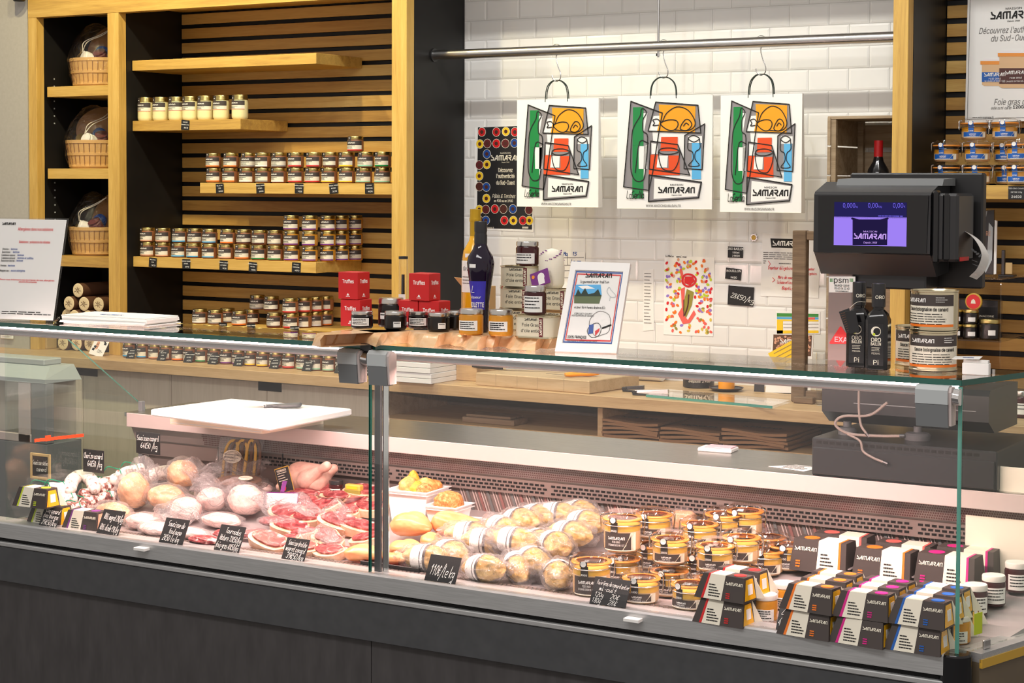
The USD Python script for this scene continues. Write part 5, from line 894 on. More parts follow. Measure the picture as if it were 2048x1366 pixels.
t.part('glass', lathe([(0, 0), (.018, 0), (.020, .004), (.0195, .03), (.021, .07), (.026, .11), (.031, .145), (.0335, .168), (.030, .185), (.020, .200), (.0155, .212), (.0145, .225)], 28), 'violet_glass' if 'violet_glass' in MT else 'jam'); t.part('cap', lathe([(.0150, .213), (.0158, .216), (.0158, .235), (.0150, .237), (.0150, .243), (.0158, .245), (.0158, .266), (.0145, .269), (0, .269)], 22), 'soft_black')
g = []
for za, ra, zb_, rb in ((.055, .0206, .08, .0226), (.08, .0226, .105, .0256), (.105, .0256, .125, .0285)):
    a = np.radians(np.linspace(-60, 60, 11)); v = [(rr * math.sin(x), -rr * math.cos(x), z) for rr, z in ((ra, za), (rb, zb_)) for x in a]; g.append((np.array(v), np.array([q_ for j in range(10) for q_ in ((j, j + 1, 12 + j), (j, 12 + j, 11 + j))])))
l = t.part('label', cat(*g), 'violet_label'); t.part('lettering', cat(wrap(mv(text('VIOLETTE', .011, True, .040, 0, .0002, .5), (0, .062, .0008)), .0215), wrap(mv(text('liqueur', .006, slant=.25, align=.5, depth=.0002), (0, .083, .0008)), .0238), wrap(mv(hand('L', .016, .08, .5, depth=.0002), (-.004, .098, .0008)), .026)), 'white', False, under=l)
t.part('price_sticker', wrap(mv(poly([(-.009, -.0045), (.009, -.0045), (.009, .0045), (-.009, .0045)], .0003), (-.002, .162, .0004)), .0336), 'paper', False)
# open carton
t = Thing('open_carton', 'open beige carton behind the right truffle boxes', 'box', spot(880, 652, ZL, .13)); t.part('carton', cbox(-.02, .055, 0, .05, .0005, .095, .001), 'box_card', False); t.part('flap', hull([(-.02, 0, .095), (.045, 0, .095), (-.028, -.022, .118), (.04, -.026, .112), (-.02, .001, .0955), (.045, .001, .0955), (-.028, -.021, .1185), (.04, -.025, .1125)]), 'box_card', False)
# tins
def tin(label, loc, rot, group, tilt):
    t = Thing('foie_gras_tin', label, 'tin', loc, rot, group); w, d, h = .100, .066, .0525; R = .022
    rr = sbox(0, 0, w, d).buffer(-R).buffer(R, resolution=6)
    t.part('body', mv(poly(rr, h - .005), (0, 0, .0025)), 'tin_side', 40); t.part('seam', cat(*[mv(poly(rr.buffer(.0016, resolution=6).difference(rr.buffer(-.003)), .003), (0, 0, z)) for z in (.0002, h - .0032)]), 'tin', 40); t.part('lid', mv(poly(rr.buffer(-.0025), .001), (0, 0, h - .003)), 'tin', 40)
    F_ = lambda g, x, z: frame(mv(g, (x, z, 0)), (0, 0, 0), (1, 0, 0), (0, 0, 1))
    t.part('lettering', cat(F_(logo(.0055, .5, .0003), w * .5, h * .78), F_(text('Foie Gras', .0075, align=.5, depth=.0003), w * .48, h * .52), F_(text("d'oie entier", .0075, align=.5, depth=.0003), w * .50, h * .26)), 'ink', False)
    l = t.part('dark_band', F_(poly([(w - R - .006, .004), (w - R + .004, .004), (w - R + .004, h - .004), (w - R - .006, h - .004)], .0005), 0, 0), 'maroon', False)
    t.part('band_lettering', frame(mv(logo(.006, .5, .0003), (h / 2, 0, 0)), (w - R + .002, -.0006, 0), (0, 0, 1), (-1, 0, 0)), 'cream_label', False, under=l)
    return t
TN = Stock(tin); q = spot(976, 662, ZL, .040); gt = 'stacked oval tins'
for k, lab in enumerate(('bottom', 'middle', 'top')): TN.put(q + (0, .002 * k, .0528 * k), 0 if k < 2 else 2, lab + ' cream tin of the left-hand stack of three', gt)
q3 = spot(1024, 675, ZL, .002); q3[1] = min(q3[1], q[1] - .072); TN.put(q3, 0, 'front cream tin at the right end of the plank', gt); q4 = q + (.108, .0, 0); TN.put(q4, 0, 'cream tin standing behind the front one, lower of two', gt); TN.put(q4 + (.0, 0, .0528), 0, 'cream tin behind the spiced jar, upper of two', gt)
lidjar('dark_jam_jar', .0285, .060, 'jam', 'silver_lid', lbl=(.1, .52, -62, 48, 'paper'), rows=3).put(q + (.068, .033, .0528 * 3 + .0005), 20, 'dark red jam jar on top of the left stack of tins')
lidjar('spiced_jar', .0265, .068, 'jam', 'silver_lid', lbl=(.10, .66, -62, 48, 'paper'), rows=4).put(q3 + (.042, .033, .0532), 20, 'dark spiced jar with pale label standing on the front tin')
t = Thing('netted_sausage', 'round white dry sausage with a peppered top standing behind the tins', 'sausage', q4 + (.028, .035, .1058)); t.part('body', rough(lathe([(0, 0), (.024, 0), (.031, .01), (.032, .05), (.029, .078), (.018, .092), (0, .097)], 20), .002, 60), 'cream_label'); t.part('peppered_top', cat(*[mv(blob(.0018, .0018, .0014, k, .3, 2, 1), (.030 * math.sin(k * 2.4) * math.cos(.8 * (k % 7) / 7), -.030 * math.cos(k * 2.4) * math.cos(.8 * (k % 7) / 7), .068 + .004 * (k % 7))) for k in range(40)]), 'purple', kind='stuff')
t = Thing('purple_pack', 'small purple-labelled plastic pack tilted against the round sausage', 'package', q4 + (.030, -.016, .1062), 0, tilt=(-12, -20)); t.part('tray', cbox(-.026, .026, .002, .016, .002, .044, .003), 'acrylic', False); t.part('label', cbox(-.0265, .0265, 0, .0018, .008, .046, .0006), 'purple', False); t.part('print', frame(poly(Point(.004, .030).buffer(.010, resolution=4).union(sbox(-.006, .012, .012, .03)), .0004), (0, 0, 0), (1, 0, 0), (0, 0, 1)), 'white', False); t.part('badge', frame(poly(Point(-.018, .036).buffer(.0045, resolution=4), .0004), (0, 0, 0), (1, 0, 0), (0, 0, 1)), 'gasket', False)
# framed sign on an easel back
bl, br = at(1110, 704, z=ZP + .0005), at(1233, 708, z=ZP + .0005); ux = _n(br - bl); f = Flat(bl, ux, (-.36 * ux[1], .36 * ux[0], 1.0)); nn = f.n
t = Thing('framed_sign', 'white-framed tricolour sign leaning back on the glass top beside the tins', 'sign', (bl + br) / 2)
TL, TR, BR_, BL = f.L(1143, 523), f.L(1261, 527), f.L(1233, 707), f.L(1110, 703); lerp = lambda s_, q_: tuple((1 - s_) * np.array(q_) + s_ * np.mean([TL, TR, BR_, BL], 0)); ring = lambda a, b: Polygon([lerp(a, c) for c in (TL, TR, BR_, BL)], [[lerp(b, c) for c in (TL, TR, BR_, BL)]])
t.part('frame', f.g(ring(0, .19), -.012, .014), 'white', False, world=True); t.part('backing', f.g(Polygon([lerp(.17, c) for c in (TL, TR, BR_, BL)]), -.010, .008), 'paper', False, world=True)
t.part('easel_foot', hull([tuple((bl + br) / 2 + nn * a + ux * b + f.uy * c) for a, b, c in ((-.013, -.015, .12), (-.013, .015, .12), (-.015, -.015, .12), (-.015, .015, .12))] + [tuple((bl + br) / 2 + (0, .105, .0) + ux * b + (0, dy, dz)) for b in (-.02, .02) for dy, dz in ((0, 0), (.004, .001))]), 'white', False, world=True)
t.part('blue_border', f.g(ring(.205, .235), -.0016), 'blue', False, world=True); t.part('red_border', f.g(ring(.255, .285), -.0016), 'red', False, world=True)
deco(t, 'lettering', 'ink', f.t('', 1197, 555, 8.5, off=-.0014, fn=lambda h: logo(h)), f.t('', 1160, 565, 5, off=-.0014, fn=lambda h: sc(hand('la gourmandise par tradition', h, .09), (.62, 1, 1))), f.t('', 1148, 616, 5, off=-.0014, fn=lambda h: sc(hand('un savoir faire transmis de père en fils', h, .09), (.48, 1, 1))), f.t('CIRCUIT COURT', 1148, 628, 3, 36, -.0014), f.t('NOS ELEVEURS DE CANARD', 1143, 632, 3, 44, -.0014), f.t('100% FRANÇAIS', 1134, 676, 5.5, 38, -.0014, bold=True), f.t('NOS PRODUITS VIENNENT DU SUD-OUEST', 1134, 682, 3, 60, -.0014))
t.part('picture_sky', f.P([(1151, 569), (1201, 569), (1203, 590), (1148, 590)], -.0016), 'sky_blue', False, world=True); t.part('picture_field', f.P([(1148, 590), (1203, 590), (1198, 607), (1148, 606)], -.0016), 'field_green', False, world=True); t.part('picture_trees', f.P([(1150, 592), (1156, 578), (1162, 588), (1170, 576), (1176, 588), (1188, 586), (1196, 578), (1202, 592)], -.0011), 'tree_green', False, world=True); t.part('picture_cloud', f.P([(1156, 572), (1175, 571), (1190, 577), (1165, 578)], -.0013), 'white', False, world=True)
deco(t, 'bird', 'grey_plastic', f.line([(1214, 580), (1218, 574), (1222, 580), (1232, 592), (1222, 594), (1215, 586)], 1.2, -.0014, 3, True), f.line([(1220, 594), (1219, 601)], 1, -.0014)); t.part('map_outline', f.line([(1178, 650), (1184, 632), (1200, 622), (1218, 630), (1220, 650), (1216, 664), (1202, 670), (1190, 672)], 1.0, -.0014, 3, True), 'grey_ink', False, world=True)
deco(t, 'magnifier', 'ink', f.line([(1174, 662), (1182, 650), (1196, 646), (1202, 658), (1196, 672), (1182, 674)], 1, -.0014, 3, True), f.line([(1205, 656), (1221, 650)], 3.5, -.0014)); t.part('map_region', f.P([(1178, 650), (1187, 648), (1186, 666), (1176, 668)], -.0012), 'blue', False, world=True); t.part('map_region', f.P([(1190, 662), (1199, 656), (1198, 662), (1190, 672)], -.0012), 'red', False, world=True)
# allergen sheet in its stand, pile of sheets
bl, br = at(-30, 640, z=ZP + .0005), at(106, 645, z=ZP + .0005); ux = _n(br - bl); f = Flat(bl, ux, (-.26 * ux[1], .26 * ux[0], 1.0))
t = sheet('allergen_sheet', 'white printed allergen sheet in a clear stand at the left end', 'sign', f, [(-24, 437), (133, 440), (106, 641), (-50, 636)], 'paper', .0012)
t.part('stand', f.P([(-26, 434), (136, 437), (108, 643), (-54, 639)], -.0045, .003), 'acrylic', False, world=True); t.part('stand_foot', hull([tuple(at(u, v, z=ZP + .0005) + (0, 0, dz)) for u, v in ((-40, 641), (106, 646), (120, 634), (-20, 630)) for dz in (0, .003)]), 'acrylic', False, world=True)
deco(t, 'heading', 'sticker_red', f.t('Allergènes dans nos salaisons', 36, 461, 6, 70), f.t('Salaisons : présence de nitrates', 38, 486, 5, 62), f.t('Nous vous informons que les traces de nos allergènes', 0, 560, 3, 108), f.t('peuvent être présentes', 38, 565, 3, 36))
deco(t, 'print', 'ink', f.t('', 18, 450, 5, fn=lambda h: logo(h)), *[f.t(s_, u, v, 4, w) for s_, u, v, w in (('Chorizo :', 5, 500, 14), ('Saucisson :', 4, 506, 18), ('Catalane nature :', 3, 512, 29), ('Catalane piment :', 3, 518, 29), ('Saucisse sèche :', 2, 523, 29), ('Porche :', 1, 533, 13), ('Magret sec :', 0, 543, 20))], f.ln(4, 622, 100, 2, 4, 1.4, 5))
deco(t, 'blue_print', 'blue', *[f.t(s_, u, v, 4, w) for s_, u, v, w in (('lactose', 22, 500, 13), ('lactose', 26, 506, 13), ('lactose', 35, 512, 13), ('lactose et sulfites', 35, 518, 32), ('lactose', 33, 523, 13), ('lactose', 16, 533, 14), ('aucun allergène', 22, 543, 28))])
a, b = at(120, 647, z=ZP), at(290, 655, z=ZP); w = b[0] - a[0]; t = Thing('flyer_pile', 'pile of white printed sheets lying on the glass top at the left', 'paper pile', (a[0], a[1], ZP + .0005), math.degrees(math.atan2(b[1] - a[1], w))); r = random.Random(6)
for k in range(7):
    o, e = r.uniform(-.006, .008), r.uniform(-.008, .012); g = tm(trimesh.creation.box((w, .145, .0032)).subdivide().subdivide()); v_ = g[0]; v_[:, 2] += .0018 + k * .0034 + .0022 * np.sin(v_[:, 0] * 14 + k * .4) * np.clip(v_[:, 0] / w + .5, 0, 1) * .6
    t.part('sheets', (v_ + (w / 2 + e, .0725 + o, 0), g[1]), ('paper', 'white')[k % 2], 20)
t.part('lettering', mv(rz(logo(.012), 180), (w * .5, .05, .0258)), 'blue', False)
# tins of sauce, oil bottles and cards at the right
def sauce(label, loc, rot, group, tilt):
    t = Thing('sauce_tin', label, 'tin', loc, rot, group); R, h = .0495, .084
    t.part('can', lathe([(0, .001), (R * .96, .0002), (R * 1.02, .001), (R * 1.02, .003), (R, .004), (R, h - .004), (R * 1.02, h - .003), (R * 1.02, h), (R * .97, h), (R * .95, h - .003), (0, h - .0028)], 32), 'tin')
    l = t.part('label', patch(R, .014, h * .62, -85, 62, 18), 'cream_label'); t.part('dark_band', patch(R, h * .62, h * .90, -85, 62, 18), 'dark_label', under=l); t.part('orange_stripe', patch(R, .0085, .014, -85, 62, 18), 'orange', under=l)
    W_ = lambda g, a, z: wrap(mv(g, (R * math.radians(a), z, .0003)), R)
    t.part('band_lettering', cat(W_(logo(.0085, .5, .0002), -40, h * .71), W_(lines(.028, 3, .0045, .0012, 2), 14, h * .84)), 'white', False, under=l)
    t.part('lettering', cat(W_(text('Sauce bolognaise de canard', .0072, True, .092, 0, .0002), -62, h * .50), W_(lines(.095, 5, .0052, .0014, 5, .15), -70, h * .43)), 'ink', False, under=l)
    return t
ST = Stock(sauce); q = spot(1851, 743, ZP, .0495); ST.put(q, 30, 'lower sauce tin of the stack at the right of the glass top', 'sauce tins'); ST.put(q + (.0015, .002, .0845), 6, 'upper sauce tin of the stack at the right of the glass top', 'sauce tins'); ST.put(q + (-.061, .088, 0), 30, 'third sauce tin half hidden left behind the stacked tins', 'sauce tins')
def oil(label, loc, rot, group, tilt):
    t = Thing('oil_bottle', label, 'bottle', loc, rot, group); w = .0235
    sq = lambda s_, z: [(a * s_, b * s_, z) for a, b in ((-1, -.72), (-.72, -1), (.72, -1), (1, -.72), (1, .72), (.72, 1), (-.72, 1), (-1, .72))]
    t.part('body', hull(sq(w * .94, 0.0004) + sq(w, .003) + sq(w, .105) + sq(w * .8, .118) + sq(w * .45, .127)), 'glossy_black', 30); t.part('neck', lathe([(.012, .12), (.012, .15)], 16), 'glossy_black'); t.part('cap', lathe([(.0135, .132), (.0145, .134), (.0145, .180), (.0135, .182), (0, .182)], 18), 'soft_black')
    F_ = lambda g, x, z: frame(mv(g, (x, z, .0003)), (0, -w, 0), (1, 0, 0), (0, 0, 1))
    t.part('panel', F_(poly([(-.016, .010), (.016, .010), (.016, .098), (-.016, .098)], .0003), 0, 0), 'card_black', False)
    t.part('lettering', cat(F_(poly(Point(0, 0).buffer(.0105, resolution=8).difference(Point(.002, 0).buffer(.0075, resolution=8)), .0004), 0, .082), F_(text('ORO', .0085, True, .022, 0, .0004, .5), 0, .060), F_(text('BAILEN', .0062, True, .022, 0, .0004, .5), 0, .0525), F_(lines(.018, 3, .003, .001, 3, .1), -.009, .048), F_(text('PICUAL', .0036, False, .018, 0, .0004, .5), 0, .034), F_(text('Pi', .010, False, .012, 0, .0004, .5), 0, .012)), 'cream_label', False); t.part('olive_dot', F_(poly(Point(-.004, .076).buffer(.0028, resolution=4), .0009), 0, 0), 'lime', False)
    t.part('cap_lettering', wrap(mv(text('ORO', .007, True, align=.5, depth=.0002), (.006, .15, 0)), .0146), 'cream_label', False)
    return t
OB = Stock(oil); q = spot(1748, 741, ZP, .0235); OB.put(q, 8, 'black square oil bottle in front, left of the stacked sauce tins', 'black oil bottles'); OB.put(q + (-.0535, .030, 0), 8, 'black square oil bottle standing half behind the front one', 'black oil bottles')
t = Thing('hang_tags', 'small black booklet tags hanging at the neck of the rear oil bottle', 'tag', q + (-.058, -.004, .128)); t.part('tag', frame(mv(cbox(-.026, -.002, -.048, 0, 0, .0012, .0004), (0, 0, 0)), (-.004, 0, 0), (.93, 0, .36), (-.36, 0, .93)), 'soft_black', False); t.part('tag', frame(cbox(-.020, .004, -.052, -.004, 0, .0012, .0004), (.006, -.006, 0), (.97, 0, .22), (-.22, 0, .97)), 'card_black', False); t.part('print', frame(mv(lines(.018, 9, .0048, .0014, 2), (-.023, -.005, .0004)), (-.004, -.0014, 0), (.93, 0, .36), (-.36, 0, .93)), 'log_side', False); t.part('string', tube(spline([(-.004, 0, .0), (.008, .012, .012), (.02, .03, .012)], 4), .0006, 4), 'cream_label')
q = spot(1924, 749, ZP); t = Thing('card_holder', 'white holder full of business cards at the right corner of the glass top', 'card holder', q, 6); t.part('holder', cbox(0, .054, .0, .022, 0, .024, .001), 'white', False); t.part('cards', cbox(.002, .052, .002, .02, .0242, .030, .0004), 'paper', False); t.part('top_card', mv(ry(rx(cbox(-.04, .016, -.006, .03, 0, .0012, .0003), 4), -2), (.02, 0, .0325)), 'white', False); t.part('lettering', mv(text('MAISON', .006, True, .022), (.0, .004, .0345)), 'blue', False)
# ---------------------------------------------------------------- till scale, drawer, cables
yf = -1.95; p, q = at(1623, 945, y=yf), at(1623, 876, y=yf); zd = ZW + .092
t = Thing('cash_drawer', 'black cash drawer on the steel worktop under the scale', 'cash drawer', (p[0] + .22, -1.78, ZW)); x0, x1 = p[0], p[0] + .445
t.part('body', cbox(x0, x1, yf, -1.62, ZW + .001, zd, .003), 'soft_black', False, world=True); t.part('drawer_front', cbox(x0 + .004, x1 - .004, yf - .006, yf - .0005, ZW + .006, zd - .022, .002), 'soft_black', False, world=True); t.part('vent', cat(*[box(x0 + .012 + k * .0165, x0 + .024 + k * .0165, yf - .0008, yf - .0002, zd - .014, zd - .007) for k in range(24)]), 'hole_black', False, world=True, kind='stuff')
t = Thing('till_scale', 'black till scale with a customer screen on a taupe pole', 'scale', (p[0] + .2, -1.78, zd))
ya, yb = -1.90, -1.66; bx0, bx1 = at(1644, 800, y=ya)[0], at(2014, 820, y=-1.75)[0]
t.part('body', prism_x([(ya, 1.105), (ya, 1.165), (ya + .012, 1.178), (yb, 1.178), (yb, 1.075), (ya + .05, 1.075)], bx0, bx1), 'soft_black', False, world=True); t.part('body_slot', box(bx0 + .08, bx1 - .03, ya - .0006, ya + .001, 1.128, 1.130), 'grey_plastic_dark', False, world=True)
for x in (bx0 + .05, bx1 - .18):
    t.part('foot', mv(lathe([(0, 0), (.030 if x > bx0 + .1 else .022, 0), (.031 if x > bx0 + .1 else .022, .012), (.026 if x > bx0 + .1 else .018, .017), (.010, .019), (.010, .032), (0, .032)], 22), (x, -1.86, zd + .0004)), 'knife_grey', world=True)
px0, px1 = at(1656, 600, y=-1.87)[0], at(1704, 600, y=-1.87)[0]; zh = at(1660, 545, y=-1.87)[2]
po = t.part('pole', cbox(px0, px1, -1.87, -1.845, 1.178, zh + .05, .002), 'pole_taupe', False, world=True); t.part('pole_foot', cbox(px0 - .012, px1 + .02, -1.885, -1.83, 1.170, 1.196, .003), 'soft_black', False, world=True)
f = Flat((0, -1.8702, 0)); st = t.part('service_sticker', f.P([(1658, 553), (1711, 553), (1711, 585), (1658, 585)], .0004), 'white', False, world=True, under=po)
t.part('lettering', cat(f.t('psm', 1667, 565, 11, 30), f.t('BALANCE-CAISSE', 1684, 573, 4, 30, align=.5), f.t('05 61 06 11 40', 1684, 579, 4.4, 30, align=.5), f.t('www.psmbalances.fr', 1684, 583.5, 2.6, 26, align=.5)), 'ink', False, world=True, under=po); t.part('green_bars', cat(*[f.R(u, 557, u + 1.6, 564) for u in (1660, 1662.5, 1665, 1700, 1702.5, 1705)]), 'pen_green', False, world=True, under=po)
tr = Polygon([f.L(1681.5, 651), f.L(1707, 688), f.L(1657, 688)]).buffer(-.003).buffer(.003, resolution=3); t.part('warning_triangle', f.g(tr, .0004), 'sticker_red', False, world=True, under=po); t.part('triangle_lettering', f.t('EXA', 1682, 684, 10, 27, align=.5, bold=True), 'pink_paper', False, world=True, under=po)
yh = -1.92; X0, X1 = at(1629, 450, y=yh)[0], at(1862, 450, y=yh)[0]; Z = lambda v: at(1740, v, y=yh)[2]
t.part('head', prism_x([(yh, Z(508)), (yh - .006, Z(505)), (yh - .004, Z(390)), (yh + .002, Z(384)), (yh + .075, Z(364)), (yh + .14, Z(364)), (yh + .14, Z(545)), (yh + .045, Z(552))], X0, X1), 'soft_black', False, world=True); t.part('head_top', prism_x([(yh + .05, Z(371)), (yh + .06, Z(358)), (yh + .15, Z(356)), (yh + .15, Z(371))], X0 + .035, X1 + .01), 'grey_plastic_dark', False, world=True)
f = Flat((0, yh - .0065, 0)); s_ = t.part('screen_glass', f.P([(1637, 392), (1857, 391), (1853, 507), (1636, 504)], .0, .0015), 'glossy_black', False, world=True)
for n, c, e in (('screen_dark', (38, 34, 86), 1.), ('screen_purple', (160, 130, 245), 1.), ('screen_text', (120, 105, 240), 1.), ('screen_jar', (34, 26, 66), 1.), ('screen_lettering', (205, 165, 245), 1.)): mat(n, {'e': ('emission', {'color': C(*c), 'strength': e})}, surface='e.emission')
t.part('screen_top', f.R(1669, 405, 1814, 436, .0018), 'screen_dark', False, world=True, under=s_); t.part('screen_picture', f.R(1668, 435, 1814, 490, .0018), 'screen_purple', False, world=True, under=s_); t.part('screen_jar', cat(f.P([(1706, 439), (1776, 439), (1775, 490), (1706, 490)], .0024), f.line([(1705, 437), (1740, 445), (1776, 437)], 4, .0024, 3)), 'screen_jar', False, world=True, under=s_)
t.part('screen_digits', cat(f.t('0,000', 1686, 415, 9, 25, .0024), f.t('0,00', 1736, 415, 9, 20, .0024), f.t('0,00', 1786, 415, 9, 21, .0024), f.t('kg', 1712, 415, 3.5, 4, .0024), f.t('€/kg', 1757, 415, 3.5, 7, .0024), f.t('€', 1808, 415, 3.5, 3, .0024), f.ln(1757, 431, 54, 1, 4, 1.6, 3, .0024)), 'screen_text', False, world=True, under=s_)
t.part('screen_logo', cat(f.t('', 1741, 478, 11, off=.003, fn=lambda h: logo(h)), f.t('MAISON', 1741, 464.5, 3, 28, .003, .5), f.t('Depuis 1988', 1741, 487, 4, 27, .003, .5, slant=.2)), 'screen_lettering', False, world=True, under=s_)
t.part('printer', cbox(X1 + .004, X1 + .062, yh + .006, yh + .13, Z(520), Z(386), .006), 'soft_black', False, world=True); t.part('printer_ridge', cbox(X1 + .002, X1 + .016, yh - .004, yh + .03, Z(524), Z(380), .005), 'glossy_black', False, world=True); t.part('printer_ridge', cbox(X1 + .026, X1 + .042, yh - .001, yh + .03, Z(519), Z(386), .005), 'glossy_black', False, world=True); t.part('red_label', box(X1 + .0622, X1 + .0630, yh + .02, yh + .09, Z(519), Z(511)), 'sticker_red', False, world=True)
t.part('operator_screen', cbox(X0 + .03, X1 + .075, yh + .155, yh + .185, Z(578), Z(345), .004), 'black', False, world=True); t.part('neck', cbox(px0 + .01, X1 - .03, yh + .06, yh + .155, Z(580), Z(540), .004), 'soft_black', False, world=True)
pts = spline([at(*q_, y=-1.83) for q_ in ((1905, 452), (1928, 462), (1955, 482), (1970, 512), (1962, 540), (1946, 557))], 5); n = len(pts); v = np.vstack([pts + (0, -.03, .006), pts + (0, .03, -.004)]); v = np.vstack([v, v + (.0006, 0, .0006)]); fs = []
for i in range(n - 1): fs += [(i, i + 1, n + i + 1), (i, n + i + 1, n + i), (2 * n + i, 3 * n + i + 1, 2 * n + i + 1), (2 * n + i, 3 * n + i, 3 * n + i + 1), (i, 2 * n + i + 1, i + 1), (i, 2 * n + i, 2 * n + i + 1), (n + i, n + i + 1, 3 * n + i + 1), (n + i, 3 * n + i + 1, 3 * n + i)]
t2 = Thing('till_receipt', 'curling till receipt hanging out of the right side of the scale head', 'receipt', pts[0]); t2.part('paper', (v, np.array(fs)), 'paper', True, world=True); f = Flat((0, -1.862, 0)); t2.part('stamp', cat(*[f.line([(1944 + k * 5, 498 + k * 5), (1947 + k * 5, 501 + k * 3)], 4) for k in range(4)], f.line([(1945, 520), (1955, 524)], 1.2), f.line([(1946, 528), (1956, 532)], 1.2)), 'knife_grey', False, world=True)
for lab, pt, w in (('pale cable looping over the cash drawer under the scale', [(1775, 805), (1740, 830), (1690, 832), (1672, 842), (1675, 855), (1702, 868), (1760, 872), (1800, 872)], .0034), ('thin cable running from the scale body down the drawer front', [(1718, 780), (1718, 820), (1722, 850), (1732, 866)], .003), ('short cable with a plug hanging over the drawer front', [(1695, 868), (1720, 882), (1726, 902), (1745, 915), (1766, 924)], .003)):
    P_ = spline([at(*q_, y=-1.965) for q_ in pt], 6); t = Thing('cable', lab, 'cable', P_[0]); t.part('wire', tube(P_, w, 7), 'cable', world=True)
    t.part('plug', tube([P_[-1], P_[-1] + _n(P_[-1] - P_[-3]) * .012], [w * 1.5, w * 1.3], 8), 'soft_black', world=True)
# white boards, scissors, other things on the steel worktop
tb = boardth('cutting_board', 'large white plastic cutting board with scissors on it', [(302, 818), (540, 848), (703, 817), (462, 797)], 1.0075, .020, 'board_white', .004)
ctr = tb.c; blk = [at(*p, z=ZW + .0005) for p in ((340, 848), (525, 868))]; w = blk[1] - blk[0]; dd = np.array([-w[1], w[0], 0]); dd = _n(dd) * .26
t = Thing('board_block', 'thick cream block under the white cutting board', 'block', (blk[0] + blk[1] + dd) / 2); t.part('block', hull([tuple(q_ + (0, 0, z)) for q_ in (blk[0], blk[1], blk[1] + dd, blk[0] + dd) for z in (.0, .0313)]), 'cut_block', False, world=True); t.part('ledge', hull([tuple(q_ + (0, -.0006, z)) for q_ in (blk[0] + w * .01, blk[1] - w * .01, blk[1] + dd * .1 - w * .01, blk[0] + dd * .1 + w * .01) for z in (.004, .006)]), 'board_white', False, world=True)
t = Thing('scissors', 'grey-handled scissors lying on the white cutting board', 'scissors', at(560, 818, z=1.008)); s0, s1, s2 = at(482, 813, z=1.011), at(532, 813, z=1.012), at(592, 810, z=1.016); d = _n(s2 - s1); n_ = np.array([-d[1], d[0], 0])
t.part('blade', hull([tuple(s0), tuple(s1 + n_ * .004 + (0, 0, .001)), tuple(s1 - n_ * .006), tuple(s1 - n_ * .006 + (0, 0, .0015)), tuple(s0 + (0, 0, .0008))]), 'brushed', False, world=True); t.part('blade', hull([tuple(s0 + d * .004 + n_ * .002 - (0, 0, .002)), tuple(s1 + n_ * .008 - (0, 0, .002)), tuple(s1 - n_ * .002 - (0, 0, .002)), tuple(s1 + n_ * .003 - (0, 0, .0008))]), 'brushed', False, world=True)
for sg in (1, -1): t.part('handle', tube(spline([s1 - d * .006 + n_ * .002 * sg, s1 + d * .025 + n_ * (.006 + .002 * sg), s1 + d * .05 + n_ * .016 * sg, s2 + n_ * .020 * sg, s2 + d * .012 + n_ * .012 * sg, s2 + n_ * .004 * sg, s1 + d * .05 + n_ * .003 * sg, s1 + d * .02 + n_ * .001 * sg], 5), .0048, 8), 'knife_grey', world=True)
t.part('pivot', mv(lathe([(.004, .003), (.003, .006), (0, .0063)], 10), s1), 'chrome', world=True)
p = at(1436, 904, z=ZW); t = Thing('pink_tag_tray', 'small white tray with a pink card on the steel worktop', 'tray', (p[0], p[1], ZW), 6); t.part('tray', cbox(-.052, .04, -.012, .05, .0005, .010, .002), 'white', False); t.part('card', cbox(-.036, .036, -.004, .046, .0103, .0125, .0006), 'pink_paper', False)
p = at(1585, 940, z=ZW); t = Thing('printed_sheet', 'small printed sheet on the steel worktop left of the cash drawer', 'sheet', (p[0], p[1] + .02, ZW)); t.part('sheet', hull([(-.07, -.004, .0006), (.035, -.03, .0006), (.05, .05, .0006), (-.02, .055, .0006), (-.07, -.004, .0012), (.035, -.03, .0012), (.05, .05, .0012), (-.02, .055, .0012)]), 'paper', False); t.part('print', mv(lines(.07, 5, .012, .005, 3), (-.035, .045, .0014)), 'grey_ink', False)
# grey glazed cabinet at the far left of the aisle
YM = -1.3; t = Thing('glazed_cabinet', 'grey glass-fronted cabinet standing at the far left of the aisle', 'cabinet', (-5.1, -1.1, 0)); X = lambda u, y=YM: at(u, 800, y=y)[0]; Zm = lambda v: at(60, v, y=YM)[2]
xm = X(92); t.part('body', cbox(-5.9, xm, YM, -1.12, .02, .70, .004), 'grey_plastic_dark', False, world=True); t.part('top', hull([(-5.9, YM - .004, Zm(765)), (xm, YM - .004, Zm(765)), (-5.9, YM - .004, Zm(757)), (xm, YM - .004, Zm(757)), (-5.9, YM + .06, Zm(735)), (xm - .04, YM + .06, Zm(735)), (-5.9, -1.12, Zm(735)), (xm - .04, -1.12, Zm(735)), (-5.9, -1.12, Zm(765)), (xm, -1.12, Zm(765))]), 'grey_plastic', False, world=True); t.part('upper_lid', cbox(-5.9, xm - .08, YM + .07, -1.14, Zm(735), Zm(722), .004), 'grey_plastic', False, world=True)
t.part('frame', cbox(X(36), X(60), YM, YM + .03, .70, Zm(765), .002), 'white_enamel', False, world=True); t.part('frame', cbox(X(62), xm, YM, YM + .04, .70, Zm(765), .002), 'grey_plastic_dark', False, world=True); t.part('sill', cbox(-5.9, X(62), YM, YM + .04, .70, .73, .002), 'white_enamel', False, world=True); t.part('glass', box(-5.9, X(36), YM + .010, YM + .014, .73, Zm(765)), 'glass_pane', False, world=True); t.part('rear_wall', box(-5.9, xm, -1.15, -1.12, .70, Zm(765)), 'taupe_laminate', False, world=True)
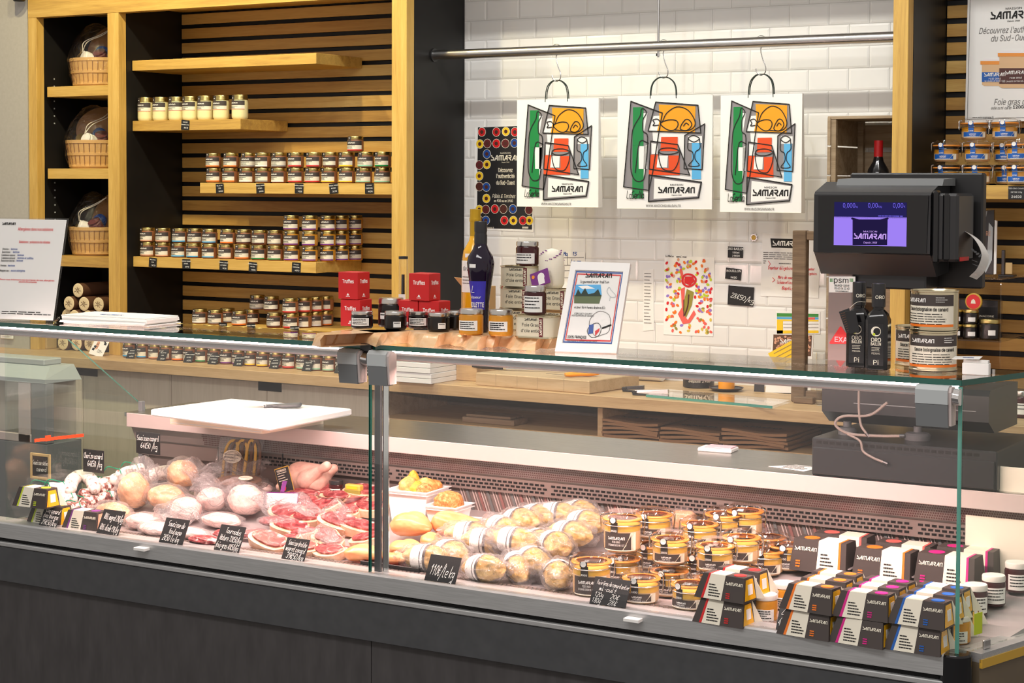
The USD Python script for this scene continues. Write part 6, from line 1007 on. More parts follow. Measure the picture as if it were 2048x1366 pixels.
# ---------------------------------------------------------------- inside the counter
def on(u, v, z=ZD, dy=0.):
    "where the photograph's (u, v) meets the deck (or a level z - ZD above it), then dy further back"
    h_ = z - ZD; p = at(u, v, z=z)
    if p[1] > -2.25:
        d = ROT @ _ray(u, v); t_ = (ZD + h_ + DS * (EYE[1] + 2.25) - EYE[2]) / (d[2] - DS * d[1]); p = EYE + t_ * d
    y = min(p[1] + dy, -1.915); return np.array([p[0], y, zs(y) + h_ + .0005])
noisy('salami_skin', [(.27, C(80, 44, 40)), (.36, C(168, 126, 116)), (.43, C(226, 212, 204)), (.75, C(244, 238, 232))], 60., .7, detail=5., bump=.4, dist=.004)
noisy('salami_brown', [(.36, C(76, 32, 30)), (.47, C(140, 84, 76)), (.55, C(226, 206, 198))], 75., .6, detail=5., bump=.4, dist=.004)
noisy('meat', [(.3, C(92, 26, 32)), (.46, C(142, 56, 60)), (.56, C(178, 104, 102)), (.64, C(228, 190, 182))], 36., .3, detail=5., bump=.25, dist=.004, distortion=1.2)
noisy('meat_fat', [(.3, C(206, 150, 118)), (.6, C(232, 190, 160)), (.8, C(242, 214, 190))], 40., .35, detail=4., bump=.15)
noisy('raw_foie', [(.3, C(214, 138, 84)), (.6, C(236, 172, 118)), (.8, C(244, 200, 152))], 10., .30, detail=4., bump=.1, dist=.006, subsurface_weight=.15, subsurface_scale=.01)
noisy('pack_foie', [(.34, C(104, 92, 40)), (.46, C(176, 138, 66)), (.6, C(214, 180, 116)), (.75, C(232, 206, 160))], 26., .25, detail=4.)
noisy('poultry', [(.3, C(200, 150, 138)), (.6, C(226, 184, 168)), (.8, C(236, 204, 188))], 30., .4, detail=5., bump=.3, dist=.004)
noisy('ham', [(.3, C(190, 132, 92)), (.55, C(222, 172, 128)), (.8, C(240, 208, 172))], 26., .3, detail=4., bump=.15)
noisy('pale_meat', [(.3, C(210, 160, 150)), (.55, C(236, 206, 198)), (.8, C(248, 234, 228))], 24., .35, detail=4., bump=.2)
noisy('terrine', [(.3, C(188, 120, 60)), (.5, C(216, 156, 84)), (.7, C(236, 196, 130))], 60., .5, detail=6., bump=.6, dist=.006)
noisy('breaded', [(.3, C(150, 84, 36)), (.5, C(206, 136, 70)), (.75, C(238, 196, 140))], 120., .6, detail=6., bump=.8, dist=.006)
noisy('bread_orange', [(.3, C(226, 130, 20)), (.6, C(248, 176, 60))], 60., .5, detail=5., bump=.4)
pane('wrap', (.985, .98, .98), 1.55, .16, .06, (.97, .93, .95), 1., 60.)
DUCK = None
# --- pyramid-sided boxes of foie gras
def gras_box(stripe, W_=.122, D_=.062, Hh=.053, flip=False, window='amber', panel='dark_label', cream='cream_label'):
    def build(label, loc, rot, group, tilt):
        t = Thing('foie_gras_box', label, 'box', loc, rot, group, tilt=tilt); s, e = D_ * .17, W_ * .14 if not flip else .006
        B = lambda x, z: np.array([x, s * z / Hh, z])
        body = hexa([(0, 0, 0), (W_, 0, 0), (W_, D_, 0), (0, D_, 0), (e, s, Hh), (W_ - .004, s, Hh), (W_ - .004, D_ - s, Hh), (e, D_ - s, Hh)]); t.part('carton', body, panel, False)
        nrm = _n((0, -Hh, s))
        def fp(pts, off=.0005): return hull([tuple(B(x, z) + nrm * o) for x, z in pts for o in (0, off)])
        def tp(pts, off=.0005): return hull([(x, y, Hh + o) for x, y in pts for o in (0, off)])
        x = lambda f_, z: (1 - f_) * (e * z / Hh) + f_ * (W_ - .004 * z / Hh)
        def band(n, f0, f1, m, off):
            up = t.part(n, cat(fp([(x(f0, 0), .0005), (x(f1, 0), .0005), (x(f1, Hh), Hh), (x(f0, Hh), Hh)], off), tp([(x(f0, Hh), s), (x(f1, Hh), s), (x(f1, Hh), D_ - s), (x(f0, Hh), D_ - s)], off)), m, False); return up
        a = (.14, .19, .19, .55, .57) if not flip else (.86, .90, .48, .86, .04)
        band('colour_stripe', a[0], a[1], stripe, .0006); c = band('cream_panel', a[2], a[3], cream, .0005)
        F_ = lambda g, px_, z: frame(mv(g, (px_, z * 1.0, .0007)), (0, 0, 0), (1, 0, 0), _n((0, s, Hh)))
        t.part('small_print', F_(lines(W_ * .24, 5, Hh * .11, Hh * .045, 2, .5), x((a[2] + .03), .3 * Hh) + .004, Hh * .62), 'ink', False, under=c)
        t.part('lettering', F_(logo(Hh * .125, .5), x(a[4] + .21, .7 * Hh), Hh * .66), 'cream_label', False); t.part('colour_print', F_(lines(W_ * .09, 3, Hh * .085, Hh * .05, 5, .2), x(a[4] + .06, .2 * Hh), Hh * .34), stripe, False)
        t.part('lid_dot', mv(poly(Point(0, 0).buffer(D_ * .22, resolution=5), .0007), (x(a[4] + .22, Hh), D_ * .5, Hh)), stripe, False)
        if not flip:
            E = lambda y, z: (W_ - .004 * z / Hh, y, z); k = .84
            w = t.part('window', hull([tuple(np.array(E(y, z)) + (o, 0, 0)) for y, z in ((.007, .004), (D_ - .007, .004), (s + .006, Hh * .9), (D_ - s - .006, Hh * .9)) for o in (0, .0005)]), window, False)
            t.part('price_sticker', hull([tuple(np.array(E(y, z)) + (o, 0, 0)) for y in (D_ * .36, D_ * .68) for z in (Hh * .28, Hh * .70) for o in (.0004, .0010)]), 'paper', False, under=w)
            t.part('flap', hull([(W_, D_ - .004, .002), (W_ - .004, D_ - s, Hh), (W_ + .012, D_ + .012, .001), (W_, D_ - .003, .002), (W_ - .004, D_ - s + .001, Hh), (W_ + .012, D_ + .013, .001)]), cream, False)
        return t
    return Stock(build)
GB = {c: gras_box(m) for c, m in (('red', 'red'), ('orange', 'orange'), ('magenta', 'magenta'), ('blue', 'label_blue'), ('lime', 'lime'))}; BG = {c: gras_box(m, .140, .084, .072, True) for c, m in (('orange', 'orange'), ('red', 'coral'), ('magenta', 'magenta'))}
VB = gras_box('purple', window='salmon', panel='dark_label')
gb = 'small foie gras boxes in the counter'
def pile(c, u, v, n, what, dy=.069, z=ZD):
    "n: for each step back, how many boxes high; u, v: front bottom left corner in the photograph"
    p = on(u, v, z); k = 0; tot = sum(n); hi = {1: ('',), 2: ('lower ', 'upper ')}
    for j, h in enumerate(n):
        for i in range(h):
            nm = ('front', 'second', 'third', 'fourth', 'fifth')[j] + ' row' if len(n) > 1 else 'at ' + what
            GB[c].put((p[0] + .004 * i + rnd.uniform(-.002, .002), p[1] + j * dy + .004 * i, zs(p[1] + j * dy + .062) + .0005 + .0540 * i), rnd.uniform(-6, -1), '%s-striped foie gras box, %s of the %s%s' % (c, (('lower' if i == 0 else 'upper') + ' one' if h > 1 else 'single one'), nm, '' if len(n) > 1 else ''), gb)
p = on(1345, 1257); pile('red', 1384, 1243, (2, 2, 1), 'left'); pile('orange', 1552, 1267, (2, 2, 2, 1), 'x'); pile('magenta', 1656, 1283, (2, 2, 2, 1), 'x'); pile('blue', 1766, 1298, (2, 2, 2, 1), 'x')
g_ = 'large foie gras boxes at the back of the counter'
for c, u, v, lab in (('orange', 1578, 1139, 'left'), ('orange', 1702, 1159, 'middle'), ('magenta', 1826, 1170, 'right')):
    q = at(u, v, y=-2.075)
    t = Thing('display_riser', 'low white riser carrying the %s large foie gras box' % lab, 'riser', (q[0] + .075, q[1] + .07, zs(q[1] + .17) + .0005), 0, 'risers under the large boxes'); t.part('riser', cbox(-.07, .07, -.06, .085, -.0, max(.004, q[2] - t.loc[2] - .0005), .002), 'deck_white', False)
    for k, (dx, dy, w_) in enumerate(((0, 0, 'front'), (.016, .088, 'rear'))): BG[c if k == 0 or c == 'magenta' else 'red'].put((q[0] + dx, q[1] + dy, q[2] + .0005), (-2, 0)[k], 'large dark foie gras box at the back, %s one of the %s pair' % (w_, lab), g_)
for u, v, lab in ((20, 1019, 'upper lime-striped foie gras box at the far left of the counter'), (52, 1046, 'lower lime-striped foie gras box beside the leftmost front chalk tag')):
    q = on(u, v + (32 if v < 1030 else 0)); q = q + (0, .008, .0540) if v < 1030 else q; GB['lime'].put(q if v > 1030 else q + (.0, 0, 0), 2, lab, gb)
VB.put(on(122, 1058), 3, 'grey and cream terrine box with pink window behind the front chalk tags', gb)
# --- clip-top jars
BIGJ = parfait('clip_top_jar', .0445, .097, 'dark_label', 'foie', 'fat_yellow', '350G'); SMJ = parfait('small_clip_top_jar', .0415, .074, 'dark_label', 'foie', 'fat_yellow', '180G'); gj = 'clip-top foie gras jars in the counter'
def jar(stk, u, v, lab, up=None, dy=.043):
    p = on(u, v, ZD, dy); H_ = .0975 if stk is BIGJ else .0745
    stk.put(p, rnd.uniform(10, 34), lab, gj)
    if up: up[0].put(p + (.001, .001, H_), rnd.uniform(12, 32), up[1], gj)
jar(BIGJ, 1165, 1198, 'big clip-top jar at the front left of the jar group'); jar(SMJ, 1226, 1176, 'clip-top jar under the tallest one of the group', (BIGJ, 'big clip-top jar standing highest, on another jar'))
jar(SMJ, 1265, 1213, 'clip-top jar partly hidden by the foie gras chalk tag'); jar(SMJ, 1364, 1226, 'clip-top jar alone in front beside the red-striped boxes')
jar(SMJ, 1322, 1198, 'clip-top jar below another, between the two front jars', (SMJ, 'clip-top jar on top of the stack between the front jars')); jar(SMJ, 1412, 1214, 'clip-top jar below another, behind the single front jar', (SMJ, 'clip-top jar on the stack behind the single front jar'))
jar(SMJ, 1465, 1202, 'clip-top jar below another, behind the red-striped boxes', (SMJ, 'clip-top jar on the stack behind the red-striped boxes')); jar(SMJ, 1382, 1172, 'lower jar of the middle stack in the third row', (SMJ, 'upper jar of the middle stack in the third row'))
jar(SMJ, 1517, 1162, 'clip-top jar left of the two single ones near the large boxes'); jar(SMJ, 1560, 1152, 'clip-top jar right of the two single ones near the large boxes'); jar(SMJ, 1290, 1150, 'clip-top jar in the third row behind the tallest stack', (SMJ, 'clip-top jar on the third row stack behind the tallest'))
jar(SMJ, 1430, 1151, 'lower jar of the stack furthest back, left', (SMJ, 'upper jar of the stack furthest back, left')); jar(SMJ, 1474, 1144, 'lower jar of the stack furthest back, right', (SMJ, 'upper jar of the stack furthest back, right')); jar(SMJ, 1520, 1134, 'clip-top jar single at the very back of the jar group')
for u, v, lab in ((1340, 1175, 'clip-top jar in the second row behind the two front jars'), (1440, 1165, 'clip-top jar in the second row right of centre'), (1248, 1138, 'clip-top jar at the back behind the tallest stack, left'), (1340, 1132, 'clip-top jar at the back between two stacks'), (1392, 1128, 'clip-top jar at the back left of the furthest stacks')): jar(SMJ, u, v, lab)
CH = lidjar('chutney_jar', .0285, .058, 'honey', 'lid_white', lbl=(.06, .48, -60, 46, 'paper'), rows=4); gc = 'small chutney jars between the boxes'
for u, v, lab in ((1519, 1245, 'amber chutney jar with white lid in front between red and orange boxes'), (1560, 1222, 'amber chutney jar behind the front one, left of the orange boxes'), (1905, 1290, 'small jar by the right end glass, beside the blue boxes')): CH.put(on(u, v, ZD, .028), 20, lab, gc)
for u, v, lab in ((1895, 1268, 'small jar behind the blue boxes, nearest the end glass'), (1903, 1235, 'small jar behind the blue boxes, one row further back')): CH.put(on(u, v, ZD, .03), 20, lab, gc)
def sheetfilm(lab, u, v, a, b, c, dz, rot, sd):
    t = Thing('film_sheet', lab, 'plastic film', on(u, v, ZD, b * .6) + (0, 0, dz), rot, 'loose plastic film in the counter'); g = blob(a, b, c, sd, .45, 2.6, 4); g[0][:, 2] += .5 * c * np.sin(g[0][:, 0] / a * 5 + sd); t.part('film', mv(g, (0, 0, -g[0][:, 2].min())), 'wrap', True)
for k, (u, v, a, b, c, dz, rot, lab) in enumerate(((470, 1000, .085, .035, .026, .05, 12, 'grey film drawn over the flat sliced pack'), (340, 1068, .075, .04, .024, .01, -8, 'bluish crumpled film before the white-tied roast'), (430, 1040, .09, .04, .03, .03, 4, 'clear film over the netted roasts'), (560, 1066, .10, .04, .024, .03, 5, 'clear film lying over the red cuts'), (632, 1108, .06, .03, .022, .012, 0, 'peaked clear film beside the black tray'), (665, 1072, .05, .03, .022, .03, 10, 'clear film between the upper duck steaks'), (280, 1010, .06, .035, .03, .04, -15, 'clear film between the round hams'), (390, 1010, .07, .035, .028, .045, 0, 'clear film behind the netted roasts'), (990, 1142, .05, .03, .026, .02, 20, 'crumpled film between the foie gras packs'))): sheetfilm(lab, u, v, a, b, c, dz, rot, k + 3)
# --- whole livers in film with a printed band
def ellip(a, b, c, x0, x1, k=1.0, n=16, m=10):
    "band of an ellipsoid between two stations of its long axis"
    xs_, v, f = np.linspace(x0, x1, m), [], []
    for s_ in xs_:
        r_ = math.sqrt(max(1e-6, 1 - s_ * s_)); v += [(a * s_, b * r_ * k * math.cos(t_), c * r_ * k * math.sin(t_)) for t_ in np.arange(n) / n * 2 * math.pi]
    for i in range(m - 1):
        for j in range(n): p_, q_, r_, s_ = i * n + j, i * n + (j + 1) % n, (i + 1) * n + (j + 1) % n, (i + 1) * n + j; f += [(p_, q_, r_), (p_, r_, s_)]
    return np.array(v), np.array(f)
def crumple(a, b, c, seed, amp=.16):
    v, f = blob(a, b, c, seed, amp, 3.2, 3); x = np.abs(v[:, 0]) / a; k = np.where(x > .8, 1 + (x - .8) * .9, 1); v[:, 1] *= k; v[:, 0] *= 1.08; return v, f
def pack(seed):
    def build(label, loc, rot, group, tilt):
        t = Thing('wrapped_foie_gras', label, 'foie gras', loc, rot, group, tilt=tilt); a, b, c = .066, .035, .031; up = lambda g: mv(g, (0, 0, c * 1.02))
        t.part('foie_gras', up(blob(a, b, c, seed, .13, 2.1, 4)), 'pack_foie', True); l = t.part('band', up(ellip(a, b, c, -.52, .12, 1.075)), 'white', True)
        t.part('band_stripe', up(ellip(a, b, c, .02, .12, 1.08, 16, 3)), 'dark_label', True, under=l); t.part('band_stripe', up(ellip(a, b, c, -.12, -.08, 1.08, 16, 3)), 'dark_label', True, under=l)
        t.part('film', up(crumple(a * 1.2, b * 1.24, c * 1.14, seed + 3, .3)), 'wrap', True)
        return t
    return Stock(build)
PK = [pack(2), pack(5)]
pks = [(843, 1146, 0, 8, 'beside the price tag, furthest left in front'), (957, 1168, 0, -12, 'right of the price tag in front'), (1020, 1163, 0, -50, 'third from the left in front'), (1105, 1180, 0, -58, 'in front beside the first big jar'), (928, 1112, .03, 14, 'lying just above the price tag'), (994, 1100, .03, -20, 'in the middle of the second row'), (1065, 1128, .03, -30, 'second row, behind the two slanting ones'), (1062, 1082, .05, -15, 'upper row, left one'), (1105, 1080, .055, 10, 'topmost of the pile near the back'), (1148, 1074, .05, -20, 'at the back behind the first stacked jars'), (1130, 1114, .04, -10, 'right end of the third row'), (1016, 1132, .05, 5, 'resting on the front two packs'), (890, 1140, .012, -25, 'directly behind the price tag'), (1056, 1158, .02, -38, 'between the two slanting front packs'), (960, 1128, .035, 10, 'above the right edge of the price tag'), (1096, 1138, .045, -35, 'just left of the first big jar, raised'), (1028, 1090, .05, -20, 'upper row, second from the left'), (1160, 1094, .045, -12, 'touching the tallest jar stack')]
for i, (u, v, dz, a, lab) in enumerate(pks): PK[i % 2].put(on(u, v + dz * 260, ZD, .03) + (0, 0, dz * .72), a, 'banded foie gras in clear film, ' + lab, 'banded foie gras packs in the counter', (rnd.uniform(-8, 8), rnd.uniform(-8, 10)))
t = Thing('film_bag', 'crumpled empty-looking clear film between the front foie gras packs', 'plastic film', on(1068, 1172, ZD, .03)); t.part('film', mv(blob(.035, .025, .030, 9, .35, 3.), (0, 0, .028)), 'wrap', True)
# --- raw livers on a black tray
c0 = on(700, 1140, ZD, .05); c1 = on(860, 1140, ZD, .05); t = Thing('black_tray', 'long shallow black tray under the raw livers', 'tray', (c0 + c1) / 2); w = (c1 - c0)[0] / 2
t.part('tray', cat(cbox(-w, w, -.05, .07, 0, .004, .001), cbox(-w, w, -.054, -.048, 0, .014, .001), cbox(-w, w, .066, .072, 0, .014, .001), cbox(-w - .004, -w + .002, -.054, .072, 0, .014, .001), cbox(w - .002, w + .004, -.054, .072, 0, .014, .001)), 'tray_black', False)
def lump(name, lab, cat_, u, v, a, b, c, m, seed, rot=0., dz=0., amp=.16, group=None, dy=None, extra=None, freq=1.7):
    p = on(u, v, ZD, b * .8 if dy is None else dy) + (0, 0, dz); t = Thing(name, lab, cat_, p, rot, group); g = blob(a, b, c, seed, amp, freq, 4, .15); t.part('body', mv(g, (0, 0, -g[0][:, 2].min() + .0002)), m, True)
    if extra: extra(t, a, b, c)
    return t
def liver(name, lab, cat_, u, v, a, b, c, m, seed, rot=0., dz=0., amp=.16, group=None):
    p = on(u, v, ZD, b * .8) + (0, 0, dz); t = Thing(name, lab, cat_, p, rot, group); g, f_ = blob(a, b, c, seed, .10, 1.3, 4); X = g[:, 0] / a; Y = g[:, 1] / b
    g[:, 1] *= 1 - .30 * X; g[:, 2] *= 1 - .28 * X; g[:, 2] -= c * .42 * np.exp(-((Y - .25 * X - .1) / .22) ** 2) * np.clip(.75 - X, 0, 1) * (g[:, 2] > 0); g[:, 2] += .16 * c * np.sin(X * 2.2 + seed); g[:, 1] += .18 * b * X * X
    t.part('body', mv((g, f_), (0, 0, -g[:, 2].min() + .0002)), m, True)
    t.part('vein', tube(spline([(-.5 * a, -.2 * b, 1.62 * c), (-.1 * a, -.3 * b, 1.72 * c), (.35 * a, -.5 * b, 1.4 * c)], 5), .0011, 5), 'coral', label='thin reddish vein') if 0 else None
    return t
gl = 'raw livers on the black tray'
for u, v, a, b, c, sd, rt, dz, lab in ((808, 1090, .062, .045, .040, 1, -20, .022, 'topmost raw liver left of the white tubs'), (900, 1094, .068, .045, .042, 4, 15, .010, 'large raw liver in front of the small white tub'), (800, 1124, .058, .038, .028, 7, -25, .006, 'raw liver below the topmost one'), (858, 1110, .035, .030, .026, 9, 10, .008, 'small raw liver between the two large ones'), (782, 1138, .038, .026, .020, 12, -30, .006, 'raw liver at the front edge right of the pillar'), (716, 1130, .052, .035, .026, 14, 5, .006, 'raw liver on the tray left of the pillar'), (936, 1086, .034, .030, .030, 16, 30, .010, 'raw liver lobe behind the large one')):
    liver('raw_liver', lab, 'liver', u, v + (6 if dz > .015 else 0), a * 1.08, b, c * .82, 'raw_foie', sd, rt, dz * .6, .17, gl)
# --- white tubs, plate, slab
def tub(lab, u, v, w, d, h, food, seed, dz):
    p = on(u, v, ZD + dz); t = Thing('white_tub', lab, 'tub', p, 4); o = lambda i, z: [(i, i, z), (w - i, i, z), (w - i, d - i, z), (i, d - i, z)]
    out = np.array(o(.010, 0) + o(0, h)); t.part('tub', cat(hexa(out)), 'tub_white', False) if 0 else None
    V = np.array(o(.012, 0) + o(.002, h - .002) + o(-.004, h - .002) + o(-.004, h) + o(.004, h) + o(.008, h - .016)); f = [(0, 2, 1), (0, 3, 2)]
    for k in range(5):
        for i in range(4): j = (i + 1) % 4; f += [(k * 4 + i, k * 4 + j, k * 4 + 4 + j), (k * 4 + i, k * 4 + 4 + j, k * 4 + 4 + i)]
    f += [(20, 21, 22), (20, 22, 23)]
    t.part('tub', (V, np.array(f)), 'tub_white', False); t.part('groove', cat(*[hull([(-.0035 + s_, -.0035 + s_, z) for s_ in (0,)] + [(w + .0035, -.0035, z), (w + .0035, d + .0035, z), (-.0035, d + .0035, z), (-.0035, -.0035, z + .0015), (w + .0035, -.0035, z + .0015), (w + .0035, d + .0035, z + .0015), (-.0035, d + .0035, z + .0015)]) for z in (h - .010,)]), 'tub_white', False)
    for k, (x, y, a, b, c, m) in enumerate(food): t.part('piece', mv(blob(a, b, c, seed + k, .18, 2.2, 3), (x * w, y * d, h - .010 + c * .5)), m, True)
tub('large white tub with orange and golden pieces at the back', 772, 1046, .125, .125, .090, [(.33, .42, .03, .025, .026, 'terrine'), (.62, .62, .034, .026, .024, 'terrine'), (.32, .6, .02, .016, .034, 'bread_orange'), (.5, .40, .024, .02, .02, 'bread_orange'), (.75, .35, .024, .02, .018, 'breaded'), (.72, .82, .024, .02, .018, 'terrine')], 3, .012)
tub('smaller white tub heaped with a breaded terrine', 848, 1055, .095, .095, .058, [(.5, .5, .040, .034, .030, 'breaded')], 11, .022)
t = Thing('white_plate', 'pale oval plate under the smaller white tub', 'plate', on(930, 1060, ZD, .03)); t.part('plate', sc(lathe([(0, .001), (.06, .001), (.078, .012), (.08, .014), (.076, .013), (.058, .005), (0, .004)], 30), (1.15, .7, 1)), 'tub_white')
t = Thing('foam_tray', 'white foam tray beneath the upper foie gras packs', 'tray', on(1010, 1100, ZD, .05)); t.part('tray', rz(rx(cbox(-.07, .06, -.03, .05, .004, .010, .003), 10), 6), 'tub_white', False)
t = Thing('cheese_pack', 'flat yellow vacuum pack lying behind the clip-top jars', 'package', on(1298, 1066, ZD + .02)); t.part('slice', hull([(-.05, -.02, 0), (.05, -.02, 0), (.05, .03, 0), (-.05, .03, 0), (-.045, -.018, .022), (.03, -.01, .022), (.04, .03, .012), (-.04, .03, .03)]), 'bread_orange', False); t.part('film', mv(crumple(.06, .035, .02, 4), (0, .004, .012)), 'wrap', True); t.part('stand', cbox(-.045, .045, -.02, .03, -.012, -.001, .002), 'tub_white', False)
t = Thing('terrine_piece', 'pale square terrine piece standing at the back behind the jars', 'terrine', on(1366, 1062, ZD + .02)); t.part('slice', rough(cbox(-.03, .03, -.012, .025, 0, .050, .010), .002, 40), 'ham', 50); t.part('film', mv(crumple(.038, .025, .032, 8), (0, .006, .026)), 'wrap', True); t.part('stand', cbox(-.028, .028, -.010, .024, -.012, -.001, .002), 'tub_white', False)
# --- dry sausages with green strings
def salami(lab, pts, r_, m, green=True, seed=0, cut=False):
    r_ *= 1.18
    P_ = [at(u, v, z=z) for u, v, z in pts]; P_ = [p + (0, r_, r_) for p in P_]; S_ = spline(P_, 7); n = len(S_); s_ = np.linspace(0, 1, n); rad = r_ * np.clip(np.minimum(s_, 1 - s_) * 9 + .35, 0, 1) ** .5
    if cut: rad[-n // 3:] = r_
    t = Thing('dry_sausage', lab, 'sausage', S_.mean(0) * (1, 1, 0) + (0, 0, min(p[2] for p in P_) - r_), 0, 'dry sausages in the counter'); t.part('skin', rough(tube(S_, rad, 16), r_ * .10, 70, seed), m, True, world=True)
    if cut: d = _n(S_[-1] - S_[-2]); t.part('cut_face', tube([S_[-1], S_[-1] + d * .0016], [r_ * .93, r_ * .9], 16), 'salami_brown', 40, world=True)
    if green:
        for i in (2, n - 3): c = S_[i]; t.part('string', tube(spline([c + (r_ * .7, -r_ * .8, r_ * .3), c + (0, -r_ * .5, r_ * 1.05), c + (-r_ * .8, r_ * .2, r_ * .8), c + (-r_ * 1.6, -r_ * 1.2, r_ * 1.3), c + (-r_ * 2.2, -r_ * 1.5, r_ * .6)], 4), .0016, 5), 'green_string', world=True)
    return t
Zd = ZD + .0005
salami('short white dry sausage with green string behind the lime box', [(84, 1000, Zd + .045), (108, 1000, Zd + .045), (126, 998, Zd + .045)], .020, 'salami_skin', True, 1)
salami('curved white dry sausage bent over the others', [(128, 998, Zd + .05), (136, 975, Zd + .06), (156, 968, Zd + .06), (174, 978, Zd + .055), (180, 996, Zd + .05)], .017, 'salami_skin', False, 2)
salami('thin white dry sausage lying along the front of the pile', [(92, 1014, Zd + .03), (120, 1012, Zd + .03), (146, 1010, Zd + .03)], .014, 'salami_skin', True, 3)
salami('brown-flecked dry sausage pointing at the wrapped ham', [(148, 1010, Zd + .028), (182, 1004, Zd + .03), (226, 988, Zd + .035)], .018, 'salami_brown', False, 4)
salami('long pale dry sausage under the cut one', [(186, 984, Zd + .05), (230, 976, Zd + .05), (276, 976, Zd + .05)], .016, 'salami_skin', True, 5)
salami('cut dry sausage on top of the heap showing its brown face', [(228, 968, Zd + .075), (250, 960, Zd + .08), (276, 954, Zd + .085)], .0165, 'salami_skin', True, 6, True)
salami('white dry sausage lying behind the cut one', [(212, 976, Zd + .062), (255, 968, Zd + .065), (300, 966, Zd + .065)], .016, 'salami_skin', False, 7)
salami('long white dry sausage reaching right towards the sliced packs', [(286, 966, Zd + .065), (325, 962, Zd + .068), (368, 968, Zd + .065)], .017, 'salami_skin', False, 8)
salami('dark flecked dry sausage in the middle of the pile', [(150, 1026, Zd + .012), (190, 1016, Zd + .016), (224, 1010, Zd + .02)], .017, 'salami_brown', True, 9)
salami('grey-white dry sausage behind the heap, furthest back', [(300, 960, Zd + .075), (335, 955, Zd + .08), (372, 958, Zd + .08)], .015, 'salami_skin', False, 10)
salami('short flecked sausage between lime box and terrine box', [(112, 1040, Zd + .01), (138, 1032, Zd + .012), (160, 1034, Zd + .012)], .016, 'salami_brown', True, 11)
for k, (x, y) in enumerate(((-3.72, -2.2), (-3.62, -2.08), (-3.78, -2.02), (-3.5, -2.1), (-3.4, -2.0))):
    if k: pass
# --- wrapped hams, roasts, sausages in film
film = lambda k, sd: (lambda t, a, b, c: t.part('film', mv(crumple(a * 1.12, b * 1.15, c * 1.12, sd), (0, 0, c * .95)), 'wrap', True))
gm = 'wrapped roasts and hams in the counter'
for u, v, a, b, c, m, sd, rt, dz, lab in ((250, 1030, .045, .045, .052, 'ham', 3, 20, .012, 'tall round ham wrapped in film left of the cluster'), (350, 1006, .050, .042, .040, 'ham', 6, -15, .040, 'round smoked ham at the back of the cluster'), (212, 1050, .066, .035, .030, 'ham', 8, -8, .002, 'long roast with a paper label behind the front tag'), (316, 1030, .058, .042, .034, 'ham', 10, 10, .010, 'plump pale ham in the middle of the cluster'), (356, 1054, .044, .040, .036, 'pale_meat', 12, 0, .006, 'white-tied roast behind the toulouse tag'), (410, 1038, .044, .036, .034, 'pale_meat', 14, 20, .016, 'white netted roast left of the large one'), (474, 1046, .056, .044, .042, 'pale_meat', 16, -10, .016, 'large white netted roast left of the plastic box'), (272, 1062, .050, .034, .022, 'pale_meat', 18, 15, .002, 'flat film bag of pale meat beside the roast tag'), (300, 1074, .058, .036, .018, 'pale_meat', 20, -6, .002, 'bag of fresh sausage in bluish film behind the toulouse tag'), (430, 1062, .060, .034, .020, 'pale_meat', 22, 6, .002, 'flat bag of pale meat left of the steaks'), (372, 1082, .048, .028, .016, 'pale_meat', 24, 0, .001, 'small bag of meat in front of the white-tied roast'), (500, 1016, .052, .032, .020, 'pale_meat', 26, 8, .03, 'pale film parcel behind the large netted roast')):
    lump('wrapped_roast', lab, 'meat', u, v, a, b, c, m, sd, rt, dz, .14, gm, extra=film(0, sd))
# --- duck steaks with a rim of fat, red cuts
def steak(sd, a=.045, b=.028, h=.020):
    def build(label, loc, rot, group, tilt):
        t = Thing('duck_steak', label, 'meat', loc, rot, group, tilt=tilt); r = random.Random(sd)
        o = [((1 + .10 * r.uniform(-1, 1)) * a * math.cos(k / 14 * 2 * math.pi), (1 + .10 * r.uniform(-1, 1)) * b * math.sin(k / 14 * 2 * math.pi)) for k in range(14)]; P_ = Polygon([tuple(q) for q in spline([(*q, 0) for q in o], 3, True)[:, :2]]).buffer(0)
        t.part('fat', rough(poly(P_, h * .80), .0012, 90, sd), 'meat_fat', 50); t.part('flesh', mv(rough(poly(P_.buffer(-.008), h * .22), .0012, 90, sd), (.002, .002, h * .78)), 'meat', 50); return t
    return Stock(build)
SK = [steak(1, .052, .032, .024), steak(2, .058, .034, .030), steak(3, .048, .030, .026)]; gs = 'duck steaks in the counter'
sts = [(574, 1078, .006, 10, 1), (610, 1064, .018, 30, 0), (688, 1054, .020, -10, 2), (640, 1048, .024, 5, 1), (700, 1040, .024, 20, 0), (714, 1078, .006, 12, 1), (640, 1090, .004, -8, 0), (530, 1100, .004, 4, 1), (664, 1032, .03, 0, 2), (720, 1024, .032, 8, 1), (596, 1112, .002, 10, 2), (650, 1118, .002, -6, 0), (610, 1040, .026, -12, 2), (560, 1058, .02, 0, 2), (730, 1052, .028, -5, 0), (670, 1074, .018, 14, 1), (600, 1092, .012, -4, 2), (726, 1098, .004, 0, 2), (560, 1098, .002, 16, 0), (648, 1100, .008, 6, 2), (640, 1022, .034, -8, 0)]
wh = ('standing out near the tag', 'second from the left in the middle row', 'right part of the middle row', 'centre of the upper row', 'right of the upper row', 'near the pillar', 'below the centre', 'front, left of the last left tag', 'at the back near the steel dish', 'at the back beside the pillar', 'front, behind the last left tag', 'front, between tag and black tray', 'upper row, left end', 'far left of the middle row', 'upper row against the pillar', 'middle row, right of centre', 'second row, left of centre', 'front right, just above the tray', 'front row beside the red cut', 'second row, centre right', 'back row, left of the dish')
for (u, v, dz, a, k), w_ in zip(sts, wh): SK[k].put(on(u, v, ZD, .02) + (0, 0, dz), a, 'thick duck steak with pale fat rim, ' + w_, gs, (rnd.uniform(8, 30), rnd.uniform(-14, 14)))
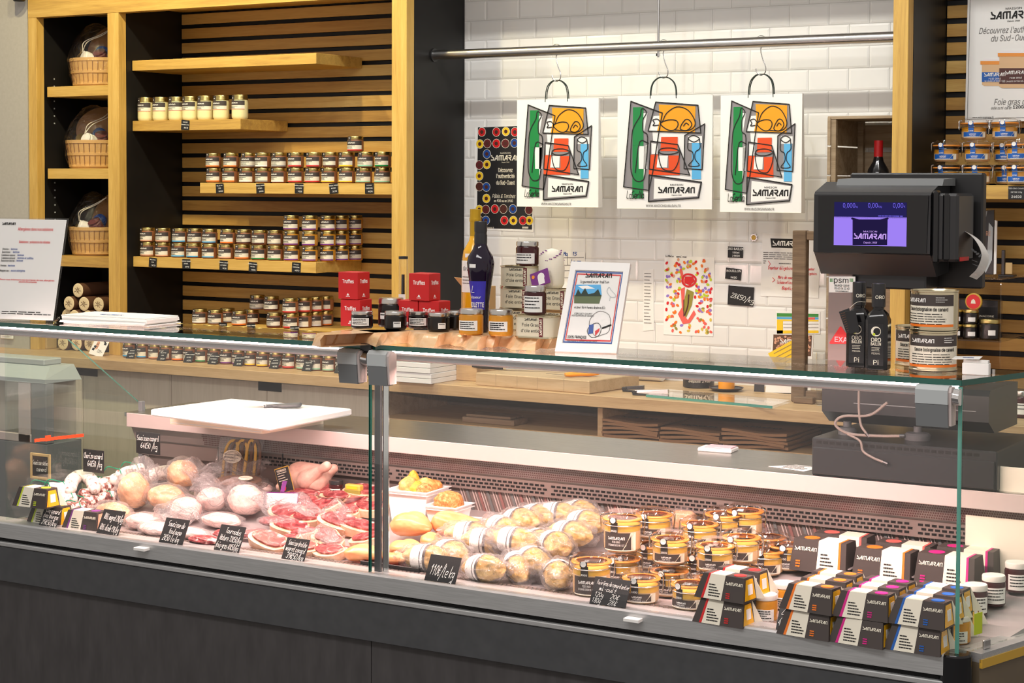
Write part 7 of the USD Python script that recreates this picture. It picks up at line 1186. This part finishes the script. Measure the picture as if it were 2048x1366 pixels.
for i, (u, v, a, b, c, dz, rt, lab) in enumerate(((400, 1092, .050, .024, .012, .002, 0, 'flat red cut in front between two tags'), (546, 1072, .055, .030, .014, .018, 8, 'red meat in film left of the steaks'), (560, 1050, .060, .032, .016, .022, -6, 'red meat in film below the plastic box'), (452, 1082, .056, .028, .012, .004, 6, 'flat red cut behind the tournedos tag'), (668, 1110, .052, .024, .010, .002, 0, 'red cut at the left end of the black tray'), (506, 1086, .046, .026, .012, .010, 12, 'red cut right of the tournedos tag'), (600, 1028, .055, .03, .018, .03, 0, 'dark red cut behind the upper steaks'))):
    lump('red_cut', lab, 'meat', u, v, a, b, c, 'meat', 30 + i, rt, dz, .2, 'red cuts in the counter', extra=film(0, 40 + i) if i in (1, 2, 5) else None)
# --- sliced packs, poultry, boxes at the back
f = Flat((0, -1.985, zs(-1.985)), (1, 0, 0), (0, .28, 1)); t = sheet('sliced_pack', 'upright vacuum pack of sliced dark sausage with an oval label at the back', 'package', f, [(441, 874), (530, 876), (508, 955), (424, 952)], 'wrap', .002)
for k in range(6): a_ = f.line([(446 + k * 11, 955), (452 + k * 11, 905), (462 + k * 10, 884), (474 + k * 9, 884), (478 + k * 9, 905), (470 + k * 10, 950)], 5.5, .002 + k * .0006, 3, th=.003); t.part('slice', a_, 'log_side' if k % 2 else 'gilt', False, world=True)
k_ = f.k(470, 925); xy = f.L(469, 914); l = t.part('label', frame(mv(sc(poly(Point(0, 0).buffer(1, resolution=8), .0008), (24 * k_, 13.5 * k_, 1)), (*xy, .010)), f.o, f.ux, f.uy), 'cream_label', False, world=True); t.part('label_print', f.ln(454, 908, 32, 3, 6, 1.8, 4, .0112), 'grey_ink', False, world=True, under=l)
p = at(478, 972, y=-2.06); t = Thing('sliced_pack', 'flat grey vacuum pack of slices lying before the upright pack', 'package', p); t.part('slices', mv(rx(rz(sc(poly(Point(0, 0).buffer(1, resolution=8), .012), (.075, .034, 1)), 8), 18), (0, 0, .006)), 'log_side', False); t.part('film', mv(rx(crumple(.092, .045, .016, 12, .2), 18), (0, 0, .012)), 'film', True); t.part('label', mv(rx(sc(poly(Point(0, 0).buffer(1, resolution=8), .001), (.024, .013, 1)), 18), (.025, -.002, .0245)), 'cream_label', False); t.part('stand', cbox(-.06, .06, -.02, .05, zs(p[1] + .05) - p[2] + .0005, -.004, .003), 'tub_white', False)
p = at(590, 998, y=-2.03); t = Thing('poultry', 'whole raw chicken in film with a black label at the back', 'chicken', (p[0], p[1] + .045, p[2]))
bd = [((0, 0, .050), .052), ((.045, -.006, .055), .046)]; pts = np.vstack([np.array(trimesh.creation.icosphere(2, r_).vertices) + c for c, r_ in bd]); v, f_ = hull(pts); b_ = trimesh.Trimesh(v, f_).subdivide_to_size(.012)
parts = [tm(b_)]
body = [m3.Manifold.hull_points(np.vstack([np.array(trimesh.creation.icosphere(2, r_).vertices) * 1. + c for c, r_ in seg])) for seg in ([((-.015, 0, .05), .048), ((.04, -.002, .052), .044)], [((.03, -.035, .055), .026), ((.075, -.030, .085), .013)], [((.03, .035, .055), .026), ((.078, .030, .082), .013)], [((.075, -.030, .085), .012), ((.098, -.030, .098), .014)], [((-.03, -.040, .045), .016), ((-.055, -.045, .03), .010)])]
mm_ = body[0]
for q_ in body[1:]: mm_ = mm_ + q_
mm_ = mm_.refine_to_length(.007).to_mesh(); tr_ = trimesh.Trimesh(mm_.vert_properties[:, :3], mm_.tri_verts); trimesh.smoothing.filter_taubin(tr_, iterations=12); t.part('body', rough(tm(tr_), .0012, 90), 'poultry', True)
l = t.part('label', ry(rx(mv(cbox(-.024, .024, -.0562, -.0545, -.004, .062, .0006), (-.012, .0, .03)), 0), -18), 'soft_black', False); t.part('label_border', ry(mv(cbox(-.026, .026, -.0552, -.0540, -.006, .065, .0006), (-.012, .0, .03)), -18), 'gilt', False, under=l); t.part('label_print', ry(mv(cat(frame(lines(.036, 4, .007, .002, 3), (-.018, -.0565, .050), (1, 0, 0), (0, 0, 1)), frame(text('FERMIER', .006, True, .034), (-.018, -.0565, .053), (1, 0, 0), (0, 0, 1))), (-.012, 0, .03)), -18), 'cream_label', False, under=l); t.part('label_badge', ry(mv(frame(poly(Point(-.008, .008).buffer(.009, resolution=5), .0005), (0, -.0565, 0), (1, 0, 0), (0, 0, 1)), (-.012, 0, .03)), -18), 'sticker_red', False, under=l)
t.part('stand', cbox(-.05, .06, -.03, .03, zs(t.loc[1] + .03) - t.loc[2] + .0005, .004, .003), 'tub_white', False)
f = Flat((0, -2.10, zs(-2.1)), (1, 0, 0), (0, .12, 1)); t = sheet('plastic_box', 'clear plastic box with a white label in front of the chicken', 'box', f, [(529, 979), (606, 981), (604, 1022), (525, 1020)], 'acrylic', .028); t.part('label', f.P([(534, 985), (597, 986), (594, 1016), (531, 1015)], .001), 'white', False, world=True); t.part('label_border', cat(*[f.line([(534, 985), (597, 986), (594, 1016), (531, 1015)], 1.6, .0016, 0, True)]), 'purple', False, world=True); t.part('ribbon', f.P([(566, 962), (575, 962), (569, 984), (561, 983)], .001), 'purple', False, world=True); q_ = f.o + f.ux * f.L(565, 1021)[0]; zb = at(565, 1021, y=-2.10)[2]; t.part('stand', box(q_[0] - .04, q_[0] + .04, -2.085, -2.04, zs(-2.04) + .0005, max(zb - .002, zs(-2.04) + .004)), 'tub_white', False, world=True)
p = on(688, 1016, ZD + .012, .0); t = Thing('steel_dish', 'round steel dish holding a jar and a yellow packet beside the pillar', 'dish', (p[0], p[1] - .0, p[2] + .012)); t.part('dish', lathe([(0, .001), (.062, .001), (.075, .026), (.078, .028), (.074, .027), (.060, .005), (0, .004)], 32), 'brushed'); t.part('stand', cbox(-.05, .05, -.05, .03, -.007, .0005, .003), 'tub_white', False)
lidjar('dark_lidded_jar', .020, .055, 'jam', 'soft_black', lbl=(.06, .6, -60, 50, 'paper'), rows=2).put((p[0] - .036, p[1] + .012, p[2] + .0172), 20, 'black-lidded small jar standing in the steel dish')
t = Thing('yellow_packet', 'yellow and green packet standing in the steel dish', 'packet', (p[0] + .024, p[1] + .012, p[2] + .0172)); t.part('packet', cbox(-.026, .026, -.008, .012, 0, .048, .003), 'fat_yellow', False); t.part('band', cbox(-.0265, .0265, -.0088, .0128, .018, .034, .001), 'olive', False); t.part('label', box(-.018, .018, -.0092, -.0086, .036, .044), 'yellow', False)
# --- chalk tags
def chalk(lab, u, v, wpx, hpx, rows, tilt=-27, z=ZD + .0055, roll=0., rot=0., stick=None, frame_=False, y=None):
    p = at(u, v, z=z) if y is None else at(u, v, y=y); s_ = 3550. / (5.99 + p[1]) * (u + 4980) / 6880.; w, h = wpx / (.857 * s_), hpx / s_ / math.cos(math.radians(tilt)) * (1.06 if tilt else 1); p = p + (0, 0, .0004)
    t = Thing('chalk_tag', lab, 'price tag', p, rot, 'chalk price tags in the counter', tilt=(tilt, roll)); t.part('card', cbox(0, w, 0, .0018, 0, h, .0008), 'card_black', False)
    if frame_:
        for a in ((-.006, .002, -.006, h + .006), (w - .002, w + .006, -.006, h + .006)): t.part('frame', cbox(a[0], a[1], -.002, .004, a[2], a[3], .0008), 'box_card', False)
        for a in ((-.006, .002), (h - .002, h + .006)): t.part('frame', cbox(.002, w - .002, -.002, .004, a[0], a[1], .0008), 'box_card', False)
    if stick: t.part('stick', tube([(w * .5, .001, 0), (w * .5, .001, -stick)], .0011, 6), 'wire')
    g = []
    for s2, x, zz, hh, wmax in rows:
        q_ = hand(s2, hh * h * 1.12, .088, 0, .25, len(s2)); wd = q_[0][:, 0].max(); k = min(1., wmax * w / wd); a = math.radians(4); g.append(frame(mv(sc(q_, (k, 1, 1)), (x * w, zz * h, .0)), (0, -.0002, 0), (math.cos(a), 0, -math.sin(a)) if tilt else (1, 0, 0), (math.sin(a), 0, math.cos(a)) if tilt else (0, 0, 1)))
    t.part('handwriting', cat(*g), 'chalk', False)
chalk('wood-framed chalk tag for dry duck sausage standing at the far left', 64, 953, 40, 44, [('Saucisse sèche', .06, .58, .17, .9), ('canard', .28, .28, .17, .6)], 0, y=-2.2, stick=.06, frame_=True)
chalk('chalk tag for duck chorizo on a stick behind the sausages', 166, 943, 49, 46, [('Chorizo canard', .05, .62, .20, .9), ('64€50 /kg', .22, .26, .22, .7)], 0, y=-2.14, stick=.07)
chalk('highest chalk tag, for duck sausage, on a stick at the back', 272, 906, 55, 44, [('Saucisson canard', .05, .62, .20, .9), ('64€50 /kg', .2, .26, .22, .7)], 0, y=-2.06, stick=.085)
chalk('leftmost front chalk tag, for stuffed duck neck', 77, 1050, 42, 35, [('Cou canard', .12, .70, .19, .8), ('farci foie gras', .08, .44, .19, .85), ('39€50/kg', .10, .10, .22, .85)])
chalk('front chalk tag with two roast prices', 192, 1066, 51, 43, [('Rôti magret 29€/kg', .10, .62, .20, .86), ('Rôti dinde 19€/kg', .08, .18, .20, .86)])
chalk('front chalk tag for toulouse sausage', 317, 1084, 54, 44, [('Saucisse de', .14, .70, .18, .7), ('toulouse', .26, .42, .18, .55), ('2€50 le kg', .10, .12, .20, .7)])
chalk('front chalk tag for tournedos with two prices', 427, 1099, 56, 45, [('Tournedos', .22, .72, .17, .62), ('Nature 33€50/kg', .08, .42, .19, .86), ('foie gras 40€50/kg', .03, .12, .19, .9)])
chalk('front chalk tag for fresh duck sausage left of the pillar', 562, 1117, 50, 38, [('Saucisse fraîche', .10, .70, .19, .8), ('magret canard', .06, .42, .19, .85), ('39€50/kg', .18, .08, .24, .75)])
chalk('chalk tag with a single large price before the foie gras packs', 848, 1160, 64, 46, [('110€/le kg', .10, .26, .34, .8)])
chalk('chalk tag for whole foie gras before the clip-top jars', 1178, 1207, 71, 48, [('Foie Gras de canard entier', .06, .74, .13, .9), ('mi-cuit', .16, .54, .13, .6), ('120g', .08, .30, .15, .25), ('20€', .52, .32, .15, .25), ('180g', .05, .08, .15, .25), ('28€', .50, .10, .15, .25)])
chalk('chalk tag with two prices before the orange-striped boxes', 1551, 1259, 62, 47, [('200g', .06, .58, .26, .34), ('30€', .54, .60, .28, .4), ('450g', .02, .16, .26, .38), ('58€', .48, .14, .28, .45)])

# --- at the right end of the deck
ED = lidjar('preserve_jar', .026, .066, 'jam', 'lid_white', lbl=(.10, .62, -62, 50, 'paper'), rows=4)
for u, v, lab in ((1984, 1217, 'dark preserve jar seen through the right end glass'), (2030, 1190, 'dark preserve jar at the right picture edge behind the end glass'), (1948, 1236, 'dark preserve jar just behind the corner of the end glass')):
    p = on(u, v); ED.put((min(p[0], end(p[1]) - .06), p[1] + .01, zs(p[1] + .036) + .0005), 35, lab, 'preserve jars inside the right end')
a_, b_ = at(1928, 1236, y=-1.925), at(2075, 1236, y=-1.925); zt_ = at(1990, 932, y=-1.925)[2]; t = Thing('white_lining_board', 'tall cream board lining the rear right corner seen through the end glass', 'board', ((a_[0] + b_[0]) / 2, -1.92, zs(-1.92) + .0005)); t.part('board', cbox(a_[0], b_[0], -1.925, -1.919, zs(-1.919) + .0005, zt_, .001), 'cream_label', False, world=True)
e_ = np.array([end(-2.395), -2.395, 0]); t = Thing('lime_sticker', 'lime green sticker low on the right end glass near the corner', 'sticker', e_ + (0, 0, .755)); t.part('sticker', frame(cbox(0, .030, -.020, .024, .0005, .0012, .0003), (0, 0, 0), (DE[0], DE[1], 0), (0, 0, 1)), 'lime', False)
